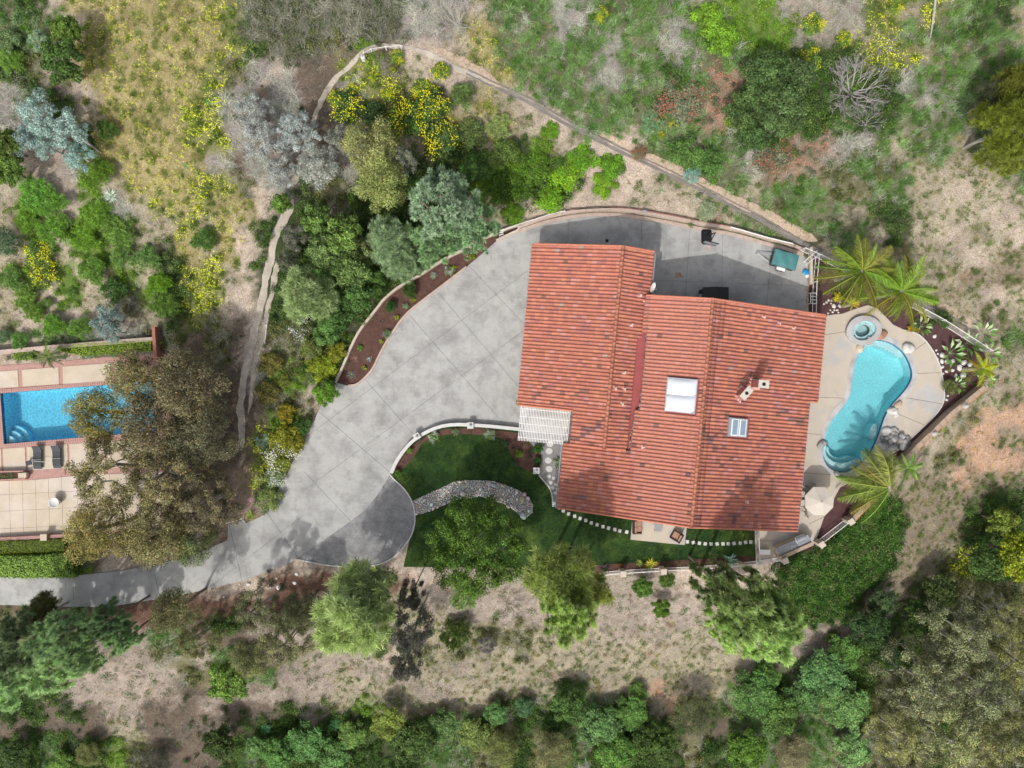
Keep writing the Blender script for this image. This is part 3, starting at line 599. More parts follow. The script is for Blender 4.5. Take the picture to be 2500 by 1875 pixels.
for nm, pts, wd, m in (
    ('path', [(716, 486), (708, 510), (690, 540), (671, 576), (660, 635), (644, 700), (630, 771), (617, 825), (606, 880), (592, 945), (586, 1000), (590, 1050), (594, 1100)], .6, 'pathc'),
    ('path', [(679, 635), (666, 700), (650, 771), (636, 852), (622, 900), (616, 945), (611, 989), (604, 1020)], .42, 'pathc'),
    ('path', [(712, 470), (735, 390), (754, 325), (773, 274), (795, 225), (825, 184), (860, 154), (893, 124), (944, 111), (993, 115), (1045, 133), (1115, 165), (1200, 206)], .36, 'pathc'),
    ('drainage_channel', [(1140, 176), (1200, 206), (1281, 240), (1341, 277), (1430, 323), (1487, 353), (1560, 388), (1650, 431), (1725, 468), (1790, 500), (1844, 527), (1898, 560), (1950, 590), (1993, 612), (2060, 648), (2140, 690), (2240, 742), (2300, 768), (2360, 795)], .42, 'ditch')):
    mb = MB(); p = smooth(gpath(pts), 2, False)
    if nm == 'path': rough(mb, p, wd)
    else:                                            # two raised lips with a hollow between
        ribbon(mb, p, wd*.6, -.3, .02, hz); ribbon(mb, offset_line(p, wd*.42), .1, -.3, .1, hz); ribbon(mb, offset_line(p, -wd*.42), .1, -.3, .1, hz)
    mb.build(nm, M[m], None, kind='structure')
# trodden dirt beside the channel
M['dirt'] = mat('trodden_dirt', (.44, .34, .25), .95, .15, 2, .15, 20, .03, 14); litter(M['dirt'])
for pts, wd in (([(1060, 118), (1110, 138), (1170, 172), (1230, 215)], .6), ([(1455, 318), (1500, 340), (1550, 365)], .5), ([(1570, 378), (1620, 400), (1680, 430), (1760, 470), (1850, 512), (1930, 556), (2000, 592)], .7), ([(2285, 745), (2330, 765), (2380, 800)], .8)):
    rough(mb := MB(), smooth(gpath(pts), 2, False), wd); mb.build('dirt_path', M['dirt'], None, kind='structure')

# kerbs and low walls
def wall(name, pts, wd, z0, z1, m, label, cat='wall', zf=None, sub=1, cap=None):
    w3 = P2(*pts) if not zf else gpath(pts); e = empty(name, (*w3[len(w3)//2], 0), label, cat)
    ribbon(mb := MB(), w3, wd, z0, z1, zf, sub=sub); mb.build('wall_body', M[m], e)
    if cap: ribbon(mb := MB(), w3, wd+.06, z1+.003, z1+.06, zf, sub=sub); mb.build('coping', M[cap], e)
    return e
ribbon(mb := MB(), P2(*PLANTER[18:]), .17, -.1, .2, sub=1); mb.build('kerb', M['curb'], None, kind='structure')
ribbon(mb := MB(), P2((1265, 566), (1322, 545), (1390, 530), (1444, 525), (1485, 524), (1544, 529), (1650, 547), (1708, 560), (1790, 572), (1871, 596), (1925, 610), (1960, 622)), .3, -.1, .14, sub=1); mb.build('kerb', M['curb'], None, kind='structure')
wall('retaining_wall', [(1268, 556), (1322, 536), (1390, 519), (1444, 513), (1485, 512), (1544, 517), (1650, 535), (1708, 548), (1790, 560), (1871, 584), (1925, 598), (1962, 612)], .2, -.3, .3, 'beige', 'low curved tan retaining wall along the top of the courtyard', cap='curb')
wall('brick_edging', [(1390, 515), (1485, 508), (1560, 514), (1650, 530), (1708, 543), (1790, 556), (1830, 568)], .06, -.2, .36, 'rededge', 'thin red edging line on top of the courtyard wall', 'edging', sub=2)
wall('planter_wall', PLANTER[:17], .2, -.3, .38, 'beige', 'low beige wall along the back of the brown mulch planter')
lw = wall('garden_wall', [(958, 1153), (968, 1128), (990, 1095), (1014, 1071), (1036, 1057), (1071, 1041), (1109, 1035), (1158, 1037), (1200, 1040), (1268, 1047)], .23, -.1, .5, 'beige', 'low white capped curved wall between driveway and lawn', cap='wallwhite', sub=1)
for i, (u, v, r) in enumerate([(1020.5, 1064, .55), (1149.5, 1037.5, .03), (1308.5, 1146, .0)]):
    c = W(u, v); e = empty('wall_pillar', c, ['square white pillar with dark lamp on the curved part of the garden wall', 'square white pillar with dark lamp on the straight part of the garden wall', 'lone square white pillar with lamp at the corner of the gravel'][i], 'pillar', 'garden wall pillars')
    hh = .72 if i < 2 else .95
    MB().box((c.x, c.y, hh/2), (.42, .42, hh), r).build('shaft', M['beige'], e); MB().box((c.x, c.y, hh+.033), (.54, .54, .06), r).build('cap', M['wallwhite'], e)
    MB().lathe((c.x, c.y, hh+.063), [(0, 0), (.1, .01), (.12, .06), (.08, .14), (.11, .16), (0, .2)], 10).build('lamp', M['greymetal'], e)

# ---------------------------------------------------------------- pool deck, pools
def ring_shift(poly, f): c = np.mean(np.array(poly), 0); return [tuple(c+(np.array(p)-c)*f) for p in poly]
POOLS = smooth(POOLXY, 1); coping_out = inset(POOLS, .42)
SC0 = W(2104, 808); spa_out = [(SC0.x+1.52*math.cos(t)*(1+.05*math.sin(2*t)), SC0.y+.02+1.28*math.sin(t)) for t in np.linspace(0, 2*PI, 33)[:-1]]
SPAH = None
spa_in = [(SC0.x+.02+1.0*math.cos(t)*(1+.06*math.cos(2*t+1)), SC0.y+.86*math.sin(t+.25)) for t in np.linspace(0, 2*PI, 25)[:-1]]
SPAH = ring_shift(spa_in, .6)
slab_one('planting_bed', [XY['eastbed'], inset(POOLS, .30), SPAH], .008, .3, M['purple'], kind='structure')
dk = empty('pool_deck', (*W(2260, 930)[:2], 0), kind='structure')
slab('concrete_panel', [XY['deck'], inset(POOLS, .30), SPAH], [cut(2010, 818, 2055, 811, rg(1990, 2070)), cut(2238, 912, 2310, 909, rg(2200, 2400)), cut(2225, 860, 2275, 825, rg(2215, 2400, 0, 905)),
     cut(1996, 970, 2060, 972, rg(1980, 2070)), cut(2205, 970, 2300, 986, rg(2190, 2400)), cut(2190, 1010, 2262, 1040, rg(2150, 2400)), cut(1950, 1153, 2045, 1160, rg(1900, 2030)), cut(1895, 1303, 1905, 1380, rg(1890, 1912)),
     cut(1940, 1295, 2010, 1262, rg(1930, 2030, 1240)), cut(1990, 1060, 2008, 1062, rg(1900, 2010)), cut(1840, 1320, 1890, 1320, rg(1800, 1891))], .06, .35, M['deckc'], dk, gap=.03)
dr = slab_one('pool_coping', [coping_out, POOLS], .075, .35, M['coping'], kind='structure')
ribbon(mb := MB(), smooth(P2(*DECK[9:22]), 1, False), .08, -.1, .085); mb.build('kerb', M['wallwhite'], None, kind='structure')
def basin(name, poly, floor, m, wm, level, parent=None, label='', cat='pool', steps=None, band=None):
    """a sunk shell with walls, floor and a body of water"""
    c = np.mean(np.array(poly), 0); e = empty(name, (c[0], c[1], 0), label, cat); n = len(poly)
    ar = sum(poly[i][0]*poly[(i+1) % n][1]-poly[(i+1) % n][0]*poly[i][1] for i in range(n)); P = list(poly) if ar > 0 else list(poly)[::-1]
    mb = MB(); ring = lambda z, d=0: [(*p, z) for p in (inset(P, d) if d else P)]
    top = ring(.05); low = ring(floor+.25, -.02); bot = ring(floor, -.3)
    vs = top+low+bot; fs = []
    for a in (0, 1):
        for i in range(n): j = (i+1) % n; fs.append((a*n+j, a*n+i, (a+1)*n+i, (a+1)*n+j))
    fs += [tuple(2*n+k for k in t) for t in tessellate_polygon([[Vector((p[0], p[1], 0)) for p in bot]])]
    mb.add(vs, fs).build('basin', m, e)
    if band: ribbon(mb := MB(), inset(P, -.012)+[inset(P, -.012)[0]], .02, level-.12, .04); mb.build('waterline_tiles', M[band], e)
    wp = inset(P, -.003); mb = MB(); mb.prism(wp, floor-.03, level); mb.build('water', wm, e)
    return e
pe = basin('swimming_pool', POOLS, -1.55, M['plaster'], M['water'], -.1, label='turquoise kidney shaped swimming pool beside the tiled roof house', band='bluetile')
def shelf(mb, poly, z0, z1): mb.prism(poly, z0, z1, False)
topsh = P2((2108, 848), (2127, 832), (2151, 831), (2175, 837), (2202, 856), (2212, 870), (2200, 874), (2190, 865), (2168, 853), (2140, 843), (2122, 848), (2112, 856))
botsh = P2((2016, 1075), (2010, 1097), (2010, 1117), (2020, 1138), (2038, 1149), (2058, 1153), (2080, 1147), (2101, 1131), (2110, 1120), (2096, 1118), (2085, 1126), (2064, 1131), (2041, 1130), (2024, 1116), (2020, 1104), (2023, 1088))
seat = P2((2147, 1034), (2147, 1052), (2140, 1072), (2130, 1074), (2126, 1062), (2132, 1044), (2138, 1036))
for p, nm in ((topsh, 'sun_shelf'), (botsh, 'sun_shelf'), (seat, 'bench_seat')): MB().prism(smooth(p, 1), -1.9, -.38, False).build(nm, M['plaster'], pe)
botst = P2((2020, 1104), (2024, 1118), (2041, 1133), (2064, 1134), (2086, 1129), (2098, 1120), (2084, 1114), (2064, 1120), (2046, 1119), (2034, 1108), (2034, 1094), (2024, 1092)); MB().prism(smooth(botst, 1), -1.9, -.8, False).build('step', M['plaster'], pe)
dm = MB()
for pl, k in ((topsh[7:12], 2), (botsh[9:16], 3), (topsh[0:6], 2), (botsh[1:8], 2)):
    for a, b in zip(pl[:-1], pl[1:]):
        for t in range(k+1): f = (t+.5)/(k+1); dm.box((a[0]+(b[0]-a[0])*f, a[1]+(b[1]-a[1])*f, -.372), (.05, .05, .012))
dm.build('step_marker_tiles', M['navy'], pe, kind='stuff')
for u, v in ((2096, 984), (2121, 991)): c = W(u, v); MB().lathe((c.x*1.03, c.y*1.03, -1.89), [(0, .02), (.13, .02), (.14, 0)], 12).build('drain_cover', M['navy'], pe)
# spa
spa = empty('spa', (SC0.x, SC0.y, 0), 'small raised round hot tub with pale green water above the pool', 'hot tub')
rg_ = MB(); n = 32; ino = [(SC0.x+(x-SC0.x)*1.0, SC0.y+(y-SC0.y)*1.0) for x, y in spa_in]
so_ = inset(spa_out, 0); mi = [(SC0.x+(p[0]-SC0.x), SC0.y+(p[1]-SC0.y)) for p in spa_out]
slab_one('rim', [spa_out, spa_in], .42, .4, M['coping'], spa)
mb = MB(); nn = len(spa_in); vs = [(*p, .41) for p in spa_in]+[(*p, .07) for p in spa_in]; mb.add(vs, [(i, (i+1) % nn, nn+(i+1) % nn, nn+i) for i in range(nn)]); mb.build('basin', M['plaster'], spa)
seatring = ring_shift(spa_in, .62); slab_one('bench', [inset(spa_in, -.002), seatring], .13, .1, M['plaster'], spa); mb = MB(); vs = [(*p, .129) for p in seatring]+[(*p, -.6) for p in seatring]; mb.add(vs, [(i, (i+1) % nn, nn+(i+1) % nn, nn+i) for i in range(nn)]); mb.build('footwell', M['plaster'], spa)
MB().prism(ring_shift(seatring, 1.03), -.7, -.45).build('floor', M['plaster'], spa)
MB().prism(inset(spa_in, -.004), .02, .33).build('water', M['water'], spa)
dm = MB()
for i in range(10):
    t = i/10*2*PI; dm.box((SC0.x+.82*math.cos(t), SC0.y+.7*math.sin(t), .138), (.055, .055, .015))
dm.build('marker_tiles', M['navy'], spa, kind='stuff')
MB().prism([(W(2119, 833)[0]+x, W(2119, 833)[1]+y) for x, y in ((-.2, .35), (.2, .3), (.25, -.3), (-.1, -.35))], .08, .40).build('spillway', M['coping'], spa)
# boulders round the pool
def boulder(u, v, r, tint, label, z=0, flat=.55, name='boulder', cat='boulder', grp='boulders round the pool', seed=None):
    c = W(u, v, z+r/28*.4); o = MB().rock((c.x, c.y, z+r/28*flat*.55), r/28, int(u*7+v) if seed is None else seed, 12, 7, flat).build(name, M['rock'], smoothf=True); o.color = (*tint, 1)
    return tag(o, label, cat, grp)
GW = (.52, .50, .46)
for a in ((2153, 817, 13, (.33, .17, .11), 'reddish brown boulder between the hot tub and the pool'), (2100, 850, 11, (.52, .44, .33), 'cream boulder at the upper left rim of the pool'),
          (2218, 850, 15, GW, 'big pale grey boulder on the right rim of the pool top'), (2193, 988, 11, (.48, .37, .27), 'tan boulder on the right side of the pool waist'),
          (2180, 1003, 13, GW, 'white boulder below the tan one at the pool waist'), (2188, 1013, 8, (.55, .53, .5), 'small pale boulder tucked beside the white one at the pool waist'), (2164, 1053, 13, (.58, .56, .52), 'round white boulder at the top of the waterfall'),
          (2151, 1090, 12, (.54, .5, .47), 'oval pale pink boulder left of the waterfall'), (2140, 1122, 11, (.55, .51, .48), 'squarish pale boulder near the palm at the pool bottom'),
          (2007, 1084, 12, (.30, .29, .28), 'flat grey boulder on the left rim of the pool'), (2045, 1160, 11, (.38, .36, .34), 'grey boulder at the bottom rim of the pool by the parasol'), (2164, 1130, 7, (.5, .47, .45), 'small pale rock in the bark by the palm frond')):
    boulder(*a)
wf = empty('waterfall', W(2183, 1079), 'rock waterfall pile at the lower right of the pool', 'waterfall'); rd = random.Random(3)
for i in range(46):
    a = rd.uniform(0, 6.28); q = rd.uniform(0, 1)**.6; u = 2184+q*34*math.cos(a); v = 1076+q*27*math.sin(a); r = rd.choice([3, 4, 5, 7, 9, 10])*(1.1 if q > .5 else .8)
    c = W(u, v); o = MB().rock((c.x, c.y, .05+.5*(1-q)), r/28, i, 9, 5, .7).build('rock', M['rock'], wf, smoothf=True); g = rd.uniform(.16, .5); o.color = (g, g*.97, g*.92, 1)
WR = [(2023, 733), (2029, 741), (2018, 738), (2036, 747), (2051, 747), (2051, 737), (2037, 757), (2027, 757), (2044, 757), (2012, 742), (2030, 734), (2033, 762), (2047, 763), (2022, 765)]
names14 = ['top left', 'upper middle', 'left', 'centre', 'right, round', 'upper right', 'lower centre', 'lower left', 'lower right', 'outermost left', 'topmost', 'bottom middle', 'bottom right', 'bottom left']
for i, (u, v) in enumerate(WR): boulder(u, v, [3.5, 2.5, 3.5, 5.5, 5, 3, 3, 2.5, 3, 3, 2.5, 3, 2.5, 2.5][i], (.55, .52, .47), f'white bed stone, {names14[i]} of the group between house corner and hot tub', grp='white stones by the house corner', name='bed_stone', cat='stone')
ER = [(2286, 855, 3), (2300, 866, 6), (2300, 882, 6), (2313, 882, 7), (2326, 882, 7), (2300, 896, 5), (2311, 907, 4), (2326, 904, 5), (2354, 885, 8), (2351, 916, 9), (2343, 897, 8), (2368, 890, 6), (2282, 821, 5), (2289, 876, 3), (2303, 912, 3), (2314, 942, 2.5), (2311, 976, 4), (2314, 966, 3.5), (2290, 864, 3), (2334, 917, 5), (2375, 902, 6)]
en = ['small one highest beside the deck kerb', 'tall one by the deck kerb', 'second beside the deck kerb', 'middle one of the upper row', 'right one of the upper row', 'left one of the lower row', 'small one below the lower row', 'middle one of the lower row', 'large one among the leaves', 'large pointed one lowest right', 'long one between the rows', 'one at the palm foot', 'single one near the marigolds', 'pebble beside the kerb', 'pebble below the rows', 'tiny pinkish one', 'lower of the pair in the shade', 'upper of the pair in the shade', 'little one against the kerb', 'one left of the large pointed one', 'one half under the yellow palm']
for i, (u, v, r) in enumerate(ER): boulder(u, v, r, (.56, .54, .52), f'white bed stone right of the pool, {en[i]}', grp='white stones in the bed right of the pool', name='bed_stone', cat='stone')
BR = [(606, 1426, 5), (680, 1433, 7), (724, 1401, 5), (719, 1423, 5), (761, 1379, 3), (585, 1427, 2), (546, 1457, 3), (675, 1412, 2.5), (660, 1434, 2)]
bn = ['left one below the driveway edge', 'largest, in the open mulch', 'pointed one below the turnout start', 'oval one in the tree shade', 'small one at the turnout kerb', 'tiny one left of the round one', 'small one in the trunk shadow', 'small one by the dark shrub', 'tiny one beside the largest']
for i, (u, v, r) in enumerate(BR): boulder(u, v, r, (.6, .58, .56), f'white rock in reddish mulch, {bn[i]}', z=float(hz(*W(u, v)[:2])), grp='white rocks in the mulch below the driveway', name='bed_stone', cat='stone')

# ---------------------------------------------------------------- neighbour's patio and pool
NP = smooth([tuple(p) for p in NPOOLXY], 0); npo = inset(NP, .42)
nb = slab_one('neighbour_patio', [XY['npatio'], inset(NP, .1)], .02, .35, M['brick'], kind='structure')
ncuts = [cut(49, 0, 49, 1), cut(149, 0, 149, 1), cut(275, 0, 275, 1)]
up = P2((-400, 918), (0, 907), (300, 884), (300, 929), (0, 947), (-400, 972)); lo1 = P2((-400, 1102), (0, 1096), (210, 1081), (330, 1075), (330, 1140), (0, 1150), (-400, 1160)); lo2 = P2((-400, 1176), (0, 1174), (76, 1172), (200, 1160), (400, 1152), (392, 1285), (180, 1300), (0, 1311), (-400, 1330))
slab('patio_panel', [up], [cut(49, 897, 53, 960), cut(149, 897, 151, 960), cut(275, 897, 277, 960), cut(-60, 900, -58, 960)], .06, .05, M['npanel'], nb, gap=.36)
slab('patio_panel', [lo1], [cut(6, 1090, 9, 1200), cut(64, 1090, 67, 1150), cut(168, 1090, 170, 1150), cut(260, 1090, 262, 1150), cut(-90, 1100, -88, 1150)], .06, .05, M['npanel'], nb, gap=.17)
g2 = [cut(u, 1200, u+3, 1300) for u in (-80, -40, -8, 24, 56, 88, 120, 152, 190, 230, 270, 310)]+[cut(0, v, 200, v-10) for v in (1208, 1248, 1291)]
slab('patio_panel', [lo2], g2, .06, .05, M['npanel'], nb, gap=.02)
MB().box(W(120, 1154, .045), (2.8, .6, .05), .07).build('brick_band', M['brick'], nb)
# coping bricks, each its own piece
cps = []
for a, b in zip(NP, NP[1:]+NP[:1]):
    A_, B_ = Vector(a), Vector(b); Ld = (B_-A_).length; t = (B_-A_).normalized(); nrm = Vector((t.y, -t.x)); c0 = np.mean(np.array(NP), 0)
    if (A_+nrm-Vector(c0)).length < (A_-nrm-Vector(c0)).length: nrm = -nrm
    k = int(Ld/.2); ang = math.atan2(t.y, t.x)
    for i in range(k): p = A_+t*((i+.5)*Ld/k)+nrm*.16; cps.append((p.x, p.y, ang, Ld/k))
bm_ = {}
rd = random.Random(5); stf = MB()
for i, (x, y, ang, wd) in enumerate(sorted(cps, key=lambda q: -q[0] if q[0] < -50 else q[0])[:600]):
    if i < 290:
        key = round(wd, 3)
        if key not in bm_: bm_[key] = MB().box((0, 0, 0), (wd*.9, .32, .07)).mesh('brick', M['brick'])
        link('brick', bm_[key], nb, (x, y, .055+rd.uniform(-.004, .004)), (0, 0, ang+rd.uniform(-.02, .02)))
    else: stf.box((x, y, .055), (wd*.9, .32, .07), ang)
if stf.v: stf.build('bricks', M['brick'], nb, kind='stuff')
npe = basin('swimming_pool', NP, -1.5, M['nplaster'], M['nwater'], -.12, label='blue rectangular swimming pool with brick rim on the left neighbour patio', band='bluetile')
cx, cy = W(12, 1083)[:2]
for i, r in enumerate((1.55, 1.1, .65)):
    MB().prism([(cx+.02, cy+.02)]+[(cx+r*math.cos(t), cy+r*math.sin(t)) for t in np.linspace(.1, 1.5, 10)], -1.5, -1.0+.3*i, False).build('step', M['nplaster'], npe)
wall('retaining_wall', [(-400, 880), (0, 862), (150, 848), (385, 829)], .3, -.4, .7, 'beige', 'long grey topped retaining wall above the neighbour hedge', cap='curb', sub=0)
wall('retaining_wall', [(387, 800), (392, 880)], .28, -.4, .9, 'rededge', 'short dark brick wall at the end of the bright hedge', sub=0)
wall('brick_wall', [(-400, 1340), (0, 1314), (170, 1305)], .28, -.3, .5, 'brick', 'pink brick topped wall between patio and mown hedge', sub=0)
MB()
e = empty('brick_pillar', W(122, 1307), 'beige capped pillar on the pink brick wall', 'pillar'); c = W(122, 1307); MB().box((c.x, c.y, .4), (.5, .5, .8)).build('shaft', M['brick'], e); MB().box((c.x, c.y, .83), (.56, .56, .06)).build('cap', M['npanel'], e)
e = empty('brick_planter', W(38, 1162), 'low red brick planter box with plants left of the loungers', 'planter'); P = P2((-120, 1152), (66, 1147), (72, 1168), (-120, 1178))
slab_one('planter_walls', [P, inset(P, -.15)], .5, .5, M['brick'], e); MB().prism(inset(P, -.16), .05, .38).build('soil', M['mulch'], e)
MB().box(W(57, 1160, .5), (.7, .42, .3), .05).build('planter_cap', M['npanel'], e)

# ---------------------------------------------------------------- the house
hs = empty('house', L(8, 1), 'large house with orange clay tile roof, skylights and two chimneys', 'house')
ra, rb = 7.8, 15.05; SA, SB = .338, .30
def zA(a): return 5.0-abs(a-ra)*SA
def zB(a): return 6.0-abs(a-rb)*SB
# walls under the roofs
def wallpoly(pts, zf, nm='wall', th=.25):
    for (a0, b0), (a1, b1) in zip(pts, pts[1:]+pts[:1]):
        k = max(1, int(max(abs(a1-a0)/2, 1))); 
        brk = sorted({0.0, 1.0}|{(r-a0)/(a1-a0) for r in (ra, rb, 10.2) if abs(a1-a0) > .1 and 0 < (r-a0)/(a1-a0) < 1})
        prof = [(a0+(a1-a0)*t, b0+(b1-b0)*t) for t in brk]; mb = MB(); d = Vector((a1-a0, b1-b0)).normalized(); nn = Vector((-d.y, d.x))*th/2
        vs = []
        for a, b in prof:
            z = zf(a)-.16
            for s in (1, -1): p = L(a+nn.x*s, b+nn.y*s); vs += [(p.x, p.y, 0), (p.x, p.y, z)]
        fs = [];
        for i in range(len(prof)-1): o = i*4; fs += [(o, o+4, o+5, o+1), (o+6, o+2, o+3, o+7), (o+1, o+5, o+7, o+3)]
        fs += [(0, 1, 3, 2), (len(vs)-4, len(vs)-2, len(vs)-1, len(vs)-3)]
        mb.add(vs, fs).build(nm, M['stucco'], hs)
wallpoly([(1.4, -1.2), (1.4, 11.4), (10.0, 11.4), (10.0, 7.8), (9.4, 7.8), (9.4, -4.0), (5.6, -4.0), (5.6, -1.2)], zA)
wallpoly([(9.6, 7.7), (24.5, 7.7), (24.5, 1.2), (23.9, 1.2), (23.9, -9.3), (5.4, -9.3), (5.4, -4.9), (9.6, -4.9)], zB)
def feature(a, b, z, sa, sb, sz, m, nm, par=hs): p = L(a, b); return MB().box((p.x, p.y, z), (sa, sb, sz), -HOUSE_ROT).build(nm, M[m], par)
for b in (8.6, 3.6):
    d = feature(1.24, b, 1.1, .08, 4.6, 2.2, 'white', 'garage_door')
    for k in range(4): feature(1.19, b, .3+.54*k, .03, 4.4, .46, 'wallwhite', 'door_panel', d)
for a, b, sa, sb in ((24.66, 5, .06, 2.6), (24.66, 2.6, .06, 1.2), (24.06, -2, .06, 2.4), (24.06, -6, .06, 1.8), (8, -9.46, 1.8, .06), (19, -9.46, 2.4, .06), (13.5, 7.86, 1.4, .06), (21, 7.86, 1.2, .06), (4, 11.56, 1.2, .06)):
    f = feature(a, b, 1.45, sa+.1 if sa > .1 else sa, sb+.1 if sb > .1 else sb, 1.3, 'white', 'window')
    feature(a+(.03 if sa < .1 and a > 10 else 0), b+(.03 if sb < .1 and b > 0 else -.03 if sb < .1 else 0), 1.45, sa, sb, 1.18, 'glass', 'pane', f)
# roof slabs (local polygons: list of (a, b)), then tiles
def roof_slab(polys, zf, nm='roof'):
    mb = MB()
    for poly in polys:
        vs = []
        for a, b in poly: p = L(a, b); vs.append((p.x, p.y, zf(a)))
        n = len(poly); vs += [(x, y, z-.14) for x, y, z in vs]
        fs = [tuple(t) for t in tessellate_polygon([[Vector((a, b, 0)) for a, b in poly]])]; fs += [tuple(i+n for i in t[::-1]) for t in fs]
        fs += [(i, (i+1) % n, (i+1) % n+n, i+n) for i in range(n)]
        mb.add(vs, fs)
    return mb.build(nm, M['membrane'], hs)
PA_L = [(.71, 11.78), (ra, 11.78), (ra, -4.4), (5.13, -4.4), (5.13, -1.66), (.71, -1.66)]
PA_R = [(ra, 11.78), (10.5, 11.78), (10.55, 8.2), (10.0, 7.3), (9.85, 5.0), (9.5, 1), (9.45, -1.5), (9.62, -4.4), (ra, -4.4)]
PB_L = [(rb, 8.12), (10.0, 8.12), (10.3, 5.6), (10.5, 3), (10.5, -.4), (10.05, -2.4), (9.95, -4.42), (4.7, -4.42), (4.7, -9.84), (rb, -9.84)]
PB_R = [(rb, 8.12), (25.33, 8.12), (25.33, .93), (24.6, .93), (24.6, -9.84), (rb, -9.84)]
RS = [roof_slab([PA_L], zA), roof_slab([PA_R], zA), roof_slab([PB_L], zB), roof_slab([PB_R], zB)]
# flat valley membrane between the two roofs
mb = MB(); pts = [(10.4, 8.1, 4.2), (9.4, 5.0, 4.16), (9.0, 1.0, 4.12), (9.0, -4.4, 4.05), (10.4, -4.4, 4.05), (11.0, -1.5, 4.1), (11.0, 4.0, 4.15), (11.0, 8.1, 4.2)]
vs = [(*L(a, b)[:2], z+.14) for a, b, z in pts]; n = len(vs); vs += [(x, y, z-.3) for x, y, z in vs]
mb.add(vs, [tuple(t) for t in tessellate_polygon([[Vector((a, b, 0)) for a, b, z in pts]])]+[(i, (i+1) % n, (i+1) % n+n, i+n) for i in range(n)]); vroof = mb.build('valley_roof', M['membrane'], hs)
mb = MB(); rd = random.Random(9)
vl = [(10.35, 7.0), (10.4, 5.6), (10.5, 4), (10.52, 3), (10.5, 1), (10.5, -.4), (10.05, -2.4), (9.9, -4.3)]
for (a0, b0), (a1, b1) in zip(vl, vl[1:]):
    k = int(abs(b1-b0)/.08)
    for i in range(k):
        t = (i+.5)/k; a = a0+(a1-a0)*t+rd.uniform(-.09, .09); p = L(a, b0+(b1-b0)*t); mb.rock((p.x, p.y, zB(a)+.03), rd.uniform(.05, .1), i, 6, 4, .6)
mb.build('valley_mortar', M['valley'], hs, kind='stuff')
CS, EX, TW = .2985, .40, .2985
def tile_shape(mb, org, ua, ub, slope, tint):
    """one S tile: low pan and high roll; org = lower corner centre, ua = unit up the slope (plan), ub = across"""
    prof = [(-.150, .0), (-.065, -.012), (-.04, .02), (.0, .078), (.055, .1), (.11, .078), (.14, .02), (.150, .0)]
    sl = math.sqrt(1+slope*slope); vs = []; mb.tint = tint
    for s, up in ((0, .035), (EX*1.12, .004)):
        for t, z in prof:
            p = org+ua*(s/sl)+ub*t; vs.append((p.x, p.y, org.z+s/sl*slope+z+up))
    n = len(prof); vs += [(x, y, z-.03) for x, y, z in vs[:n]]
    fs = [(i, i+1, n+i+1, n+i) for i in range(n-1)]+[(2*n+i, 2*n+i+1, i+1, i) for i in range(n-1)]
    mb.add(vs, fs)
alltiles = []
rd = random.Random(11)
for idx, (poly, r0, zf, slope, sg) in enumerate(((PA_L, ra, zA, SA, -1), (PA_R, ra, zA, SA, 1), (PB_L, rb, zB, SB, -1), (PB_R, rb, zB, SB, 1))):
    b1 = max(p[1] for p in poly)-.15; b0 = min(p[1] for p in poly); sl = math.sqrt(1+slope*slope); far = max(abs(p[0]-r0) for p in poly)
    nb_ = int((b1-b0)/CS)+1; nc = int(far/(EX/sl))+2
    for j in range(nb_):
        b = b1-j*CS; streak = rd.uniform(.93, 1.06)
        for i in range(nc):
            a = r0+sg*((i+1)*EX/sl+.02)                 # lower end of the tile
            am = r0+sg*(i+.3)*EX/sl; ok = bool(pip(poly, am, b))
            if not ok or abs(a-r0) > far+.3: continue
            if idx == 2 and b < -.02+1.2 and False: continue
            wthr = wob(a*1.0+3*idx, b, 2.6, 6)+.7*wob(a*.5, b*2.5, .9, 19)
            q = rd.random(); base = np.array((.40, .152, .105))*streak
            if q < .09: base = np.array((.34, .135, .115))
            elif q < .24: base = np.array((.45, .185, .115))
            elif q < .244: base = np.array((.32, .25, .2))
            elif q < .31: base = np.array((.43, .2, .17))
            base = base*rd.uniform(.9, 1.08)
            if (b < 0 and wthr > .55 and rd.random() < .4) or rd.random() < .012: base = base*np.array((.5, .66, .78))
            elif idx == 2 and a > 10.2: base = base*.5+np.array((.45, .195, .145))*.5
            org = L(a, b, zf(a)); ua = UA*(-sg); alltiles.append((org, ua, VB, slope, tuple(base), idx))
# skip tiles under the skylights
def in_sky(o):
    a = o.dot(UA); b = o.dot(VB); return (12.35 < a < 14.5 and -1.05 < b < 1.75) or (17.2 < a < 19.1 and -2.5 < b < -.95)
alltiles = [t for t in alltiles if not in_sky(t[0]+t[1]*.2)]
alltiles.sort(key=lambda t: -t[0].z); smb = [MB() for _ in range(4)]
for i, (org, ua, ub, sl_, tint, idx) in enumerate(alltiles):
    if i < 290: mb = MB(); tile_shape(mb, org, ua, ub, sl_, tint); mb.build('roof_tile', M['tile'], RS[idx], smoothf=True)
    else: tile_shape(smb[idx], org, ua, ub, sl_, tint)
for k in range(4): smb[k].build('roof_tiles', M['tile'], RS[k], kind='stuff')
def ridge(a, b0, b1, z, roof):
    k = int(abs(b1-b0)/.42)
    for i in range(k):
        b = b0+(b1-b0)*(i+.5)/k; mb = MB(); mb.tint = tuple(np.array((.60, .24, .15))*random.uniform(.8, 1.12)); vs = []; h = .24
        for s, r in ((-1, .155), (1, .13)):
            for t in np.linspace(0, PI, 7): p = L(a+r*math.cos(t), b+s*h); vs.append((p.x, p.y, z-.02+r*.95*math.sin(t)+(0 if s > 0 else .02)))
        mb.add(vs, [(j, j+1, 7+j+1, 7+j) for j in range(6)]+[tuple(range(7))]); mb.build('ridge_tile', M['tile'], roof, smoothf=True)
ridge(ra, 11.8, -4.45, 5.1, RS[0]); ridge(rb, 8.15, -9.85, 6.1, RS[2])
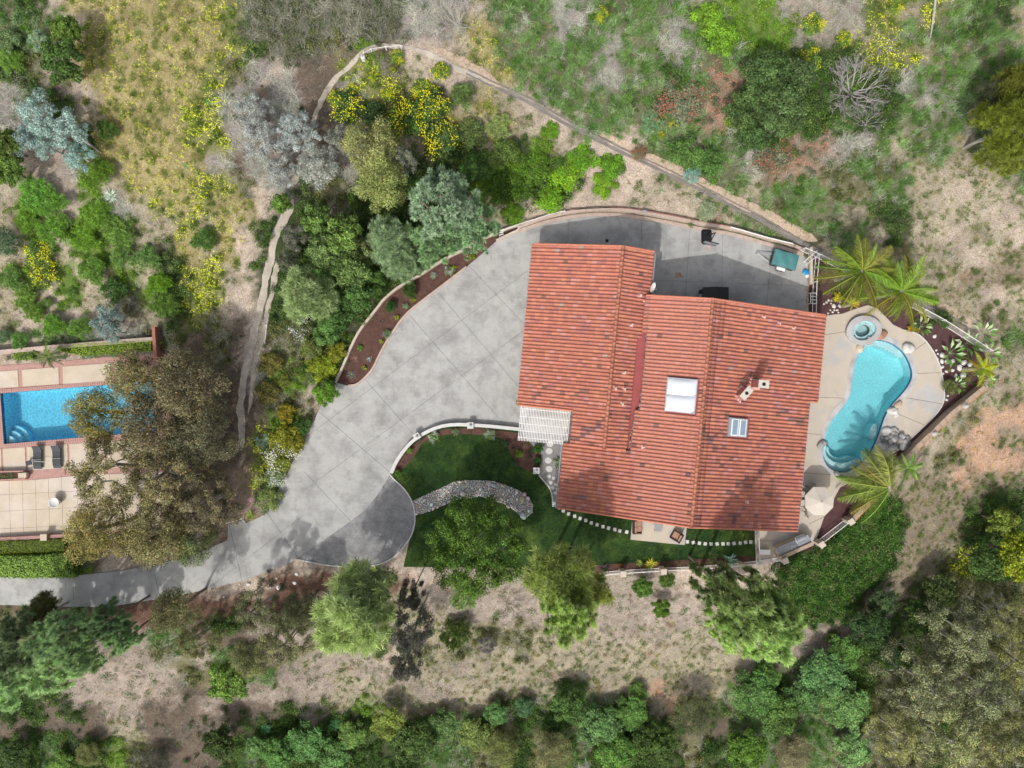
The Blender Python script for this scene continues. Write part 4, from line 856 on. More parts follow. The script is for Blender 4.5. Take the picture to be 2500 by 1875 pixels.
# verge pieces and gutter
for (a0, a1, b, zf, rf) in ((.71, ra, 11.8, zA, 0), (ra, 10.5, 11.8, zA, 1), (5.13, ra, -4.42, zA, 0), (ra, 9.6, -4.42, zA, 1), (10.1, rb, 8.14, zB, 2), (rb, 25.33, 8.14, zB, 3), (4.7, rb, -9.86, zB, 2), (rb, 24.6, -9.86, zB, 3), (24.6, 25.33, .9, zB, 3), (.71, 5.13, -1.68, zA, 0)):
    mb = MB(); mb.tint = (.52, .19, .12); p, q = L(a0, b, zf(a0)), L(a1, b, zf(a1)); ribs = [(p.x, p.y, p.z+.06), (q.x, q.y, q.z+.06)]; mb.tube(ribs, .085, 8).build('verge_tiles', M['tile'], RS[rf])
for a, b0, b1, z in ((.6, 11.75, -1.6, 2.46), (4.6, -4.5, -9.8, 2.75), (25.42, 8.1, 1, 2.78), (24.7, .9, -9.8, 3.0), (10.62, 11.7, 8.4, 3.95)):
    p, q = L(a, b0, z), L(a, b1, z); MB().tube([p, q], .06, 6).build('gutter', M['greymetal'], hs)
# skylights
def roof_box(a, b, sa, sb, h, m, nm, par, up=0.0, ax=None):
    zc = zB(a); t = math.atan(SB)*(1 if a < rb else -1); p = L(a, b, zc); Rm = Matrix.Rotation(-HOUSE_ROT, 3, 'Z') @ Matrix.Rotation(-t, 3, 'Y')
    mb = MB(); vs = [Rm @ Vector((x*sa/2, y*sb/2, zz))+p for zz in (up, up+h) for x, y in ((-1, -1), (1, -1), (1, 1), (-1, 1))]
    mb.add(vs, [(3, 2, 1, 0), (4, 5, 6, 7), (0, 1, 5, 4), (1, 2, 6, 5), (2, 3, 7, 6), (3, 0, 4, 7)]); return mb.build(nm, M[m], par)
def dome(a, b, sa, sb, h, par, m='dome'):
    t = math.atan(SB)*(1 if a < rb else -1); p = L(a, b, zB(a)); Rm = Matrix.Rotation(-HOUSE_ROT, 3, 'Z') @ Matrix.Rotation(-t, 3, 'Y'); mb = MB(); n = 8; vs = []
    for i in range(n+1):
        for j in range(n+1):
            x, y = i/n*2-1, j/n*2-1; z = .26+h*((1-x**4)*(1-y**4))**.5; vs.append(Rm @ Vector((x*sa/2, y*sb/2, z))+p)
    mb.add(vs, [(i*(n+1)+j, (i+1)*(n+1)+j, (i+1)*(n+1)+j+1, i*(n+1)+j+1) for i in range(n) for j in range(n)]); return mb.build('dome', M[m], par, smoothf=True)
sk = roof_box(13.42, .36, 2.36, 2.72, .24, 'greymetal', 'skylight', hs, .02); dome(13.42, 1.01, 2.2, 1.27, .16, sk); dome(13.42, -.3, 2.2, 1.27, .16, sk)
sk = roof_box(18.15, -1.75, 1.74, 1.5, .22, 'greymetal', 'skylight', hs, .02)
for a in (17.85, 18.55): f = roof_box(a, -1.75, .62, 1.34, .05, 'white', 'window', sk, .242); roof_box(a, -1.75, .46, 1.18, .02, 'skyglass', 'pane', f, .294)
# chimneys
for i, (u, v, rot, sa, sb, ztop) in enumerate(((1864, 938, -HOUSE_ROT, .62, .52, 6.75), (1822, 960, .85, .80, .46, 6.55))):
    c = W(u, v, ztop); zr = zB(Vector((c.x, c.y, 0)).dot(UA)); e = MB().box((c.x, c.y, (zr-.2+ztop)/2), (sa, sb, ztop-zr+.2), rot).build('chimney', M['chimney'], hs)
    cm = MB().box((c.x, c.y, ztop+.05), (sa*1.3, sb*1.2, .1), rot).build('chimney_cap', M['cap'], e)
    MB().lathe((c.x, c.y, ztop+.09), [(0, .04), (.12, .04), (.14, .03), (.14, 0)], 12).build('flue', M['black'], e)
    MB().box((c.x, c.y, zr+.1), (sa+.25, sb+.3, .1), rot).build('flashing', M['pipe'], e)
# vent pipes and stacks
for u, v, z in ((1540, 794, 4.3), (1522, 910, 4.4), (1500, 948, 4.6), (1522, 950, 4.3), (1517, 986, 4.3), (1827, 1227, 5), (1868, 773, 5), (1906, 789, 4.6), (1943, 799, 4.3), (1566, 1090, 4.1), (1562, 722, 4.2), (1805, 980, 5.2)):
    c = W(u, v, z); a = c.dot(UA); zr = zB(a) if a > 10 or c.dot(VB) < -4.5 else zA(a)
    e = MB().tube([(c.x, c.y, zr), (c.x, c.y, zr+.34)], .06, 8).build('vent_pipe', M['pipe'], hs); MB().box((c.x, c.y, zr+.07), (.28, .28, .05), -HOUSE_ROT).build('flashing', M['pipe'], e)
# satellite dish
c = W(1594, 702, 4.4); di = empty('satellite_dish', (c.x, c.y, 3.95), 'white oval satellite dish on the right eave of the left roof', 'satellite dish')
mb = MB(); Rm = Matrix.Rotation(R(-25), 3, 'Z') @ Matrix.Rotation(R(52), 3, 'Y'); vs = [Rm @ Vector((0, 0, -.07))+c]; n = 18
for r in (.5, 1.0):
    for k in range(n): t = 2*PI*k/n; vs.append(Rm @ Vector((.36*r*math.cos(t), .42*r*math.sin(t), -.07+.07*r*r))+c)
mb.add(vs, [(0, 1+k, 1+(k+1) % n) for k in range(n)]+[(1+k, 1+n+k, 1+n+(k+1) % n, 1+(k+1) % n) for k in range(n)]).build('dish', M['white'], di, smoothf=True)
MB().tube([c+Vector((-.02, 0, -.08)), (c.x-.25, c.y-.05, c.z-.3), (c.x-.45, c.y-.05, c.z-.35)], .03, 6).build('mast', M['greymetal'], di); MB().tube([c+Rm @ Vector((.3, 0, -.05)), c+Rm @ Vector((.2, 0, .35))], .015, 5).build('feed_arm', M['greymetal'], di); MB().box(c+Rm @ Vector((.2, 0, .37)), (.08, .08, .08)).build('receiver', M['black'], di)
# pergola
pg = empty('pergola', L(2.8, -3.1), 'white slatted pergola filling the notch of the roof above the entry', 'pergola')
A0, A1, B0, B1 = .95, 5.03, -4.62, -1.72
for b in (-1.95, -2.6, -3.2, -3.8, -4.35): MB().tube([L(A0-.05, b, 2.62), L(A1+.05, b, 2.62)], .055, 4).build('beam', M['white'], pg)
for i in range(32): a = A0+(A1-A0)*i/31; p, q = L(a, B0, 2.76), L(a, B1, 2.76); c = (p+q)/2; MB().box((c.x, c.y, 2.76), (.05, (p-q).length, .1), -HOUSE_ROT).build('slat', M['white'], pg)
for a, b in ((1.1, -4.4), (1.1, -1.95), (4.9, -4.4)): p = L(a, b); MB().box((p.x, p.y, 1.29), (.13, .13, 2.58), -HOUSE_ROT).build('post', M['white'], pg)
# ---------------------------------------------------------------- fences
def fence(name, pts, h, label, gap=.11, m='white', post_every=None, zf=0.0, lean=0, rails=(.12, .95), pr=.012, rr=.03, cat='fence'):
    w3 = P2(*pts) if not zf else gpath(pts); e = empty(name, (*w3[0], zf), label, cat); pk = MB()
    for a, b in zip(w3, w3[1:]):
        A_, B_ = Vector((*a, zf)), Vector((*b, zf)); d = B_-A_; Ln = d.length
        for f in rails: MB().tube([A_+Vector((0, 0, h*f)), B_+Vector((0, 0, h*f))], rr, 4).build('rail', M[m], e)
        for i in range(int(Ln/gap)): p = A_+d*((i+.5)*gap/Ln); pk.tube([p+Vector((0, 0, .06)), p+Vector((0, 0, h*.97))], pr, 3, False)
    k = post_every or 2.0; seen = []
    for a, b in zip(w3, w3[1:]):
        A_, B_ = Vector(a), Vector(b); n = max(1, round((B_-A_).length/k))
        for i in range(n+1):
            p = A_+(B_-A_)*i/n
            if all((p-q).length > .3 for q in seen): seen.append(p); MB().box((p.x, p.y, zf+h/2), (.07, .07, h)).build('post', M[m], e)
    if pk.v: pk.build('pickets', M[m], e, kind='stuff')
    return e
fence('picket_fence', [(1952, 612), (1990, 628), (2060, 664), (2140, 706), (2243, 761), (2287, 785), (2348, 824), (2400, 858)], 1.3, 'long white metal picket fence running behind the two palms to the right of the pool')
fence('picket_fence', [(1475, 1396), (1516, 1392), (1613, 1386), (1694, 1383), (1804, 1374), (1849, 1369), (1902, 1360)], 1.1, 'white picket fence with beige pillars along the bottom of the lawn')
fence('picket_fence', [(1994, 1320), (2058, 1270)], 1.15, 'white railing between the barbecue and the bottom palm')
fence('picket_fence', [(1843, 1296), (1846, 1372)], 1.0, 'short white gate fence between the lawn and the barbecue patio', cat='gate')
fence('picket_fence', [(1990, 630), (1984, 690), (1982, 765)], .9, 'white railing along the right end of the courtyard', gap=50)
fence('rail_fence', [(1779, 558), (1819, 569), (1870, 584), (1929, 598)], .62, 'low white rail lying along the right part of the courtyard wall', gap=50, rails=(.9,), rr=.055, m='white', cat='rail')
fence('rail_fence', [(1232, 563), (1265, 551), (1300, 540), (1340, 527), (1378, 518)], .5, 'low white rail above the ladder at the courtyard wall', gap=50, rails=(.9,), rr=.04, cat='rail')
fence('rail_fence', [(889, 134), (908, 125), (945, 124), (982, 123)], .6, 'thin white handrail beside the round tank at the top bend of the path', gap=50, rails=(.95,), rr=.018, cat='rail', zf=float(G(930, 128).z))
fence('rail_fence', [(655, 795), (651, 838)], .5, 'short white pole rail beside the narrow left path', gap=50, rails=(.9,), rr=.03, cat='rail', zf=float(G(653, 815).z))
fence('rail_fence', [(556, 1276), (596, 1264)], .5, 'white rail between the pink flowers and the driveway side path', gap=50, rails=(.9,), rr=.045, cat='rail', zf=0)
for i, (u, v, h) in enumerate([(1516, 1392, 1.25), (1613, 1387, 1.25), (1804, 1375, 1.25), (1903, 1360, 1.3), (1992, 1322, 1.2), (2062, 1267, 1.2)]):
    c = W(u, v); e = empty('fence_pillar', c, ['beige pillar of the lawn fence nearest the dark spiky plant', 'beige pillar of the lawn fence above the two round bushes', 'beige pillar of the lawn fence beside the pale blue agave', 'beige pillar at the lower left end of the barbecue island', 'beige pillar at the right end of the barbecue island', 'beige pillar under the bottom palm fronds'][i], 'pillar', 'beige fence pillars')
    r = [0, 0, 0, .35, .6, .6][i]; MB().box((c.x, c.y, h/2), (.42, .42, h), r).build('shaft', M['beige'], e); MB().box((c.x, c.y, h+.033), (.5, .5, .06), r).build('cap', M['beige'], e)
# block wall south east of the pool
sw = empty('retaining_wall', W(2225, 1090), 'tan stepped block wall with orange timber line right of the pool', 'wall')
base = P2((2386, 944), (2345, 978), (2305, 1010), (2265, 1049), (2222, 1090), (2180, 1134), (2140, 1180), (2110, 1220), (2070, 1262))
for i, (a, b) in enumerate(zip(base, base[1:])):
    zt = .95-.03*(i % 2); ribbon(mb := MB(), [a, b], .3, -1.2, zt); mb.build('wall_block', M['blockw'], sw); q = offset_line([a, b], .17 if 0 else -.1)
    k = 3
    for j in range(k):
        t0, t1 = (j+.03)/k, (j+.97)/k; A_, B_ = Vector(a), Vector(b); ribbon(mb := MB(), [tuple(A_+(B_-A_)*t0), tuple(A_+(B_-A_)*t1)], .36, zt+.003, zt+.07); mb.build('cap_block', M['blockw'], sw)
    out = offset_line([a, b], .23) if offset_line([a, b], .23)[0][0] > a[0] else offset_line([a, b], -.23)
    if i not in (1, 4): ribbon(mb := MB(), out, .07, zt-.2, zt+.05); mb.build('timber', M['wood'], sw)
for i, (u, v) in enumerate([(2337, 990), (2262, 1056)]):
    c = W(u, v); e = empty('wall_pier', c, ['upper grey topped pier on the tan block wall', 'lower grey topped pier on the tan block wall'][i], 'pier', 'piers of the tan block wall'); MB().box((c.x, c.y, .1), (.55, .55, 2.0), .75).build('shaft', M['blockw'], e); MB().lathe((c.x, c.y, 1.1), [(0, .22), (.12, .2), (.2, .08), (.24, 0), (.24, -.03)], 8).build('finial', M['coping'], e)
# ---------------------------------------------------------------- courtyard things
# basketball hoop
c = W(1723, 580); hp = empty('basketball_hoop', c, 'portable basketball hoop with black base and orange rim in the courtyard', 'basketball hoop')
mb = MB(); P = [(c.x+x, c.y+y) for x, y in ((-.42, .55), (-.3, .62), (.3, .62), (.42, .55), (.42, -.45), (.25, -.62), (-.25, -.62), (-.42, -.45))]
mb.prism(P, .065, .3); mb.prism([(c.x+(x-c.x)*.8, c.y+(y-c.y)*.8) for x, y in P], .303, .4); mb.build('base', M['black'], hp)
MB().tube([(c.x, c.y+.1, .3), (c.x+.05, c.y-.05, 1.6), (c.x+.08, c.y-.15, 2.6)], .06, 8).build('pole', M['blackm'], hp)
for s in (-.3, .3): MB().tube([(c.x+s, c.y+.4, .38), (c.x+.03, c.y, 1.3)], .025, 5).build('strut', M['blackm'], hp)
bc = W(1735, 594, 2.9); MB().tube([(c.x+.08, c.y-.15, 2.5), (bc.x-.05, bc.y+.05, 2.9)], .04, 6).build('arm', M['blackm'], hp)
bb = MB().box((bc.x, bc.y, 2.95), (1.1, .05, .75), -.25).build('backboard', M['clear'], hp); MB().box((bc.x, bc.y, 3.34), (1.14, .08, .04), -.25).build('frame', M['blackm'], bb); MB().box((bc.x, bc.y-.03, 2.56), (1.14, .06, .04), -.25).build('frame', M['blackm'], bb)
rc = Vector((bc.x-.1, bc.y-.38, 2.75)); MB().tube([rc+Vector((.23*math.cos(t), .23*math.sin(t), 0)) for t in np.linspace(0, 2*PI, 21)], .014, 5, False).build('rim', M['rim'], hp)
mb = MB()
for k in range(12): t = k/12*2*PI; mb.tube([rc+Vector((.23*math.cos(t), .23*math.sin(t), 0)), rc+Vector((.16*math.cos(t+.4), .16*math.sin(t+.4), -.2)), rc+Vector((.14*math.cos(t), .14*math.sin(t), -.4))], .006, 3, False)
mb.build('net', M['white'], hp)
# trailer with tarpaulin
c = W(1913, 636, .8); ang = math.atan2(-(626-610), 58)*1; tr = empty('utility_trailer', (c.x, c.y, .065), 'small utility trailer covered with a teal tarpaulin in the courtyard corner', 'trailer')
ux = Vector((math.cos(ang), math.sin(ang), 0)); uy = Vector((-ux.y, ux.x, 0))
def TB(x, y, z, s, m, nm, par=tr): p = c+ux*x+uy*y; return MB().box((p.x, p.y, z), s, ang).build(nm, M[m], par)
TB(0, 0, .82, (2.02, 1.22, .8), 'blackm', 'box_body')
mb = MB(); nxx, nyy = 12, 8; vs = []
for i in range(nxx+1):
    for j in range(nyy+1):
        x, y = (i/nxx-.5)*2.12, (j/nyy-.5)*1.32; p = c+ux*x+uy*y; e_ = min(1, 5*min(i/nxx, 1-i/nxx)+.0, 5*min(j/nyy, 1-j/nyy)); vs.append((p.x, p.y, 1.23+.06*e_+.025*math.sin(i*1.1+j*.7)))
vs2 = [(x, y, z-.22) for x, y, z in vs]; n_ = len(vs); W_ = nyy+1; fs = [(i*W_+j, (i+1)*W_+j, (i+1)*W_+j+1, i*W_+j+1) for i in range(nxx) for j in range(nyy)]
rim = [i*W_ for i in range(nxx+1)]+[nxx*W_+j for j in range(1, W_)]+[i*W_+nyy for i in range(nxx-1, -1, -1)]+[j for j in range(nyy-1, 0, -1)]
fs += [(rim[(k+1) % len(rim)], rim[k], rim[k]+n_, rim[(k+1) % len(rim)]+n_) for k in range(len(rim))]
mb.add(vs+vs2, fs).build('tarpaulin', M['teal'], tr)
for s in (-.24, .24): p = c+ux*-1.0+uy*s*1.6; q = c+ux*-2.2+uy*s*.1+uy*.12; MB().tube([(p.x, p.y, .42), (q.x, q.y, .42)], .035, 5).build('drawbar', M['greymetal'], tr)
q = c+ux*-2.25+uy*.12; MB().tube([(q.x, q.y, .065), (q.x, q.y, .5)], .03, 6).build('jockey_stand', M['greymetal'], tr)
for s in (-.74, .74):
    p = c+uy*s; wh = MB(); a_, b_ = p-uy*.09, p+uy*.09; wh.tube([(a_.x, a_.y, .355), (b_.x, b_.y, .355)], .29, 16); w_ = wh.build('wheel', M['black'], tr); a2, b2 = p-uy*.1, p+uy*.1
    MB().tube([(a2.x, a2.y, .355), (b2.x, b2.y, .355)], .14, 12).build('hub', M['greymetal'], w_); TB(0, s, .68, (.75, .26, .05), 'white' if s < 0 else 'blackm', 'mudguard')
# black shed
c = W(1741, 722, 1.0); sh = empty('garden_shed', (c.x, c.y, .065), 'black gabled storage shed against the courtyard side of the roof', 'shed'); x0, x1, y0, y1 = c.x-1.05, c.x+1.05, c.y-.9, c.y+.62
mb = MB(); mb.add([(x0+.06, y0, .065), (x1-.06, y0, .065), (x1-.06, y1-.06, .065), (x0+.06, y1-.06, .065), (x0+.06, y0, 1.75), (x1-.06, y0, 1.75), (x1-.06, y1-.06, 1.75), (x0+.06, y1-.06, 1.75), (c.x, y0, 2.1), (c.x, y1-.06, 2.1)], [(3, 2, 1, 0), (0, 1, 5, 8, 4), (2, 3, 7, 9, 6), (1, 2, 6, 5), (3, 0, 4, 7), (4, 8, 9, 7), (8, 5, 6, 9)]).build('shed_walls', M['black'], sh)
for s in (-1, 1): e0 = c.x+s*1.1; MB().add([(c.x, y0-.05, 2.14), (e0, y0-.05, 1.76), (e0, y1, 1.76), (c.x, y1, 2.14), (c.x, y0-.05, 2.1), (e0, y0-.05, 1.72), (e0, y1, 1.72), (c.x, y1, 2.1)], [(0, 1, 2, 3), (7, 6, 5, 4), (0, 4, 5, 1), (1, 5, 6, 2), (2, 6, 7, 3)]).build('roof_panel', M['blackm'], sh)
MB().box((x0-.12, c.y-.3, .75), (.22, .8, 1.35)).build('side_locker', M['greymetal'], sh)
# firewood sticks
for i, (u, v, a) in enumerate(((1651, 672, 1.4), (1657, 671, 1.2), (1661, 672, 1.9), (1665, 675, .4))):
    c = W(u, v); d = Vector((math.cos(a), math.sin(a), 0))*(.2 if i < 3 else .1); tag(MB().tube([c+d+Vector((0, 0, .1)), c-d+Vector((0, 0, .1))], .045, 6).build('firewood_log', M['wood']), ['leftmost short brown log lying on the courtyard', 'second brown log, leaning beside the leftmost one', 'third brown log of the row on the courtyard', 'small brown stub right of the three logs'][i], 'log', 'logs lying on the courtyard')
tag(MB().box(W(1482, 587.5, .075), (.27, .27, .02)).build('drain_grate', M['black']), 'small black square drain grate in the roof shadow', 'drain'); 
tag(MB().box((*W(1571, 519)[:2], .25), (.36, .2, .5), -.1).build('utility_box', M['greymetal']), 'small grey utility box above the courtyard wall', 'box')
c = W(1966, 665); fl = empty('pool_float', c, 'crumpled blue and green plastic pool toy by the courtyard wall', 'pool toy')
MB().rock((c.x, c.y, .16), .3, 4, 9, 5, .3).build('blue_part', M['bluep'], fl, smoothf=True); MB().rock((c.x-.22, c.y-.12, .13), .16, 5, 9, 5, .5).build('green_part', M['greenp'], fl, smoothf=True); MB().rock((c.x+.12, c.y-.3, .12), .2, 6, 9, 5, .3).build('white_part', M['white'], fl, smoothf=True)
tag(MB().box((*W(1976, 650)[:2], .22), (.22, 3.2, .45), 0).build('bench_wall', M['beige']), 'narrow tan ledge wall at the right end of the courtyard', 'wall')
c = W(1979, 730); ls = empty('window_frame', c, 'white glazed frame leaning at the lower right of the courtyard', 'frame')
for x in (-.25, .25): MB().box((c.x+x, c.y, .6), (.05, .95, .05)).build('stile', M['white'], ls)
for y in (-.45, -.15, .15, .45): MB().box((c.x, c.y+y, .6), (.45, .05, .05)).build('bar', M['white'], ls)
for x, y in ((-.25, -.45), (.25, -.45), (-.25, .45), (.25, .45)): MB().box((c.x+x, c.y+y, .32), (.05, .05, .53)).build('leg', M['white'], ls)
for i in range(2): c = W(1973, 618); MB()
c = W(1974, 632); e = empty('ladder', c, 'white folded ladder leaning in the top right corner of the courtyard', 'ladder')
for s in (-.12, .12): MB().tube([(c.x-.4+s, c.y-.45-s, .1), (c.x+.4+s, c.y+.4-s, 1.1)], .03, 4).build('rail', M['white'], e)
for k in range(5): t = (k+.5)/5; MB().tube([(c.x-.4+.8*t-.12, c.y-.45+.85*t+.12, .1+t), (c.x-.4+.8*t+.12, c.y-.45+.85*t-.12, .1+t)], .015, 4).build('rung', M['white'], e)
c = W(1223, 571); e = empty('garden_steps', c, 'short white slatted steps in the narrow end of the mulch planter', 'steps')
for k in range(4): MB().box((c.x+.03*k, c.y-.28+.17*k, .15+.08*k), (.36, .07, .05), .3).build('tread', M['white'], e)
for s in (-.2, .2): MB().box((c.x+s, c.y, .2), (.04, .75, .12), .3).build('side', M['greymetal'], e)
c = G(889, 146); e = empty('water_tank', c, 'small round pale tank on a grey rocky patch at the top bend', 'tank'); MB().lathe(c, [(.2, 0), (.2, .5), (.16, .58), (0, .62)], 14).build('tank_body', M['wallwhite'], e); MB().lathe(c+Vector((0, 0, .62)), [(.07, 0), (.07, .05), (0, .06)], 8).build('lid', M['greymetal'], e)
# ---------------------------------------------------------------- pool terrace furniture
c = W(2004, 1225, 2.45); pr = empty('parasol', (c.x, c.y, .06), 'beige eight sided parasol over the terrace table left of the bottom palm', 'parasol'); n = 8
for k in range(n):
    t0, t1 = R(22.5)+k*2*PI/n, R(22.5)+(k+1)*2*PI/n; r = 1.28; mb = MB(); a0 = Vector((c.x+r*math.cos(t0), c.y+r*math.sin(t0), 2.15)); a1 = Vector((c.x+r*math.cos(t1), c.y+r*math.sin(t1), 2.15)); top = Vector((c.x, c.y, 2.6)); m0 = a0*.5+top*.5-Vector((0, 0, .03)); m1 = a1*.5+top*.5-Vector((0, 0, .03))
    mb.add([top, m0, m1, a0, a1, a0-Vector((0, 0, .12)), a1-Vector((0, 0, .12))], [(0, 1, 2), (1, 3, 4, 2), (3, 5, 6, 4)]).build('canopy_panel', M['canopy'], pr); MB().tube([top-Vector((0, 0, .03)), m0-Vector((0, 0, .03)), a0-Vector((0, 0, .03))], .012, 4).build('rib', M['cap'], pr)
MB().tube([(c.x, c.y, .06), (c.x, c.y, 2.68)], .025, 8).build('pole', M['blackm'], pr); MB().lathe((c.x, c.y, 2.66), [(.03, 0), (.05, .04), (0, .1)], 8).build('finial', M['cap'], pr); MB().lathe((c.x, c.y, .06), [(.28, 0), (.28, .06), (.06, .1)], 14).build('base', M['blackm'], pr)
tb = empty('patio_table', (c.x, c.y, .06), 'round dark glass patio table under the beige parasol', 'table'); MB().lathe((c.x, c.y, .74), [(.04, .02), (.6, .02), (.62, 0), (.04, -.005)], 24).build('table_top', M['glass'], tb)
for k in range(4): t = R(45)+k*PI/2; MB().tube([(c.x+.4*math.cos(t), c.y+.4*math.sin(t), .73), (c.x+.48*math.cos(t), c.y+.48*math.sin(t), .06)], .02, 5).build('leg', M['blackm'], tb)
def patio_chair(u, v, ang, label):
    p = W(u, v, .6); e = empty('patio_chair', (p.x, p.y, .06), label, 'chair', 'black framed chairs round the parasol table'); X_ = Vector((math.cos(ang), math.sin(ang), 0)); Y_ = Vector((-X_.y, X_.x, 0)); b = Vector((p.x, p.y, 0))
    pt = lambda x, y, z: b+X_*x+Y_*y+Vector((0, 0, z))
    MB().add([pt(-.22, -.24, .46), pt(.24, -.24, .46), pt(.24, .24, .46), pt(-.22, .24, .46), pt(-.22, -.24, .44), pt(.24, -.24, .44), pt(.24, .24, .44), pt(-.22, .24, .44)], [(0, 1, 2, 3), (7, 6, 5, 4), (0, 4, 5, 1), (1, 5, 6, 2), (2, 6, 7, 3), (3, 7, 4, 0)]).build('seat', M['canopy'], e)
    MB().add([pt(-.24, -.22, .48), pt(-.24, .22, .48), pt(-.36, .22, .95), pt(-.36, -.22, .95)], [(0, 1, 2, 3)]).build('backrest', M['canopy'], e)
    for s in (-.27, .27):
        MB().tube([pt(.25, s, .06), pt(.24, s, .65), pt(-.2, s, .66), pt(-.27, s, .5)], .022, 5).build('armrest', M['blackm'], e); MB().tube([pt(-.3, s, .06), pt(-.24, s, .48), pt(-.37, s, .97)], .022, 5).build('back_leg', M['blackm'], e)
    MB().tube([pt(-.37, -.27, .97), pt(-.37, .27, .97)], .022, 5).build('top_rail', M['blackm'], e)
for a in ((1962, 1207, -.25, 'black framed patio chair left of the parasol, upper of the left pair'), (1960, 1228, .05, 'black framed patio chair left of the parasol, lower of the left pair'), (1974, 1251, .6, 'black framed patio chair at the lower left of the parasol'), (1985, 1192, -1.0, 'black framed patio chair at the upper left of the parasol, half in its shade')): patio_chair(*a)
# barbecue island
P = [W(*q, .95) for q in ((1893, 1339), (1972, 1305), (1983, 1326), (1903, 1362))]; c = sum(P, Vector())/4; bq = empty('barbecue_island', (c.x, c.y, .06), 'grey stone barbecue counter with built in grill and sink at the bottom right corner', 'barbecue')
sh_ = lambda f, z0, z1, m, nm: MB().prism([(c.x+(p.x-c.x)*f, c.y+(p.y-c.y)*f) for p in P], z0, z1).build(nm, M[m], bq)
sh_(.96, .06, .88, 'beige', 'counter_base'); sh_(1.0, .883, .95, 'granite', 'counter_top'); ax = (P[1]-P[0]).normalized(); ay = Vector((-ax.y, ax.x, 0)); an = math.atan2(ax.y, ax.x)
g = W(1955, 1316, 1.1); gr = MB().box((g.x, g.y, 1.0), (.86, .56, .1), an).build('grill', M['chrome'], bq); hd = MB(); 
for k in range(6):
    pass
vs = []
for s in (-.4, .4):
    for t in np.linspace(0, PI, 8): p = g+ax*s+ay*(.24*math.cos(t)); vs.append((p.x, p.y, 1.05+.2*math.sin(t)))
hd.add(vs, [(i, i+1, 9+i, 8+i) for i in range(7)]+[tuple(range(8)), tuple(range(15, 7, -1))]).build('hood', M['chrome'], gr); p, q = g+ax*-.3-ay*.3, g+ax*.3-ay*.3; MB().tube([(p.x, p.y, 1.15), (q.x, q.y, 1.15)], .02, 6).build('handle', M['chrome'], gr)
s_ = W(1938, 1337, .97); sk_ = slab_one('sink', [[(s_.x+x, s_.y+y) for x, y in ((-.2, -.2), (.2, -.12), (.16, .2), (-.22, .12))], [(s_.x+x*.75, s_.y+y*.75) for x, y in ((-.2, -.2), (.2, -.12), (.16, .2), (-.22, .12))]], .965, .02, M['chrome'], bq); MB().box((s_.x, s_.y, .955), (.25, .22, .008), an).build('bowl', M['greymetal'], sk_); MB().tube([(s_.x+.1, s_.y-.25, .95), (s_.x+.1, s_.y-.25, 1.2), (s_.x+.04, s_.y-.1, 1.22)], .015, 6).build('tap', M['chrome'], sk_)
back = [P[3]-ay*0, P[2]]; ribbon(mb := MB(), [tuple(P[3][:2]), tuple(P[2][:2])], .3, .06, 1.12); mb.build('back_wall', M['blockw'], bq)
e = empty('side_counter', W(1867, 1348), 'low white topped side counter left of the barbecue', 'counter'); p = W(1867, 1348, .5); MB().box((p.x, p.y, .27), (.86, .34, .42)).build('body', M['beige'], e); MB().box((p.x, p.y, .51), (.96, .42, .05)).build('top', M['white'], e)
# lounge patio furniture
def wicker(u, v, ang, wd, dp, label, nm, cat, ncush):
    p = W(u, v, .4); e = empty(nm, (p.x, p.y, .1), label, cat, rz=0); X_ = Vector((math.cos(ang), math.sin(ang), 0)); Y_ = Vector((-X_.y, X_.x, 0))
    def bx(x, y, z, s, m, n2, r=0): q = Vector((p.x, p.y, 0))+X_*x+Y_*y; return MB().box((q.x, q.y, z), s, ang+r).build(n2, M[m], e)
    bx(0, 0, .26, (dp, wd, .22), 'wicker', 'seat_base'); bx(-dp/2+.06, 0, .55, (.12, wd, .45), 'wicker', 'backrest')
    for s in (-1, 1): bx(0, s*(wd/2-.05), .48, (dp*.9, .1, .26), 'wicker', 'armrest'); 
    for sx in (-1, 1):
        for sy in (-1, 1): bx(sx*(dp/2-.08), sy*(wd/2-.08), .125, (.07, .07, .05), 'wicker', 'foot')
    w1 = (wd-.24)/ncush
    for k in range(ncush): y = -wd/2+.12+w1*(k+.5); bx(.05, y, .43, (dp*.78, w1*.96, .11), 'cushion', 'cushion'); bx(-dp/2+.2, y, .62, (.14, w1*.9, .34), 'cushion', 'back_cushion')
    return e
wicker(1556, 1285, R(0), 1.25, .8, 'dark wicker sofa with tan cushions at the left of the lounge patio', 'wicker_sofa', 'sofa', 2)
wicker(1652, 1309, R(150), .85, .85, 'dark wicker armchair with tan cushions turned at the right of the lounge patio', 'wicker_chair', 'armchair', 1)
p = W(1607, 1287, .4); e = empty('coffee_table', (p.x, p.y, .1), 'low grey glass coffee table between wicker sofa and armchair', 'table'); MB().box((p.x, p.y, .44), (.62, .72, .03)).build('table_top', M['granite'], e)
for sx in (-1, 1):
    for sy in (-1, 1): MB().box((p.x+sx*.26, p.y+sy*.3, .26), (.05, .05, .32)).build('leg', M['wicker'], e)
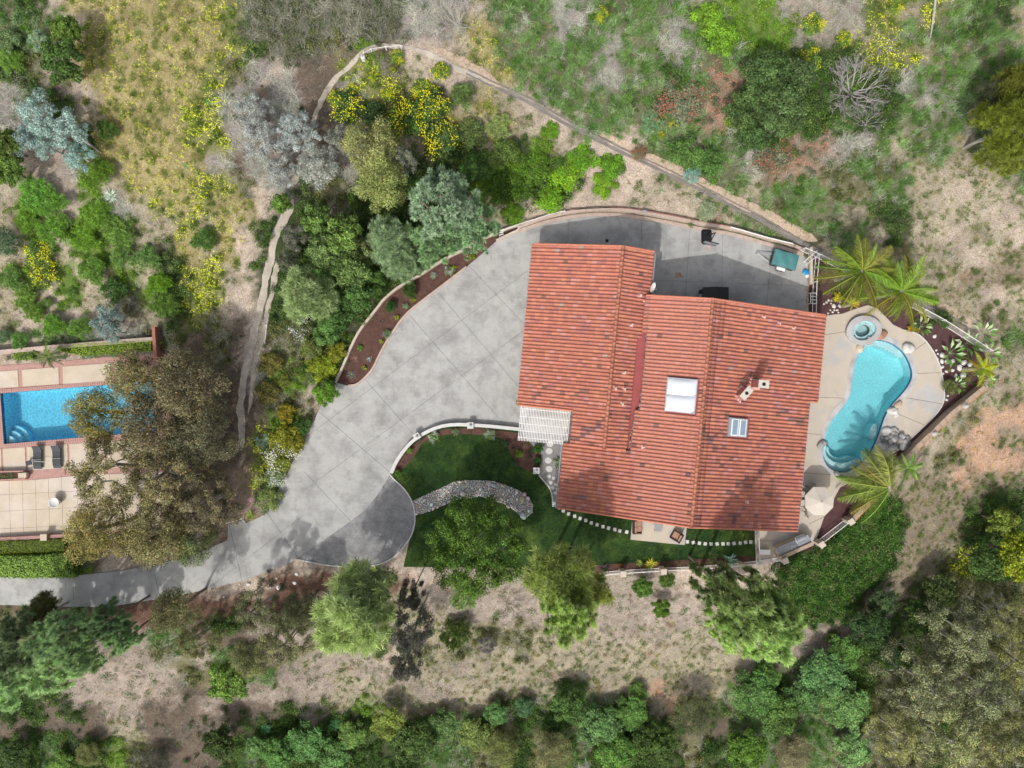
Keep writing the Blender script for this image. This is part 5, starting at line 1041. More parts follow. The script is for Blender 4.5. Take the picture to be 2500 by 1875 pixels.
# ---------------------------------------------------------------- neighbour's furniture
def lounge(u, v, rot, label):
    p = W(u, v, .3); e = empty('sun_lounger', (p.x, p.y, .06), label, 'sun lounger', 'loungers by the blue pool'); X_ = Vector((math.cos(rot), math.sin(rot), 0)); Y_ = Vector((-X_.y, X_.x, 0)); pr_ = [(-1.0, .18), (-.75, .3), (-.3, .34), (.1, .28), (.5, .3), (.8, .42), (.98, .52)]
    vs = []
    for y, z in pr_:
        for x in (-.31, .31): q = p+X_*x+Y_*y; vs.append((q.x, q.y, z+.06))
    n = len(vs); vs += [(x, y, z-.05) for x, y, z in vs]; fs = [(2*i, 2*i+1, 2*i+3, 2*i+2) for i in range(6)]+[(n+2*i+2, n+2*i+3, n+2*i+1, n+2*i) for i in range(6)]
    MB().add(vs, fs).build('sling', M['loung'], e)
    for s in (-.33, .33): MB().tube([p+X_*s+Y_*y+Vector((0, 0, z+.05-p.z)) for y, z in pr_], .03, 5).build('side_rail', M['blackm'], e)
    for y, z in ((-.8, .28), (.6, .33)):
        for s in (-.3, .3): q = p+X_*s+Y_*y; MB().tube([(q.x, q.y, .06), (q.x, q.y, z+.04)], .025, 5).build('leg', M['blackm'], e)
    MB().tube([p+X_*-.4+Y_*-.15+Vector((0, 0, .12)), p+X_*.4+Y_*-.15+Vector((0, 0, .12))], .015, 5).build('crossbar', M['wallwhite'], e)
lounge(92, 1117, .0, 'charcoal mesh sun lounger below the blue pool, the one touching the tilted side table'); lounge(139, 1115, .04, 'charcoal mesh sun lounger below the blue pool, standing free on the right')
p = W(71, 1130, .4); e = empty('side_table', (p.x, p.y, .06), 'small dark square side table left of the loungers', 'table'); MB().box((p.x, p.y, .44), (.5, .4, .05), .35).build('table_top', M['loung'], e)
for sx in (-1, 1):
    for sy in (-1, 1): MB().tube([(p.x+sx*.18, p.y+sy*.14, .06), (p.x+sx*.18, p.y+sy*.14, .42)], .02, 5).build('leg', M['blackm'], e)
tag(MB().tube([W(76, 1125, .6), W(112, 1128, .55), W(124, 1125, .4), W(120, 1132, .3)], .022, 5).build('pool_net', M['wallwhite']), 'thin pale pool net pole lying across the loungers', 'pool net')
p = W(132, 1227, .62); ur = empty('urn', (p.x, p.y, .06), 'large pale round stone urn on the neighbour patio', 'urn'); MB().lathe((p.x, p.y, .06), [(.16, 0), (.22, .06), (.33, .25), (.39, .5), (.47, .6), (.48, .64), (.42, .64), (.36, .56), (.2, .5), (0, .48)], 24).build('bowl', M['wallwhite'], ur, smoothf=True)
# ---------------------------------------------------------------- foliage meshes (leaf sized faces, shared by copies)
def orient(nrm, rg_):
    """two unit vectors spanning the plane of each leaf"""
    a = rg_.normal(size=nrm.shape); a -= (a*nrm).sum(1, keepdims=True)*nrm; a /= np.linalg.norm(a, axis=1, keepdims=True)+1e-9
    return a, np.cross(nrm, a)
def leaves(pos, nrm, ln, wd, tint, rg_, fold=0.0):
    a, b = orient(nrm, rg_); ln = np.broadcast_to(np.asarray(ln)[:, None] if np.ndim(ln) else ln, (len(pos), 1)); wd = np.broadcast_to(np.asarray(wd)[:, None] if np.ndim(wd) else wd, (len(pos), 1))
    v = np.stack([pos-a*ln/2, pos-b*wd/2+nrm*fold*wd, pos+a*ln/2, pos+b*wd/2+nrm*fold*wd], 1).reshape(-1, 3)
    return v, np.repeat(tint, 4, 0)
def unit(v): return v/(np.linalg.norm(v, axis=1, keepdims=True)+1e-9)
def build_leaves(name, parts, m='leaf'):
    V = np.concatenate([p[0] for p in parts]); T = np.concatenate([p[1] for p in parts]); return np_mesh(name, V, np.arange(len(V)).reshape(-1, 4), M[m], T)
def lobes_of(rg_, k, spread, rl, zlo=.45, zhi=1.0):
    """lobe centres over a dome of radius 1: the crown's clumps"""
    out = []
    for i in range(k):
        t = i*2.39996+rg_.uniform(-.3, .3); q = math.sqrt((i+.5)/k)*spread; z = zlo+(zhi-zlo)*math.sqrt(max(0, 1-q*q))+rg_.uniform(-.12, .12)
        out.append((q*math.cos(t)+rg_.uniform(-.07, .07), q*math.sin(t)+rg_.uniform(-.07, .07), z, rl*rg_.uniform(.65, 1.3)))
    return np.array(out)
def crown(name, seed, r, h, k, rl, n, ln, wd, spread=.78, zlo=.4, vary=.35, up=.5, shell=.45, sq=.7, lobvar=.18, fold=.15):
    """broadleaf crown of radius r (m) and height h, leaves on k clumps; hollow between clumps"""
    g = np.random.default_rng(seed); lb = lobes_of(g, k, spread, rl, zlo); w_ = lb[:, 3]**2; w_ /= w_.sum(); li = g.choice(k, n, p=w_)
    d = unit(g.normal(size=(n, 3))+np.array([0, 0, up])); rr = (shell+(1-shell)*g.random(n)**.6)
    # each clump has its own smaller bumps
    bump = 1+.22*np.sin(d[:, 0]*5+li)*np.cos(d[:, 1]*6-li*2.0)+.12*np.sin(d[:, 2]*9+li*3.1)
    p = lb[li, :3]*[r, r, h]+d*(lb[li, 3]*r*rr*bump)[:, None]*[1, 1, sq]
    nr = unit(d*.7+g.normal(size=(n, 3))*.55+np.array([0, 0, .25])); lt = 1+lobvar*g.normal(size=k)
    t = np.clip(lt[li]*(1+vary*g.normal(size=n)), .35, 1.9)[:, None]*np.ones(3); t[:, 0] *= 1+.12*g.normal(size=n)
    return build_leaves(name, [leaves(p, nr, ln*g.uniform(.6, 1.3, n), wd*g.uniform(.6, 1.3, n), t, g, fold)]), lb*[r, r, h, r]
def pine(name, seed, r, h, k, rl, tufts, needles, nl, nw=.022, spread=.85, zlo=.3):
    """needle tufts: bursts of thin blades on the clumps"""
    g = np.random.default_rng(seed); lb = lobes_of(g, k, spread, rl, zlo, .95); w_ = lb[:, 3]**2; w_ /= w_.sum(); li = g.choice(k, tufts, p=w_)
    d = unit(g.normal(size=(tufts, 3))+np.array([0, 0, .7])); c = lb[li, :3]*[r, r, h]+d*(lb[li, 3]*r*(.35+.65*g.random(tufts)))[:, None]*[1, 1, .75]
    ci = np.repeat(np.arange(tufts), needles); n = len(ci); dd = unit(g.normal(size=(n, 3))+d[ci]*.8+np.array([0, 0, .5])); L_ = nl*g.uniform(.6, 1.25, n)
    side = unit(np.cross(dd, g.normal(size=(n, 3)))); p0 = c[ci]; p1 = p0+dd*L_[:, None]; w2 = nw*g.uniform(.7, 1.3, n)[:, None]
    V = np.stack([p0-side*w2, p0+side*w2, p1+side*w2*.4, p1-side*w2*.4], 1).reshape(-1, 3)
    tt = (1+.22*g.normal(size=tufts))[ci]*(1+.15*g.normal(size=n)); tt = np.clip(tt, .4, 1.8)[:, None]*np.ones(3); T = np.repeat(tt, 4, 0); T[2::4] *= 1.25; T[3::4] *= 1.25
    return build_leaves(name, [(V, T)]), lb*[r, r, h, r]
def branches(name, lb, m, h0=0.0, tr=.16, seed=0, sub=2, nside=6):
    """trunk and limbs: each clump hangs on its nearest inner neighbour, so limbs fork like a tree's"""
    rd = random.Random(seed); mb = MB(); zf = min(p[2] for p in lb)*.5; n = len(lb)
    mb.tube([(0, 0, -.6), (rd.uniform(-.1, .1), rd.uniform(-.1, .1), zf*.5), (0, 0, zf)], [tr*1.25, tr, tr*.9], nside)
    order = sorted(range(n), key=lambda i: math.hypot(lb[i][0], lb[i][1])); par = {}; done = []
    for i in order:
        x, y, z = lb[i][:3]; best = None; bd = math.hypot(x, y)*1.25+abs(z-zf)*.3 if len(done) < 6 else 1e9
        for j in done:
            d = math.dist((x, y, z*.5), (lb[j][0], lb[j][1], lb[j][2]*.5))+.25*math.hypot(lb[j][0], lb[j][1])
            if d < bd: bd = d; best = j
        par[i] = best; done.append(i)
    wt = {i: 1 for i in range(n)}
    for i in reversed(order):
        if par[i] is not None: wt[par[i]] += wt[i]
    low = lambda i: Vector((lb[i][0], lb[i][1], lb[i][2]-lb[i][3]*.5))
    for i in order:
        a = Vector((0, 0, zf-.05)) if par[i] is None else low(par[i]); b = low(i); r1 = tr*.9*math.sqrt(wt[i]/n)+.012; mid = (a+b)/2+Vector((rd.uniform(-1, 1), rd.uniform(-1, 1), rd.uniform(-.6, .3)))*(b-a).length*.12
        mb.tube([a, mid, b], [r1*1.15, r1, r1*.8], 5, False)
        for _ in range(sub): mb.tube([mid.lerp(b, rd.uniform(.3, .95)), b+Vector((rd.uniform(-1, 1), rd.uniform(-1, 1), rd.uniform(.1, 1.3)))*lb[i][3]*.85], [tr*.12, tr*.035], 4, False)
    return mb.mesh(name, M[m])
def bare(name, seed, r, h, nmain=9, m='twig', depth=4, r0=.05):
    rd = random.Random(seed); mb = MB()
    def grow(p, d, ln, rad, lv):
        q1 = p+d*ln*.5+Vector((rd.uniform(-1, 1), rd.uniform(-1, 1), rd.uniform(-.4, .6)))*ln*.13; q2 = q1+(d+Vector((rd.uniform(-1, 1), rd.uniform(-1, 1), rd.uniform(-.3, .4)))*.35).normalized()*ln*.5
        mb.tube([p, q1, q2], [rad, rad*.8, rad*.6], 4 if lv > 1 else 3, False)
        if lv == 0: return
        for _ in range(rd.choice((2, 3, 3, 4))):
            nd_ = (d+Vector((rd.uniform(-1, 1), rd.uniform(-1, 1), rd.uniform(-.35, .5)))*.85).normalized(); grow(q1.lerp(q2, rd.uniform(.2, 1)), nd_, ln*rd.uniform(.55, .8), rad*.55, lv-1)
    for i in range(nmain):
        t = i*2*PI/nmain+rd.uniform(-.3, .3); grow(Vector((0, 0, .05)), Vector((math.cos(t), math.sin(t), h/r*rd.uniform(.4, 1.5))).normalized(), r*.42, r0, depth-1)
    return mb.mesh(name, M[m])
BK = {}
def add_kind(nm, lst): BK[nm] = lst
K_ = []
def wood(me_lb, m='bark', tr=.16, seed=1, sub=2): return (me_lb[0], branches('limbs', me_lb[1], m, 0, tr, seed, sub))
# kind: list of (crown mesh, wood mesh, nominal radius, nominal height)
add_kind('oak', [(*wood(crown('crown', s, 3.4, 6.0, 26, .27, 15000, .17, .075, shell=.5, up=.4, vary=.4, lobvar=.22, zlo=.35), 'bark', .2, s, 4), 3.4, 7.2) for s in (1, 2, 3)])
add_kind('twigoak', [(*wood(crown('crown', s, 3.4, 6.0, 44, .17, 14000, .17, .07, spread=.95, shell=.3, up=.4, vary=.5, lobvar=.3, zlo=.3), 'pbark', .17, s, 9), 3.4, 7.2) for s in (4, 5, 6)])
add_kind('broad', [(*wood(crown('crown', s, 2.2, 4.0, 26, .25, 9500, .19, .12, shell=.5, up=.7, vary=.42, lobvar=.22), 'bark', .14, s), 2.2, 4.8) for s in (11, 12, 13)])
add_kind('ficus', [(*wood(crown('crown', 21, 4.3, 4.6, 66, .16, 38000, .15, .085, spread=.93, shell=.3, up=.5, vary=.38, lobvar=.08, sq=.9, zlo=.5), 'pbark', .24, 21, 3), 4.3, 5.4)])
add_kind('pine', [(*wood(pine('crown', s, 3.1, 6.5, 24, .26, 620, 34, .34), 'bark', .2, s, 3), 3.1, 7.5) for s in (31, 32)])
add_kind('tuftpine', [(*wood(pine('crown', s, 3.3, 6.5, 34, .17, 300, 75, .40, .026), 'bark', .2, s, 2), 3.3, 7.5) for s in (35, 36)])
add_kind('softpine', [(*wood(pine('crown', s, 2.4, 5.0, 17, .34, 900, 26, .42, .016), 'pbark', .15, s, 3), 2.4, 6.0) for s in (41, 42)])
add_kind('grey', [(*wood(crown('crown', s, 2.6, 3.8, 28, .2, 10500, .14, .06, shell=.35, up=.4, vary=.4, lobvar=.2, fold=.3), 'pbark', .11, s, 7), 2.6, 4.4) for s in (51, 52, 53)])
add_kind('euc', [(*wood(crown('crown', s, 1.9, 2.8, 13, .27, 5200, .19, .06, shell=.35, up=.4, vary=.35, lobvar=.15), 'pbark', .11, s), 1.9, 3.4) for s in (61, 62)])
add_kind('bush', [(*wood(crown('crown', s, 1.2, 1.1, 16, .32, 3800, .12, .07, spread=.75, shell=.45, up=.8, vary=.42, lobvar=.2, zlo=.2), 'bark', .05, s, 1), 1.2, 1.5) for s in (71, 72, 73, 74)])
add_kind('mound', [(*wood(pine('crown', s, 1.2, .9, 12, .36, 380, 16, .20, .014, .7, .15), 'bark', .04, s, 1), 1.2, 1.3) for s in (81, 82, 83)])
add_kind('ball', [(*wood(crown('crown', 91, 1.2, 1.2, 5, .8, 9000, .06, .04, spread=.25, shell=.8, up=.3, vary=.3, lobvar=.04, zlo=.45), 'bark', .06, 5, 0), 1.3, 1.6)])
def petals(seed, r, h, n, sz, spread=1.0):
    """flower heads as small faces over a bush top, in uneven bunches"""
    g = np.random.default_rng(seed); kc = 16; cc = g.uniform(-1, 1, (kc, 2))*.75; ci = g.integers(0, kc, n); xy = cc[ci]*spread+g.normal(size=(n, 2))*.16; q = np.clip((xy**2).sum(1), 0, 1.15)
    z = h*(.62+.5*np.sqrt(np.clip(1.2-q, 0, 1)))*g.uniform(.85, 1.1, n); p = np.stack([xy[:, 0]*r, xy[:, 1]*r, z], 1); nr = unit(g.normal(size=(n, 3))*.5+np.array([0, 0, 1.0])); t = g.uniform(.75, 1.2, n)[:, None]*np.ones(3)
    return build_leaves('flowers', [leaves(p, nr, sz*g.uniform(.7, 1.3, n), sz*g.uniform(.6, 1.0, n), t, g, .1)], 'flower')
FL = [petals(s, 1.15, 1.05, 330, .085) for s in (5, 6, 7)]
cnt = {}
def plant(u, v, rpx, kind, tint, label, h=None, cat=None, group=None, flowers=None, asp=1.0, name=None, onflat=None, wtint=None):
    lst = BK[kind]; cm, wm, r0, h0 = lst[cnt.setdefault(kind, 0) % len(lst)]; cnt[kind] += 1
    rpx = rpx*(.86 if kind == 'grey' else 1); sc0 = rpx/28/r0; hh = h or h0*sc0; p = G(u, v, hh*.6); zg = p.z; sc = rpx/28*(H-zg-hh*.6)/H/r0; kz = hh/h0
    nm = name or {'bush': 'shrub', 'mound': 'shrub', 'ball': 'clipped_bush'}.get(kind, 'pine_tree' if 'pine' in kind else 'tree')
    e = empty(nm, (p.x, p.y, zg), label, cat or ('shrub' if kind in ('bush', 'mound', 'ball') else 'tree'), group)
    ro = random.uniform(0, 6.28)
    link('crown', cm, e, (0, 0, 0), (0, 0, ro), (sc, sc*asp, kz), tint); link('trunk', wm, e, (0, 0, 0), (0, 0, ro), (sc, sc*asp, kz), (1, 1, 1))
    if flowers: fo = link('flowers', FL[cnt[kind] % 3], e, (0, 0, .05), (0, 0, ro+1), (sc*r0/1.2, sc*asp*r0/1.2, kz*h0/1.5*.98), flowers); fo['kind'] = 'stuff'
    return e
OL = (.21, .19, .085); OLB = (.155, .135, .075); GR = (.10, .165, .045); DG = (.045, .085, .025); BL = (.115, .17, .095); LG = (.20, .26, .09); YG = (.24, .27, .06); VG = (.09, .19, .012); GY = (.28, .29, .285); OG = (.15, .18, .075); YF = (.80, .76, .03); SIL = (.27, .35, .33); DK = (.06, .062, .05)
# ---- big trees, one by one
T = [
 (462, 935, 92, 'oak', OLB, 'dark olive oak crown at the top right of the big grove by the blue pool', 8.5), (345, 925, 78, 'oak', OL, 'olive brown oak crown reaching over the top edge of the blue pool', 8), (250, 1010, 72, 'oak', (.22, .19, .05), 'yellow tinged oak crown overhanging the right end of the blue pool', 7.5),
 (385, 1035, 95, 'oak', OLB, 'dark oak crown in the middle of the grove right of the blue pool', 8), (500, 1060, 92, 'oak', (.12, .115, .065), 'dull brownish oak crown beside the left footpath', 8), (270, 1150, 95, 'twigoak', OL, 'olive oak crown right of the sun loungers', 8.5), (410, 1170, 98, 'twigoak', (.17, .15, .07), 'olive oak crown in the centre of the lower grove', 8.5), (505, 1225, 80, 'twigoak', OLB, 'oak crown above the small apron of the driveway', 7.5),
 (255, 1290, 88, 'oak', (.23, .2, .07), 'sunlit tan green oak crown right of the mown hedge', 8), (385, 1300, 92, 'oak', OL, 'oak crown hanging over the driveway edge at the lower left', 8), (480, 1330, 55, 'oak', OG, 'greener oak crown touching the driveway below the grove', 6),
 (625, 275, 62, 'grey', GY, 'dusty grey shrub tree, top one left of the bend path', 3.2), (650, 350, 78, 'grey', GY, 'dusty grey shrub tree, left one of the group above the path', 3.6), (735, 330, 70, 'grey', (.30, .33, .33), 'dusty grey tree standing over the upper path', 4), (780, 410, 72, 'grey', (.29, .30, .28), 'dusty grey tree, lower right of its group', 4), (690, 420, 58, 'grey', GY, 'dusty grey tree, lowest left of its group', 3.4), (830, 350, 48, 'grey', (.22, .225, .2), 'dusty grey tree tucked left of the tall olive tree', 4),
 (905, 365, 70, 'oak', (.24, .25, .1), 'tall yellowish olive tree, the upper crown above the pine', 7.5), (935, 450, 72, 'oak', (.23, .26, .09), 'tall yellowish olive tree, the lower crown left of the blue green pine', 7), (985, 405, 50, 'grey', (.24, .25, .2), 'greyish tree between the olive tree and the bright green patch', 5),
 (1085, 505, 78, 'tuftpine', (.23, .30, .21), 'big blue green pine above the mulch planter', 11), (1150, 560, 60, 'tuftpine', (0.192, 0.288, 0.160), 'blue green pine nearest the ladder steps', 9), (1060, 590, 55, 'tuftpine', (0.200, 0.296, 0.152), 'lower blue green pine leaning over the planter wall', 8),
 (955, 590, 48, 'softpine', (0.22, 0.29, 0.17), 'pale feathery pine with bare grey twigs at its centre', 7), (985, 640, 40, 'softpine', (0.21, 0.28, 0.16), 'pale feathery pine right above the planter wall', 6), (755, 725, 55, 'softpine', (0.25, 0.31, 0.15), 'light yellow green feathery tree left of the mulch planter', 7),
 (845, 580, 55, 'broad', (.13, .2, .05), 'bright green leafy tree, upper one of the dense group', 5.5), (800, 620, 52, 'broad', (.14, .2, .07), 'green leafy tree, left middle of the dense group', 5), (860, 655, 55, 'broad', (.12, .18, .055), 'green leafy tree in the centre of the dense group', 5.5), (900, 610, 42, 'broad', (.16, .19, .08), 'greyish green leafy tree right in the dense group', 4.5), (870, 725, 50, 'broad', (.08, .15, .04), 'deep green leafy tree beside the planter wall top', 4.5), (825, 765, 48, 'broad', (.07, .14, .035), 'deep green leafy tree beside the planter wall bottom', 4), (910, 690, 36, 'broad', (.08, .15, .035), 'small deep green tree against the planter wall', 3.5),
 (725, 580, 48, 'grey', (.15, .15, .12), 'dark grey thicket tree right of the left footpath', 4), (705, 640, 38, 'grey', (.13, .14, .1), 'dark grey small tree below the thicket beside the footpath', 3.5), (1020, 640, 36, 'broad', (.06, .12, .025), 'dark green bushy tree between the two pale pines and the blue pine', 4), (1000, 550, 40, 'broad', DG, 'very dark green tree in the gap left of the blue green pine', 4),
 (1165, 1330, 122, 'ficus', (0.085, 0.15, 0.025), 'broad lawn tree with glossy clumped leaves and pale branches showing', 8),
 (880, 1490, 85, 'softpine', (.33, .39, .18), 'large soft light green tree below the dark turnout', 12), (905, 1430, 50, 'softpine', (0.19, 0.22, 0.12), 'smaller soft green tree touching the turnout kerb', 9), (1010, 1440, 46, 'grey', DK, 'nearly black tree, small upper crown in the mulch', 10), (1015, 1520, 71, 'grey', (0.145, 0.145, 0.125), 'nearly black tree right of the soft light green one', 12), (1000, 1600, 57, 'grey', (0.110, 0.110, 0.094), 'nearly black tree, lowest crown on the dry slope', 8),
 (1375, 1400, 71, 'softpine', (.26, .31, .10), 'yellow green pine at the left end of the lawn fence, upper crown', 13), (1385, 1475, 68, 'tuftpine', (.31, .38, .15), 'yellow green tufted pine below the left end of the lawn fence', 15), (1435, 1430, 45, 'softpine', (0.252, 0.276, 0.084), 'small olive pine crown right of the yellow green pine', 9),
 (1900, 1510, 50, 'tuftpine', (.32, .40, .17), 'light green tufted pine crown nearest the trodden slope', 10), (1740, 1415, 50, 'tuftpine', (.15, .20, .08), 'dark green tufted pine crown against the lawn fence', 12), (1800, 1470, 78, 'tuftpine', (.25, .32, .13), 'green tufted pine in the middle of the slope under the barbecue', 16), (1850, 1530, 66, 'tuftpine', (.36, .45, .21), 'sunlit light green tufted pine, lowest right of its group', 13), (1780, 1540, 40, 'tuftpine', (.35, .44, .18), 'small light green tufted pine left of the lowest one', 10), (1845, 1440, 42, 'tuftpine', (0.154, 0.224, 0.084), 'dark tufted pine beside the ivy bank', 14),
 (60, 1565, 68, 'tuftpine', (0.13, 0.17, 0.09), 'dark green pine at the left edge below the driveway', 9), (160, 1545, 62, 'tuftpine', (.21, .29, .15), 'green pine below the left end of the driveway', 9), (130, 1620, 66, 'tuftpine', (.28, .37, .19), 'light green pine in the middle of the lower left slope', 8), (215, 1580, 52, 'tuftpine', (.21, .28, .14), 'mid green pine right of the light green one', 8), (280, 1505, 38, 'tuftpine', (0.120, 0.180, 0.090), 'dark pine crown reaching the driveway edge', 9), (45, 1660, 56, 'tuftpine', (.30, .40, .21), 'pale green pine at the lower left edge', 9), (310, 1550, 36, 'tuftpine', (0.224, 0.320, 0.160), 'small thin pine at the edge of the bare slope', 7), (110, 1500, 40, 'softpine', (.10, .11, .04), 'dull yellow green small tree just below the driveway', 5),
 (440, 1480, 62, 'oak', (0.165, 0.165, 0.077), 'olive shrubby oak below the driveway, left one', 8), (480, 1560, 52, 'twigoak', (.16, .16, .07), 'olive shrubby oak, lower left of the dense pair', 5.5), (640, 1480, 66, 'twigoak', (0.143, 0.149, 0.077), 'dark olive oak below the white rocks', 8), (700, 1560, 62, 'twigoak', (0.176, 0.182, 0.088), 'olive oak with grey twigs left of the soft light green tree', 7), (620, 1600, 56, 'oak', (.17, .18, .08), 'olive oak on the dry slope above the bright green bush', 5.5), (740, 1480, 50, 'oak', (0.099, 0.105, 0.055), 'dark oak between the white rocks and the soft light green tree', 7), (560, 1660, 55, 'broad', (.13, .21, .04), 'bright green leafy bush tree in the middle of the lower left slope', 4),
 (1865, 190, 70, 'broad', (.055, .095, .028), 'dark green oak, upper crown left of the bare grey tree', 4.5), (1900, 270, 72, 'broad', (.075, .12, .04), 'dark green oak, lower crown left of the bare grey tree', 4.5), (1825, 265, 60, 'broad', (.06, .10, .03), 'dark green oak, left crown on the upper slope', 4), (1835, 335, 48, 'broad', (.055, .1, .03), 'dark green oak, small lowest crown on the upper slope', 3.5), (1940, 190, 48, 'broad', (.07, .11, .04), 'dark green oak crown touching the bare grey tree', 4),
 (2455, 310, 62, 'softpine', (.125, .15, .02), 'yellow green drooping conifer at the right edge', 8), (2480, 225, 52, 'softpine', (0.11, 0.12, 0.02), 'upper dark conifer with yellow tips at the right edge', 6), (2440, 380, 44, 'softpine', (0.14, 0.16, 0.03), 'lower small yellow green conifer at the right edge', 4.5), (2420, 240, 45, 'oak', (.06, .065, .035), 'nearly black tree left of the drooping conifer', 5), (2490, 330, 45, 'oak', (.03, .04, .015), 'black green tree at the very right edge', 6.5),
 (105, 285, 55, 'euc', SIL, 'silver blue eucalyptus, upper crown on the left slope', 3.6), (165, 320, 58, 'euc', SIL, 'silver blue eucalyptus, right crown on the left slope', 3.8), (60, 345, 42, 'euc', (.25, .33, .32), 'silver blue eucalyptus, left crown reaching the frame edge', 3), (200, 385, 42, 'euc', (.22, .32, .3), 'silver blue eucalyptus, lowest crown by the fallen trunk', 2.8), (120, 360, 40, 'euc', (.24, .32, .3), 'silver blue eucalyptus, lower middle crown', 2.8),
 (160, 155, 58, 'broad', (.06, .11, .025), 'dark green round tree on the upper left slope', 4), (170, 80, 45, 'broad', (.10, .16, .03), 'mid green tree above the dark round one', 3), (20, 360, 46, 'broad', (.11, .16, .035), 'green tree at the left edge under the silver eucalyptus', 3.5), (30, 420, 44, 'broad', (.09, .15, .03), 'lower green tree at the left edge', 3.2), (265, 780, 42, 'euc', (.2, .26, .25), 'grey blue eucalyptus just above the neighbour wall', 3.5), (280, 810, 34, 'euc', (.23, .29, .28), 'small grey blue eucalyptus hanging over the neighbour wall', 3),
 (2330, 1545, 92, 'twigoak', (.17, .185, .095), 'olive grey oak, top crown of the lower right wood', 8), (2240, 1660, 92, 'twigoak', (.18, .19, .10), 'olive grey oak, left crown of the lower right wood', 8), (2370, 1680, 96, 'twigoak', (.15, .165, .085), 'olive grey oak, central crown of the lower right wood', 8.5), (2475, 1600, 76, 'twigoak', (.2, .205, .07), 'olive grey oak at the right edge of the lower right wood', 8), (2300, 1790, 96, 'twigoak', (.21, .225, .10), 'olive grey oak, bottom crown of the lower right wood', 8), (2430, 1800, 82, 'twigoak', (.17, .175, .07), 'olive grey oak in the bottom right corner', 7.5), (2190, 1790, 66, 'twigoak', (.22, .22, .09), 'olive oak crown at the bottom, left of the lower right wood', 6), (2440, 1490, 58, 'twigoak', (.16, .165, .07), 'twiggy olive oak crown above the lower right wood', 7),
 (2470, 1350, 66, 'broad', (.20, .24, .02), 'yellow green dense tree at the right edge', 6), (2400, 1370, 48, 'broad', (.07, .12, .03), 'dark green tree left of the yellow green one', 5), (2440, 1270, 40, 'broad', (.13, .17, .03), 'small yellow green tree at the right edge, higher up', 4),
 (2240, 1490, 42, 'broad', (.05, .09, .02), 'very dark green tree above the lower right wood', 4), (2290, 1440, 44, 'broad', (.07, .10, .03), 'dark tree in the shade above the lower right wood', 4),
 (775, 540, 42, 'broad', (.12, .19, .05), 'bright green tree at the top of the dense group by the left footpath', 4.5), (785, 675, 44, 'broad', (.15, .24, .07), 'bright green tree above the light yellow green feathery one', 4.5), (715, 700, 32, 'broad', (.07, .12, .03), 'dark green tree right beside the left footpath', 3.5), (800, 815, 34, 'broad', (.10, .19, .05), 'green tree filling the corner left of the planter wall', 3), (690, 500, 28, 'broad', (.12, .21, .04), 'green bushy tree with yellow specks at the top of the left footpath', 2.4), (1045, 470, 40, 'broad', (.06, .11, .02), 'dark green tree behind the big blue green pine', 4.5),
]
for u, v, r, k, ti, lb, hh in T: plant(u, v, r*(1.22 if 'pine' in k else 1.0), k, ti, lb, hh)
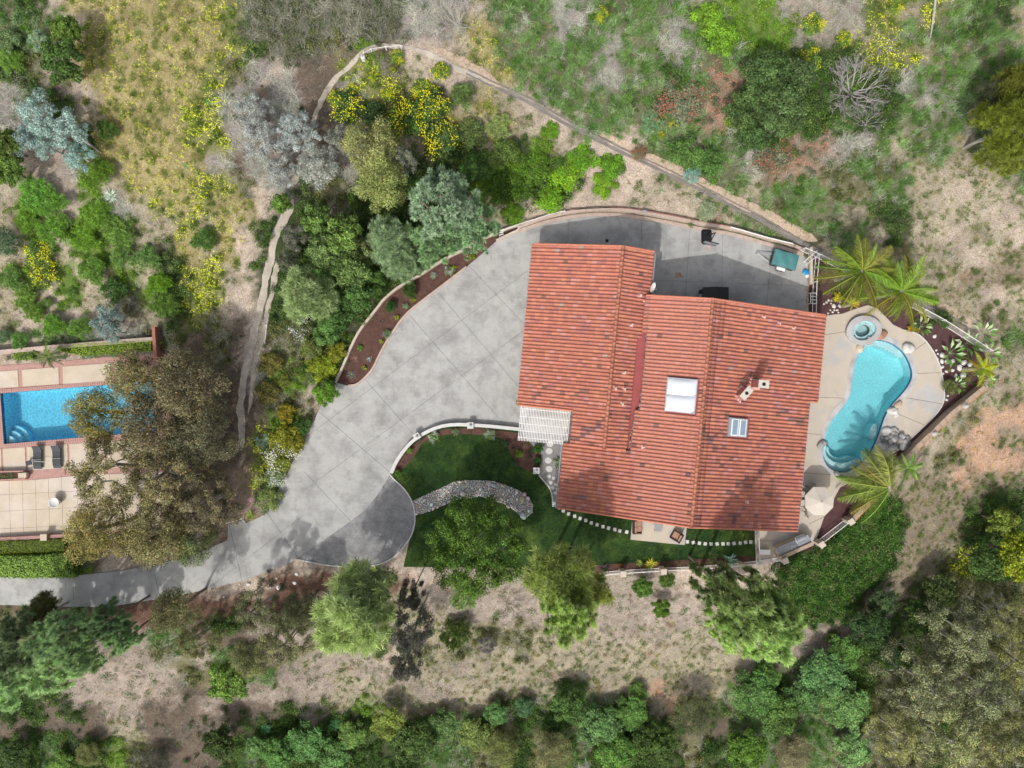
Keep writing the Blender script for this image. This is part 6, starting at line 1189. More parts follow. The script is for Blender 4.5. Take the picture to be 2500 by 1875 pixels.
# ---- shrubs in view, one by one
SH = [
 (15, 590, 42, 'ball', (.055, .12, .06), 'round clipped dark green bush at the left edge', 2.6), (85, 470, 44, 'mound', (.11, .22, .04), 'upper bright green bush of the left cluster', 1.3), (125, 495, 42, 'mound', (.105, .2, .035), 'bright green bush, right shoulder of the left cluster', 1.3), (70, 530, 38, 'mound', (.12, .21, .03), 'green bush beside the shadow of the clipped ball', 1.2), (130, 560, 44, 'mound', (.10, .19, .03), 'green bush in the middle of the left cluster', 1.3), (100, 620, 38, 'bush', (.09, .15, .04), 'green flowering bush low in the left cluster', 1.2), (110, 670, 38, 'bush', (.09, .14, .03), 'lowest green flowering bush of the left cluster', 1.2),
 (235, 520, 42, 'mound', (.115, .2, .03), 'green bush at the top of the horseshoe shaped hedge', 1.3), (285, 560, 46, 'mound', (.11, .18, .04), 'green bush on the right of the horseshoe shaped hedge', 1.3), (205, 580, 38, 'mound', (.12, .21, .03), 'green bush on the left arm of the horseshoe shaped hedge', 1.2), (225, 660, 40, 'mound', (.11, .19, .04), 'green bush at the foot of the horseshoe shaped hedge', 1.3), (300, 620, 34, 'mound', (.11, .18, .05), 'green bush at the lower right of the horseshoe shaped hedge', 1.2), (360, 630, 34, 'mound', (.10, .17, .05), 'green bush right of the horseshoe shaped hedge', 1.1),
 (25, 680, 36, 'mound', (.11, .18, .05), 'green bush at the left edge below the clipped ball', 1.1), (60, 730, 34, 'mound', (.12, .19, .04), 'oval green bush sloping down at the left', 1.1), (85, 765, 26, 'mound', (.11, .18, .03), 'small green bush at the tail of the oval one', 1), (130, 795, 34, 'mound', (.12, .22, .04), 'bright green bush above the neighbour wall', 1.3), (200, 800, 32, 'mound', (.11, .19, .04), 'green bush right above the neighbour wall', 1.2), (49, 830, 24, 'mound', (.10, .19, .05), 'small round green bush just above the neighbour wall', 1), (115, 740, 16, 'bush', (.11, .18, .04), 'tiny green bush on bare ground in the left clearing', .6), (175, 715, 16, 'bush', (.11, .19, .04), 'tiny green bush above the clearing', .6), (275, 710, 36, 'bush', (.06, .12, .03), 'dark green bush above the grey blue eucalyptus', 1.6), (8, 820, 22, 'mound', (.12, .18, .10), 'greyish bush at the left edge above the wall', .9),
 (385, 690, 32, 'mound', (.11, .2, .02), 'bright green bush in the grey brush', 1.1), (405, 745, 36, 'mound', (.09, .15, .03), 'green bush below the bright one in the grey brush', 1.2), (500, 585, 36, 'mound', (.08, .14, .035), 'dark green bush between flowers and bare soil', 1.3), (20, 100, 34, 'bush', (.13, .19, .08), 'grey green bush near the upper left corner', 1.2), (30, 150, 36, 'mound', (.12, .2, .04), 'green bush low in the upper left corner', 1.2), (95, 100, 30, 'euc', (.2, .28, .18), 'pale grey green bush near the upper left corner', 1.6), (250, 420, 34, 'mound', (.09, .15, .02), 'olive green bush right of the fallen silver trunk', 1.2), (262, 318, 30, 'mound', (.07, .12, .03), 'dark green bush in the shade of the silver eucalyptus', 1.2),
 (1290, 420, 62, 'bush', (.06, .12, .01), 'vivid dark green spreading bush above the courtyard, left', 1.8), (1380, 420, 55, 'bush', (.13, .25, .012), 'vivid lime green spreading bush above the courtyard, middle', 1.4), (1425, 385, 44, 'bush', (.09, .2, .012), 'vivid green spreading bush, upper middle above the courtyard', 1.3), (1490, 400, 42, 'bush', (.08, .18, .012), 'vivid green spreading bush, rightmost above the courtyard', 1.3), (1475, 450, 36, 'bush', (.13, .24, .015), 'vivid green bush at the lower right above the courtyard', 1.1), (1240, 460, 52, 'bush', (.05, .1, .01), 'deep green bush beside the blue green pine', 1.6), (1340, 480, 42, 'bush', (.12, .24, .015), 'bright green bush nearest the courtyard wall', 1.1), (1230, 375, 42, 'bush', (.09, .14, .03), 'green bush above the blue green pine', 1.3), (1345, 318, 24, 'bush', (.09, .19, .012), 'small vivid green triangular bush below the channel', .8), (1250, 520, 34, 'bush', (.08, .16, .012), 'vivid green bush just above the white rail', 1),
 (1726, 512, 28, 'mound', (.22, .25, .17), 'grey green spiky shrub above the basketball hoop', .9), (1725, 40, 42, 'bush', (.13, .24, .02), 'lime green bush at the top of the upper slope', 1.1), (1760, 95, 50, 'bush', (.12, .23, .02), 'lime green bush above the dark oak', 1.1), (1590, 300, 30, 'mound', (.12, .19, .10), 'blue green bush beside the red flowered brush', .9), (1670, 370, 50, 'bush', (.08, .15, .035), 'green bush on the slope above the channel', 1.3), (1720, 395, 44, 'bush', (.075, .15, .035), 'green bush right above the channel bend', 1.2), (1690, 425, 28, 'euc', (.17, .29, .25), 'teal eucalyptus shoot at the channel', 1.4),
 (790, 905, 36, 'bush', (.2, .25, .02), 'yellow green bush at the left wall of the planter', 1.3), (795, 960, 34, 'broad', (.06, .16, .02), 'glossy green bush at the driveway corner', 2.2), (770, 890, 30, 'bush', (.16, .2, .02), 'olive yellow bush left of the planter wall', 1.2), (820, 860, 28, 'bush', (.19, .2, .02), 'golden green bush along the planter wall', 1.1), (735, 800, 32, 'bush', (.10, .12, .05), 'dark bush with white specks left of the planter', 1.3), (765, 845, 32, 'bush', (.12, .15, .04), 'olive bush below the white specked one', 1.2), (660, 890, 34, 'bush', (.13, .12, .03), 'brownish olive bush right of the left footpath', 1.1), (690, 930, 22, 'bush', (.14, .16, .03), 'small olive bush in the dirt left of the driveway', .9), (650, 955, 34, 'bush', (.12, .11, .03), 'brown green bush beside the narrow left path', 1.1),
 (700, 1010, 26, 'bush', (.24, .20, .02), 'golden yellow bush left of the driveway bend', 1.3), (695, 1070, 46, 'bush', (.17, .18, .02), 'large yellow green bush left of the driveway', 1.6), (680, 1115, 42, 'bush', (.16, .19, .03), 'yellow green bush with white blossoms left of the driveway', 1.5), (715, 1085, 32, 'bush', (.17, .17, .02), 'yellow green bush touching the driveway wall', 1.3), (740, 1042, 24, 'bush', (.06, .12, .03), 'dark green bush at the driveway wall', 1), (645, 1080, 24, 'euc', (.2, .3, .24), 'pale blue green bush near the path end', 1), (675, 1165, 28, 'bush', (.15, .2, .08), 'green bush with white blossoms above the pink one', 1), (660, 1215, 34, 'bush', (.15, .19, .06), 'green bush right of the pink flowers', 1),
 (1000.7, 710, 22, 'mound', (.055, .10, .025), 'round dark green shrub in the middle of the mulch planter', 1.2), (954.6, 747, 16, 'mound', (.05, .11, .03), 'smaller dark green shrub left in the mulch planter', .9), (1152.6, 627, 9, 'bush', (.2, .24, .02), 'small yellow green shrub at the upper kerb of the planter', .6), (1097, 662, 13, 'mound', (.12, .16, .05), 'grey green shrub with white flowers in the planter', .5), (878.6, 850, 8, 'bush', (.12, .25, .04), 'little bright green plant low in the planter', .4), (990, 747, 9, 'bush', (.18, .25, .14), 'little pale green plant near the planter kerb', .4), (1000, 1099, 9, 'bush', (.14, .25, .03), 'bright green shrub inside the curve of the garden wall', .6), (970, 1154, 9, 'bush', (.1, .2, .03), 'green shrub at the lower end of the garden wall', .7), (1266, 1107, 11, 'bush', (.12, .22, .02), 'bright green shrub in the dark bed left of the pergola post', .6), (1234, 1082, 10, 'bush', (.05, .10, .05), 'dark blue green shrub in the bed below the wall', .6), (1256, 1130, 10, 'bush', (.06, .11, .05), 'dark green shrub above the lone pillar', .6), (1315, 1095, 14, 'bush', (.04, .12, .02), 'dark green shrub just below the pergola', .8), (1313, 1127, 12, 'bush', (.04, .10, .03), 'dark green shrub right of the lone pillar', .7), (1266, 982, 9, 'bush', (.2, .22, .03), 'yellow green shrub at the lower left roof corner', .8),
 (1130, 1460, 38, 'mound', (.14, .2, .07), 'light green bush at the lawn tree foot', 1.2), (1108, 1550, 46, 'mound', (.06, .09, .02), 'dark green round bush on the dry slope', 2.0), (1190, 1572, 32, 'grey', (.15, .14, .14), 'grey twiggy round bush on the dry slope', 1.6), (1566, 1432, 30, 'broad', (.055, .14, .03), 'dark green round bush under the lawn fence, larger left one', 2), (1628, 1414, 22, 'broad', (.055, .13, .03), 'dark green round bush under the lawn fence, smaller right one', 1.6), (1613, 1482, 26, 'broad', (.05, .13, .02), 'dark green round bush lowest of the three under the fence', 2),
 (850, 262, 46, 'bush', (.06, .11, .03), 'dark green shrub dotted yellow at the inner left of the path loop', 1.8), (915, 285, 40, 'bush', (.05, .09, .03), 'dark green shrub above the tall olive tree', 1.8), (1000, 285, 50, 'bush', (.06, .12, .025), 'dark green shrub dotted yellow in the middle of the path loop', 2), (1060, 255, 44, 'bush', (.07, .12, .03), 'dark green shrub dotted yellow at the right of the path loop', 1.8), (1075, 335, 50, 'bush', (.07, .115, .035), 'dark green shrub dotted yellow below the path loop', 1.8), (1150, 330, 44, 'bush', (.10, .14, .04), 'olive green shrub on the tan slope right of the path loop', 1.2), (1130, 235, 36, 'bush', (.09, .14, .04), 'green shrub under the channel at the right of the path loop', 1.1), (1160, 400, 48, 'bush', (.05, .10, .02), 'deep green shrub left of the vivid spreading bushes', 1.7), (1215, 310, 34, 'mound', (.16, .2, .07), 'pale olive shrub on the tan slope below the channel', .9), (680, 1838, 46, 'broad', (.06, .17, .05), 'green dense bush at the bottom, left of centre', 2.4), (745, 1810, 52, 'broad', (.06, .17, .06), 'green dense bush at the bottom beside the weathered stump', 2.4), (820, 1845, 46, 'broad', (.055, .15, .05), 'green dense bush at the bottom edge', 2.2), (625, 1820, 30, 'broad', (.08, .2, .08), 'fresh green bush left of the weathered stump', 1.8), (860, 1790, 36, 'broad', (.08, .18, .05), 'small green bush of the bottom hedge', 1.8), (950, 1760, 46, 'broad', (.13, .17, .03), 'yellow olive bush in the bottom hedge', 2.2), (1010, 1810, 60, 'broad', (.04, .09, .025), 'dark green tree in the bottom hedge', 3.2), (1080, 1770, 44, 'broad', (.06, .14, .05), 'green bush right of the dark tree in the bottom hedge', 2), (1160, 1790, 46, 'broad', (.12, .16, .04), 'mottled green bush in the bottom hedge', 2), (1210, 1740, 34, 'broad', (.06, .16, .06), 'green bush peeking above the bottom hedge', 1.8), (1225, 1830, 48, 'oak', (.14, .16, .05), 'olive bush at the bottom edge', 3),
 (820, 1770, 18, 'bush', (.07, .18, .07), 'small green plant above the bottom hedge', .7), (650, 1778, 15, 'bush', (.09, .22, .1), 'small bright green plant above the weathered stump', .6), (1280, 1725, 26, 'broad', (.05, .13, .07), 'blue green bush above the hedge at the bottom centre', 1.6), (1385, 1720, 48, 'broad', (.04, .10, .03), 'dark green tree shape on the lower slope', 3.2), (1460, 1770, 60, 'broad', (.06, .15, .06), 'green dense bush in the bottom centre', 2.8), (1540, 1740, 46, 'broad', (.09, .18, .04), 'fresh green bush right in the bottom centre', 2), (1500, 1835, 54, 'broad', (.05, .14, .03), 'green bush at the bottom edge, centre', 2.6), (1600, 1810, 58, 'broad', (.035, .08, .02), 'dark green tree at the bottom edge, centre right', 3.4), (1560, 1690, 26, 'bush', (.10, .18, .04), 'small green bush high on the lower slope', 1), (1350, 1830, 54, 'oak', (.16, .16, .07), 'dry olive thicket at the bottom edge', 3), (1690, 1740, 56, 'oak', (.09, .10, .045), 'dull dark thicket on the lower slope', 3),
 (1840, 1690, 60, 'broad', (.08, .16, .04), 'green dense bush left of the lower right slope', 2.6), (1900, 1740, 56, 'broad', (.045, .11, .03), 'dark green dense bush on the lower right slope', 2.8), (1870, 1650, 40, 'broad', (.10, .19, .04), 'fresh green bush at the top of the lower right slope', 1.8), (2010, 1640, 62, 'broad', (.09, .18, .06), 'fresh green dense bush in the lower right slope', 2.8), (2060, 1590, 48, 'broad', (.07, .14, .03), 'green dense bush, upper right of the lower slope', 2.4), (1960, 1690, 52, 'broad', (.05, .13, .05), 'deep green bush in the middle of the lower right slope', 2.6), (2060, 1720, 62, 'broad', (.11, .2, .06), 'bright green bush beside the lower right wood', 2.4), (2080, 1830, 52, 'broad', (.12, .21, .07), 'bright green bush at the bottom, right', 2.2), (1820, 1830, 58, 'broad', (.05, .13, .02), 'green dense bush at the bottom, right of centre', 3), (1935, 1835, 52, 'oak', (.18, .16, .09), 'dry twiggy bush at the bottom, right', 2.6), (2120, 1530, 52, 'broad', (.035, .07, .02), 'dark green tree in the shade of the lower right wood', 3.4), (2170, 1590, 44, 'broad', (.04, .08, .025), 'dark green bush left of the lower right wood', 3), (2150, 1470, 42, 'broad', (.05, .08, .03), 'dark thicket below the trodden slope', 2.4),
 (40, 1840, 38, 'broad', (.04, .09, .03), 'dark green bush in the lower left corner', 2.4), (150, 1860, 30, 'broad', (.10, .18, .03), 'green bush at the lower left edge', 1.4), (215, 1840, 34, 'oak', (.14, .15, .05), 'olive bush at the lower left edge', 1.8), (540, 1810, 46, 'broad', (.03, .065, .02), 'very dark round bush left of the weathered stump', 3), (380, 1860, 42, 'oak', (.05, .05, .035), 'dark dead thicket at the bottom left', 2),
 (2035, 1560, 22, 'bush', (.10, .13, .04), 'olive bush beside the bare slope', .9), (2300, 780, 26, 'bush', (.05, .09, .02), 'dark green bush under the white fence', 1), (2320, 945, 22, 'bush', (.11, .13, .04), 'olive bush in the bed beside the block wall', .9), (2235, 790, 13, 'bush', (.05, .09, .04), 'dark bush behind the marigolds', .5), (2045, 725, 14, 'bush', (.40, .35, .03), 'golden shrub under the left palm', .7), (1250, 600, 1.5, 'bush', (.1, .2, .04), 'tiny weed at the upper driveway edge', .1)]
FLW = {'dark green shrub dotted yellow at the inner left of the path loop': YF, 'dark green shrub dotted yellow in the middle of the path loop': YF, 'dark green shrub dotted yellow at the right of the path loop': YF, 'dark green shrub dotted yellow below the path loop': YF, 'green flowering bush low in the left cluster': YF, 'lowest green flowering bush of the left cluster': YF, 'yellow green bush with white blossoms left of the driveway': (.8, .8, .7), 'green bush with white blossoms above the pink one': (.8, .8, .75), 'dark bush with white specks left of the planter': (.75, .75, .75), 'grey green shrub with white flowers in the planter': (.8, .8, .8)}
for u, v, r, k, ti, lb, hh in SH[:-1]: plant(u, v, r, k, (ti[0]*1.5, ti[1]*1.12, ti[2]*.9) if k == 'broad' and ti[1] > 2*ti[0] else tuple(c*1.25 for c in ti) if k == 'mound' else ti, lb, hh*(.45 if 'vivid' in lb else 1), flowers=FLW.get(lb), cat='shrub', name='clipped_bush' if k == 'ball' else 'shrub')
FLS = [(1009, 732, 6, YF, 'yellow flower clump right of the round dark shrub'), (969.5, 775, 7, YF, 'yellow flower clump near the middle planter kerb'), (931.5, 833.6, 6, YF, 'yellow flower clump beside the lavender'), (889.5, 898, 6, YF, 'yellow flower clump at the lower planter tip'), (1108, 655, 7, YF, 'yellow flower clump at the upper planter kerb'),
 (1059, 673, 9, (.85, .85, .85), 'white flower clump in the upper planter'), (945, 816, 12, (.3, .27, .36), 'pale lavender clump at the planter kerb'), (640, 1218, 28, (.62, .36, .45), 'pink flowering bush beside the lower driveway'), (1363, 1130, 15, (.75, .75, .78), 'white flowering clump at the roof edge by the stepping stones'), (1058, 1066, 15, (.8, .8, .78), 'white flowering clump inside the curved garden wall'), (1195, 1060, 15, (.5, .52, .5), 'silvery white clump below the garden wall'), (1112, 1055, 10, (.3, .27, .29), 'dull lavender clump below the garden wall'),
 (1660, 250, 62, (.40, .16, .11), 'large rusty red flowering shrub patch left of the dark oak'), (1885, 388, 54, (.44, .15, .10), 'large rusty red flowering shrub below the dark oak'), (1560, 372, 22, (.5, .16, .1), 'small rusty red shrub beside the channel'), (1468, 36, 20, YF, 'yellow flowering bush near the top of the green slope'), (1640, 305, 12, YF, 'small yellow flowering bush below the rusty red patch'), (1615, 330, 10, YF, 'small yellow flowering bush above the channel bend'), (1985, 60, 30, YF, 'yellow flowering bush above the dark oak'), (1975, 150, 34, YF, 'yellow flowering bush left of the bare grey tree'), (2060, 95, 22, YF, 'yellow flowering bush above the bare grey tree'), (2185, 12, 22, YF, 'yellow flowering bush at the top edge'), (2222, 803, 11, (.85, .38, .01), 'orange marigold clump by the deck above the pool'), (1514, 1381, 7, (.6, .01, .03), 'red flower clump in the narrow bed by the lawn fence'), (970, 140, 20, YF, 'yellow flowering bush beside the handrail at the top bend'), (910, 190, 14, YF, 'yellow flowering bush left below the handrail'), (958, 172, 9, YF, 'small yellow flowering bush under the handrail'), (2238, 806, 8, (.85, .38, .01), 'smaller orange marigold clump right of the first'), (860, 215, 16, YF, 'yellow flowering bush at the inner left of the bend'), (1075, 175, 26, YF, 'yellow flowering bush near the upper channel'), (1030, 220, 30, YF, 'large yellow flowering bush in the middle of the bend'), (945, 230, 18, YF, 'yellow flowering bush above the grey green tree'), (820, 240, 22, YF, 'yellow flowering bush beside the inner path'), (865, 555, 1, YF, '')]
for u, v, r, ti, lb in FLS[:-1]: plant(u, v, r, 'bush', (.13, .145, .09) if 'rusty' in lb else (.10, .17, .035), lb, max(.35, r/28*(.45 if r > 40 else .9)), flowers=ti, cat='flowers', name='flower_clump'); 
for o in list(C.objects):
    if o.name.startswith('flowers'): o.scale = (o.scale.x*1.05, o.scale.y*1.05, o.scale.z*1.12)
# ---- bare trees
BT = [bare('branches', 3, 3.6, 2.4, 12, depth=5, r0=.085), bare('branches', 4, 2.6, 1.6, 8, depth=4)]
for u, v, r, m_, ti, lb in ((2090, 215, 105, 0, (.8, .8, .82), 'bare grey dead tree with spreading branches on the upper right slope'), (2160, 105, 45, 1, (.75, .75, .77), 'small bare grey shrub above the big bare tree'), (1110, 45, 75, 1, (.85, .83, .8), 'bare fallen grey branches above the path bend'), (2120, 300, 50, 1, (.75, .75, .77), 'small bare grey shrub below the big bare tree'), (1790, 345, 38, 1, (.8, .76, .68), 'bare pale shrub between the channel and the dark oak'), (1245, 1480, 45, 1, (.6, .58, .55), 'bare crooked branches on the slope below the lawn tree'), (650, 1850, 16, 1, (.7, .68, .66), 'weathered grey stump in the bottom bushes')):
    r0 = 3.9 if m_ == 0 else 2.6; hh = r/28*.6; p = G(u, v, hh*.5); e = empty('bare_tree' if 'stump' not in lb else 'tree_stump', p, lb, 'tree' if 'stump' not in lb else 'stump'); s_ = r/28*(H-p.z-1)/H/r0
    link('branches', BT[m_], e, (0, 0, 0), (0, 0, r*.1), (s_, s_, s_), ti); MB().tube([(p.x, p.y, p.z-.3), (p.x, p.y, p.z+.15*max(1, s_))], [.14*s_, .09*s_], 8).build('trunk', M['pbark'], e)
e = empty('fallen_log', G(210, 345), 'grey fallen eucalyptus trunk on the left slope', 'log'); a, b = G(185, 325), G(250, 375); MB().tube([a+Vector((0, 0, .3)), (a+b)/2+Vector((0, 0, .35)), b+Vector((0, 0, .2))], [.16, .12, .05], 8).build('log_body', M['pbark'], e)
e = empty('log', G(2272, 50), 'long pale dead trunk lying at the top right', 'log'); a, b = G(2282, -20), G(2268, 95); MB().tube([a+Vector((0, 0, .25)), (a+b)/2+Vector((0, 0, .3)), b+Vector((0, 0, .2))], [.11, .1, .04], 7).build('log_body', M['pbark'], e)
e = empty('log', G(2205, 1420), 'small pale stick on the shaded slope right of the ivy', 'log'); a, b = G(2188, 1425), G(2194, 1418); MB().tube([a+Vector((0, 0, .1)), b+Vector((0, 0, .1))], .03, 5).build('log_body', M['pbark'], e)
# ---- palms
def frond_mesh(seed, ln=2.6, nl=70, droop=1.0):
    g = np.random.default_rng(seed); s = np.linspace(0.06, 1, nl); x = ln*s*(1-.12*droop*s*s); z = ln*(.34*s-.62*droop*s*s); V = []; T_ = []
    for side in (-1, 1):
        for i in range(nl):
            p = np.array([x[i], 0, z[i]]); ll = .56*math.sin(PI*min(1, .16+.84*s[i]))**.6*g.uniform(.7, 1.15); d = unit(np.array([[.5+.6*s[i]+g.uniform(-.25, .25), side*1.0, -.3+g.uniform(-.6, .55)]]))[0]; w_ = np.array([.021, 0, .012]); q = p+d*ll; q[2] -= .1*ll
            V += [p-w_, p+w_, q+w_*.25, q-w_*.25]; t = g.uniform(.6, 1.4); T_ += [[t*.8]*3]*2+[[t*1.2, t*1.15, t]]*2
    for i in range(nl-1): V += [(x[i], -.02, z[i]+.012), (x[i+1], -.02, z[i+1]+.012), (x[i+1], .02, z[i+1]+.012), (x[i], .02, z[i]+.012)]; T_ += [[1.1, 1.1, .6]]*4
    V = np.array([tuple(v) for v in V]); return np_mesh('frond', V, np.arange(len(V)).reshape(-1, 4), M['leaf'], np.array(T_))
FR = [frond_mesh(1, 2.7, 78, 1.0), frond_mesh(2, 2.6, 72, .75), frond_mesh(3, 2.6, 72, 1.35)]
def palm(u, v, rpx, h, tint, label, n=17, arc=None, nm='palm_tree'):
    p = G(u, v, h); e = empty(nm, p, label, 'palm'); MB().tube([(p.x, p.y, p.z-.3), (p.x+.05, p.y, p.z+h*.5), (p.x, p.y, p.z+h-.1)], [.2, .14, .13], 10).build('trunk', M['pbark'], e); s = rpx/28*(H-p.z-h)/H/2.45
    for i in range(n):
        t = i*2.39996 if arc is None else arc[0]+(arc[1]-arc[0])*(i+random.uniform(-.2, .2))/n; el = (i/n)*.95-.32+random.uniform(-.06, .06) if arc is None else random.uniform(-.2, .3)
        sh = random.uniform(.65, 1.12)*(1-.25*max(0, el)); ti = tuple(c*random.uniform(.8, 1.25) for c in tint); link('frond', FR[i % 3], e, (0, 0, h), (random.uniform(-.35, .35), -el, t), (s*sh, s*sh, s*sh), ti)
    return e
PT = (.16, .21, .045)
palm(2105, 662, 102, 4.6, PT, 'large queen palm, left one of the pair behind the pool', 28); palm(2200, 712, 100, 4.4, (.18, .23, .04), 'large queen palm, right one of the pair behind the pool', 28)
palm(2172, 1190, 112, 2.5, (.21, .25, .07), 'feathery palm at the bottom of the pool leaning over the terrace', 22, (R(78), R(240))); palm(2215, 1143, 52, 2.2, (.15, .25, .06), 'small bright palm outside the block wall', 11); palm(2400, 900, 48, 2.6, (.26, .30, .03), 'yellow green palm at the corner of the picket fence', 13); palm(119, 872, 42, 2.0, (.13, .18, .06), 'small palm in the hedge above the blue pool', 12); palm(2080, 742, 30, 1.4, (.3, .30, .03), 'small golden palm under the left queen palm', 9)
def spiky(u, v, rpx, tint, label, n=26, cat='plant', h=.5):
    g = np.random.default_rng(int(u)); p = G(u, v, .3); e = empty('spiky_plant', p, label, cat, None); r = rpx/28*1.05; V = []; T_ = []
    for i in range(n):
        t = i*2.4; el = g.uniform(.15, 1.1); d = np.array([math.cos(t)*math.cos(el), math.sin(t)*math.cos(el), math.sin(el)]); sd_ = np.array([-math.sin(t), math.cos(t), 0])*r*.055; L_ = r*g.uniform(.8, 1.1)
        for (f0, f1, w0, w1) in ((0, .55, .6, 1), (.55, 1, 1, .05)): a_ = d*L_*f0+[0, 0, .05]; b_ = d*L_*f1+[0, 0, .05-.12*r*f1]; V += [a_-sd_*w0, a_+sd_*w0, b_+sd_*w1, b_-sd_*w1]; T_ += [[g.uniform(.8, 1.2)]*3]*4
    me = np_mesh('leaves', np.array(V), np.arange(len(V)).reshape(-1, 4), M['leaf'], np.array(T_)); link('leaves', me, e, color=tint); MB().tube([(p.x, p.y, p.z-.1), (p.x, p.y, p.z+.1)], .06, 6).build('stem', M['bark'], e); return e
for a in ((917, 1396, 19, (.33, .42, .08), 'yellow green yucca at the lower kerb of the turnout'), (1588, 1377, 17, (.48, .45, .05), 'bright yellow yucca in the narrow bed by the lawn fence'), (1477, 1388, 17, (.05, .04, .045), 'dark purple flax at the left end of the lawn fence'), (865, 877, 11, (.2, .12, .1), 'reddish agave in the lower planter'), (857, 915, 12, (.13, .16, .14), 'grey green agave at the planter tip'), (900, 877, 9, (.24, .33, .32), 'pale blue agave near the lower planter kerb'), (1562, 1376, 12, (.25, .32, .06), 'green yucca left of the yellow one'), (1784, 1368, 21, (.22, .36, .32), 'pale blue agave by the last pillar of the lawn fence'), (637, 1175, 24, (.26, .30, .12), 'grass like plant above the pink flowering bush'), (611, 1260, 18, (.2, .26, .05), 'green grass like plant below the pink flowering bush'), (268, 478, 22, (.42, .5, .42), 'pale silver yucca beside the horseshoe shaped hedge'), (867, 757, 5, (.2, .1, .1), 'tiny dark agave in the planter'), (933, 783, 7, (.07, .05, .04), 'small dark spiky plant in the planter'), (504, 245, 11, (.1, .25, .12), 'green agave in the dry yellow meadow'), (452, 403, 9, (.1, .25, .12), 'lower small green agave in the dry yellow meadow'), (1600, 1377, 8, (.3, .32, .05), 'small yellow green yucca right of the bright one'), (655, 1395, 9, (.04, .045, .04), 'black leaved shrub beside the white rocks')): spiky(*a)
def paddle(u, v, rpx, label, n=14):
    g = random.Random(int(u+v)); p = G(u, v, .8); e = empty('big_leaf_plant', p, label, 'plant', None); r = rpx/28
    for i in range(n):
        t = i*2.4+g.uniform(-.3, .3); el = g.uniform(.25, 1.0); d = Vector((math.cos(t)*math.cos(el), math.sin(t)*math.cos(el), math.sin(el))); s = Vector((-math.sin(t), math.cos(t), 0))*r*.13; q = p+Vector((0, 0, .1)); a0 = q+d*r*.45; a1 = q+d*r*.8-Vector((0, 0, .03*r)); a2 = q+d*r*1.2-Vector((0, 0, .16*r)); up_ = Vector((0, 0, .06*r)); mb = MB(); gg = g.uniform(.8, 1.3); mb.tint = (gg, gg, gg)
        mb.add([a0, a1-s+up_, a1, a1+s+up_, a2, q-s*.1, q+s*.1], [(0, 2, 1), (0, 3, 2), (1, 2, 4), (2, 3, 4), (5, 6, 0)]); o = mb.build('leaf', M['leaf'], e); o.color = (.11, .2, .05, 1) if i % 3 else (.3, .38, .22, 1)
for a in ((2258, 796, 26, 'bird of paradise plant right of the marigolds'), (2330, 862, 34, 'bird of paradise plant above the white bed stones'), (2372, 838, 32, 'bird of paradise plant under the end of the picket fence'), (2412, 812, 30, 'bird of paradise plant outside the picket fence'), (2425, 862, 28, 'bird of paradise plant beyond the fence corner'), (2345, 940, 22, 'pale leaved plant at the upper end of the block wall'), (1992, 650, 14, 'dark leafy plant behind the courtyard railing', 9), (2415, 930, 24, 'bird of paradise plant at the right end of the block wall')): paddle(*a)
# ---------------------------------------------------------------- ground cover: scattered tufts, one object per kind of cover
HOLD = []
def tuft_blades(name, seed, n, r, h, w_, curve=.3):
    g = np.random.default_rng(seed); t = g.uniform(0, 6.28, n); el = g.uniform(.15, 1.35, n); L_ = g.uniform(.55, 1.1, n); d = np.stack([np.cos(t)*np.cos(el)*r, np.sin(t)*np.cos(el)*r, np.sin(el)*h], 1)*L_[:, None]; o = np.stack([g.normal(size=n)*r*.28, g.normal(size=n)*r*.28, np.zeros(n)], 1); s = np.stack([-np.sin(t), np.cos(t), g.uniform(-.4, .4, n)], 1)*w_
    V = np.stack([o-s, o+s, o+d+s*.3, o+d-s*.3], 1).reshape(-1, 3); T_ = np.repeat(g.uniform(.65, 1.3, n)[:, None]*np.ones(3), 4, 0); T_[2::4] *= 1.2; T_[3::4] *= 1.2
    return np_mesh(name, V, np.arange(4*n).reshape(-1, 4), M['ileaf'], T_)
def tuft_leafy(name, seed, n, r, h, sz, asp=.6):
    g = np.random.default_rng(seed); k = 7; lb = np.stack([g.normal(size=k)*r*.42, g.normal(size=k)*r*.42, g.uniform(.15, .55, k)*h], 1); li = g.integers(0, k, n); d = unit(g.normal(size=(n, 3))+[0, 0, .7]); p = lb[li]+d*(.42+.1*g.normal(size=(n, 1)))*[r, r, h*.9]; p[:, 2] = np.abs(p[:, 2]); nr = unit(d+g.normal(size=(n, 3))*.6)
    v, t = leaves(p, nr, sz*g.uniform(.6, 1.4, n), sz*asp*g.uniform(.6, 1.3, n), np.clip(1+.33*g.normal(size=n), .4, 1.9)[:, None]*np.ones(3), g, .15); return np_mesh(name, v, np.arange(len(v)).reshape(-1, 4), M['ileaf'], t)
def tuft_twigs(name, seed, n, r, h):
    g = np.random.default_rng(seed); V = []; T_ = []
    for i in range(n):
        t = g.uniform(0, 6.28); p = np.array([g.normal()*r*.2, g.normal()*r*.2, 0]); d = np.array([math.cos(t), math.sin(t), g.uniform(.2, 1.3)*h/r]); d /= np.linalg.norm(d); c = g.uniform(.6, 1.35)
        for k in range(4):
            q = p+d*r*.36*g.uniform(.7, 1.2); s = np.array([-d[1], d[0], 0]); s = s/(np.linalg.norm(s)+1e-6)*.011*(1-.2*k); V += [p-s, p+s, q+s*.8, q-s*.8]; T_ += [[c]*3]*4; p = q; d = d+g.normal(size=3)*.42; d[2] *= .8; d /= np.linalg.norm(d)
    return np_mesh(name, np.array(V), np.arange(len(V)).reshape(-1, 4), M['ileaf'], np.array(T_))
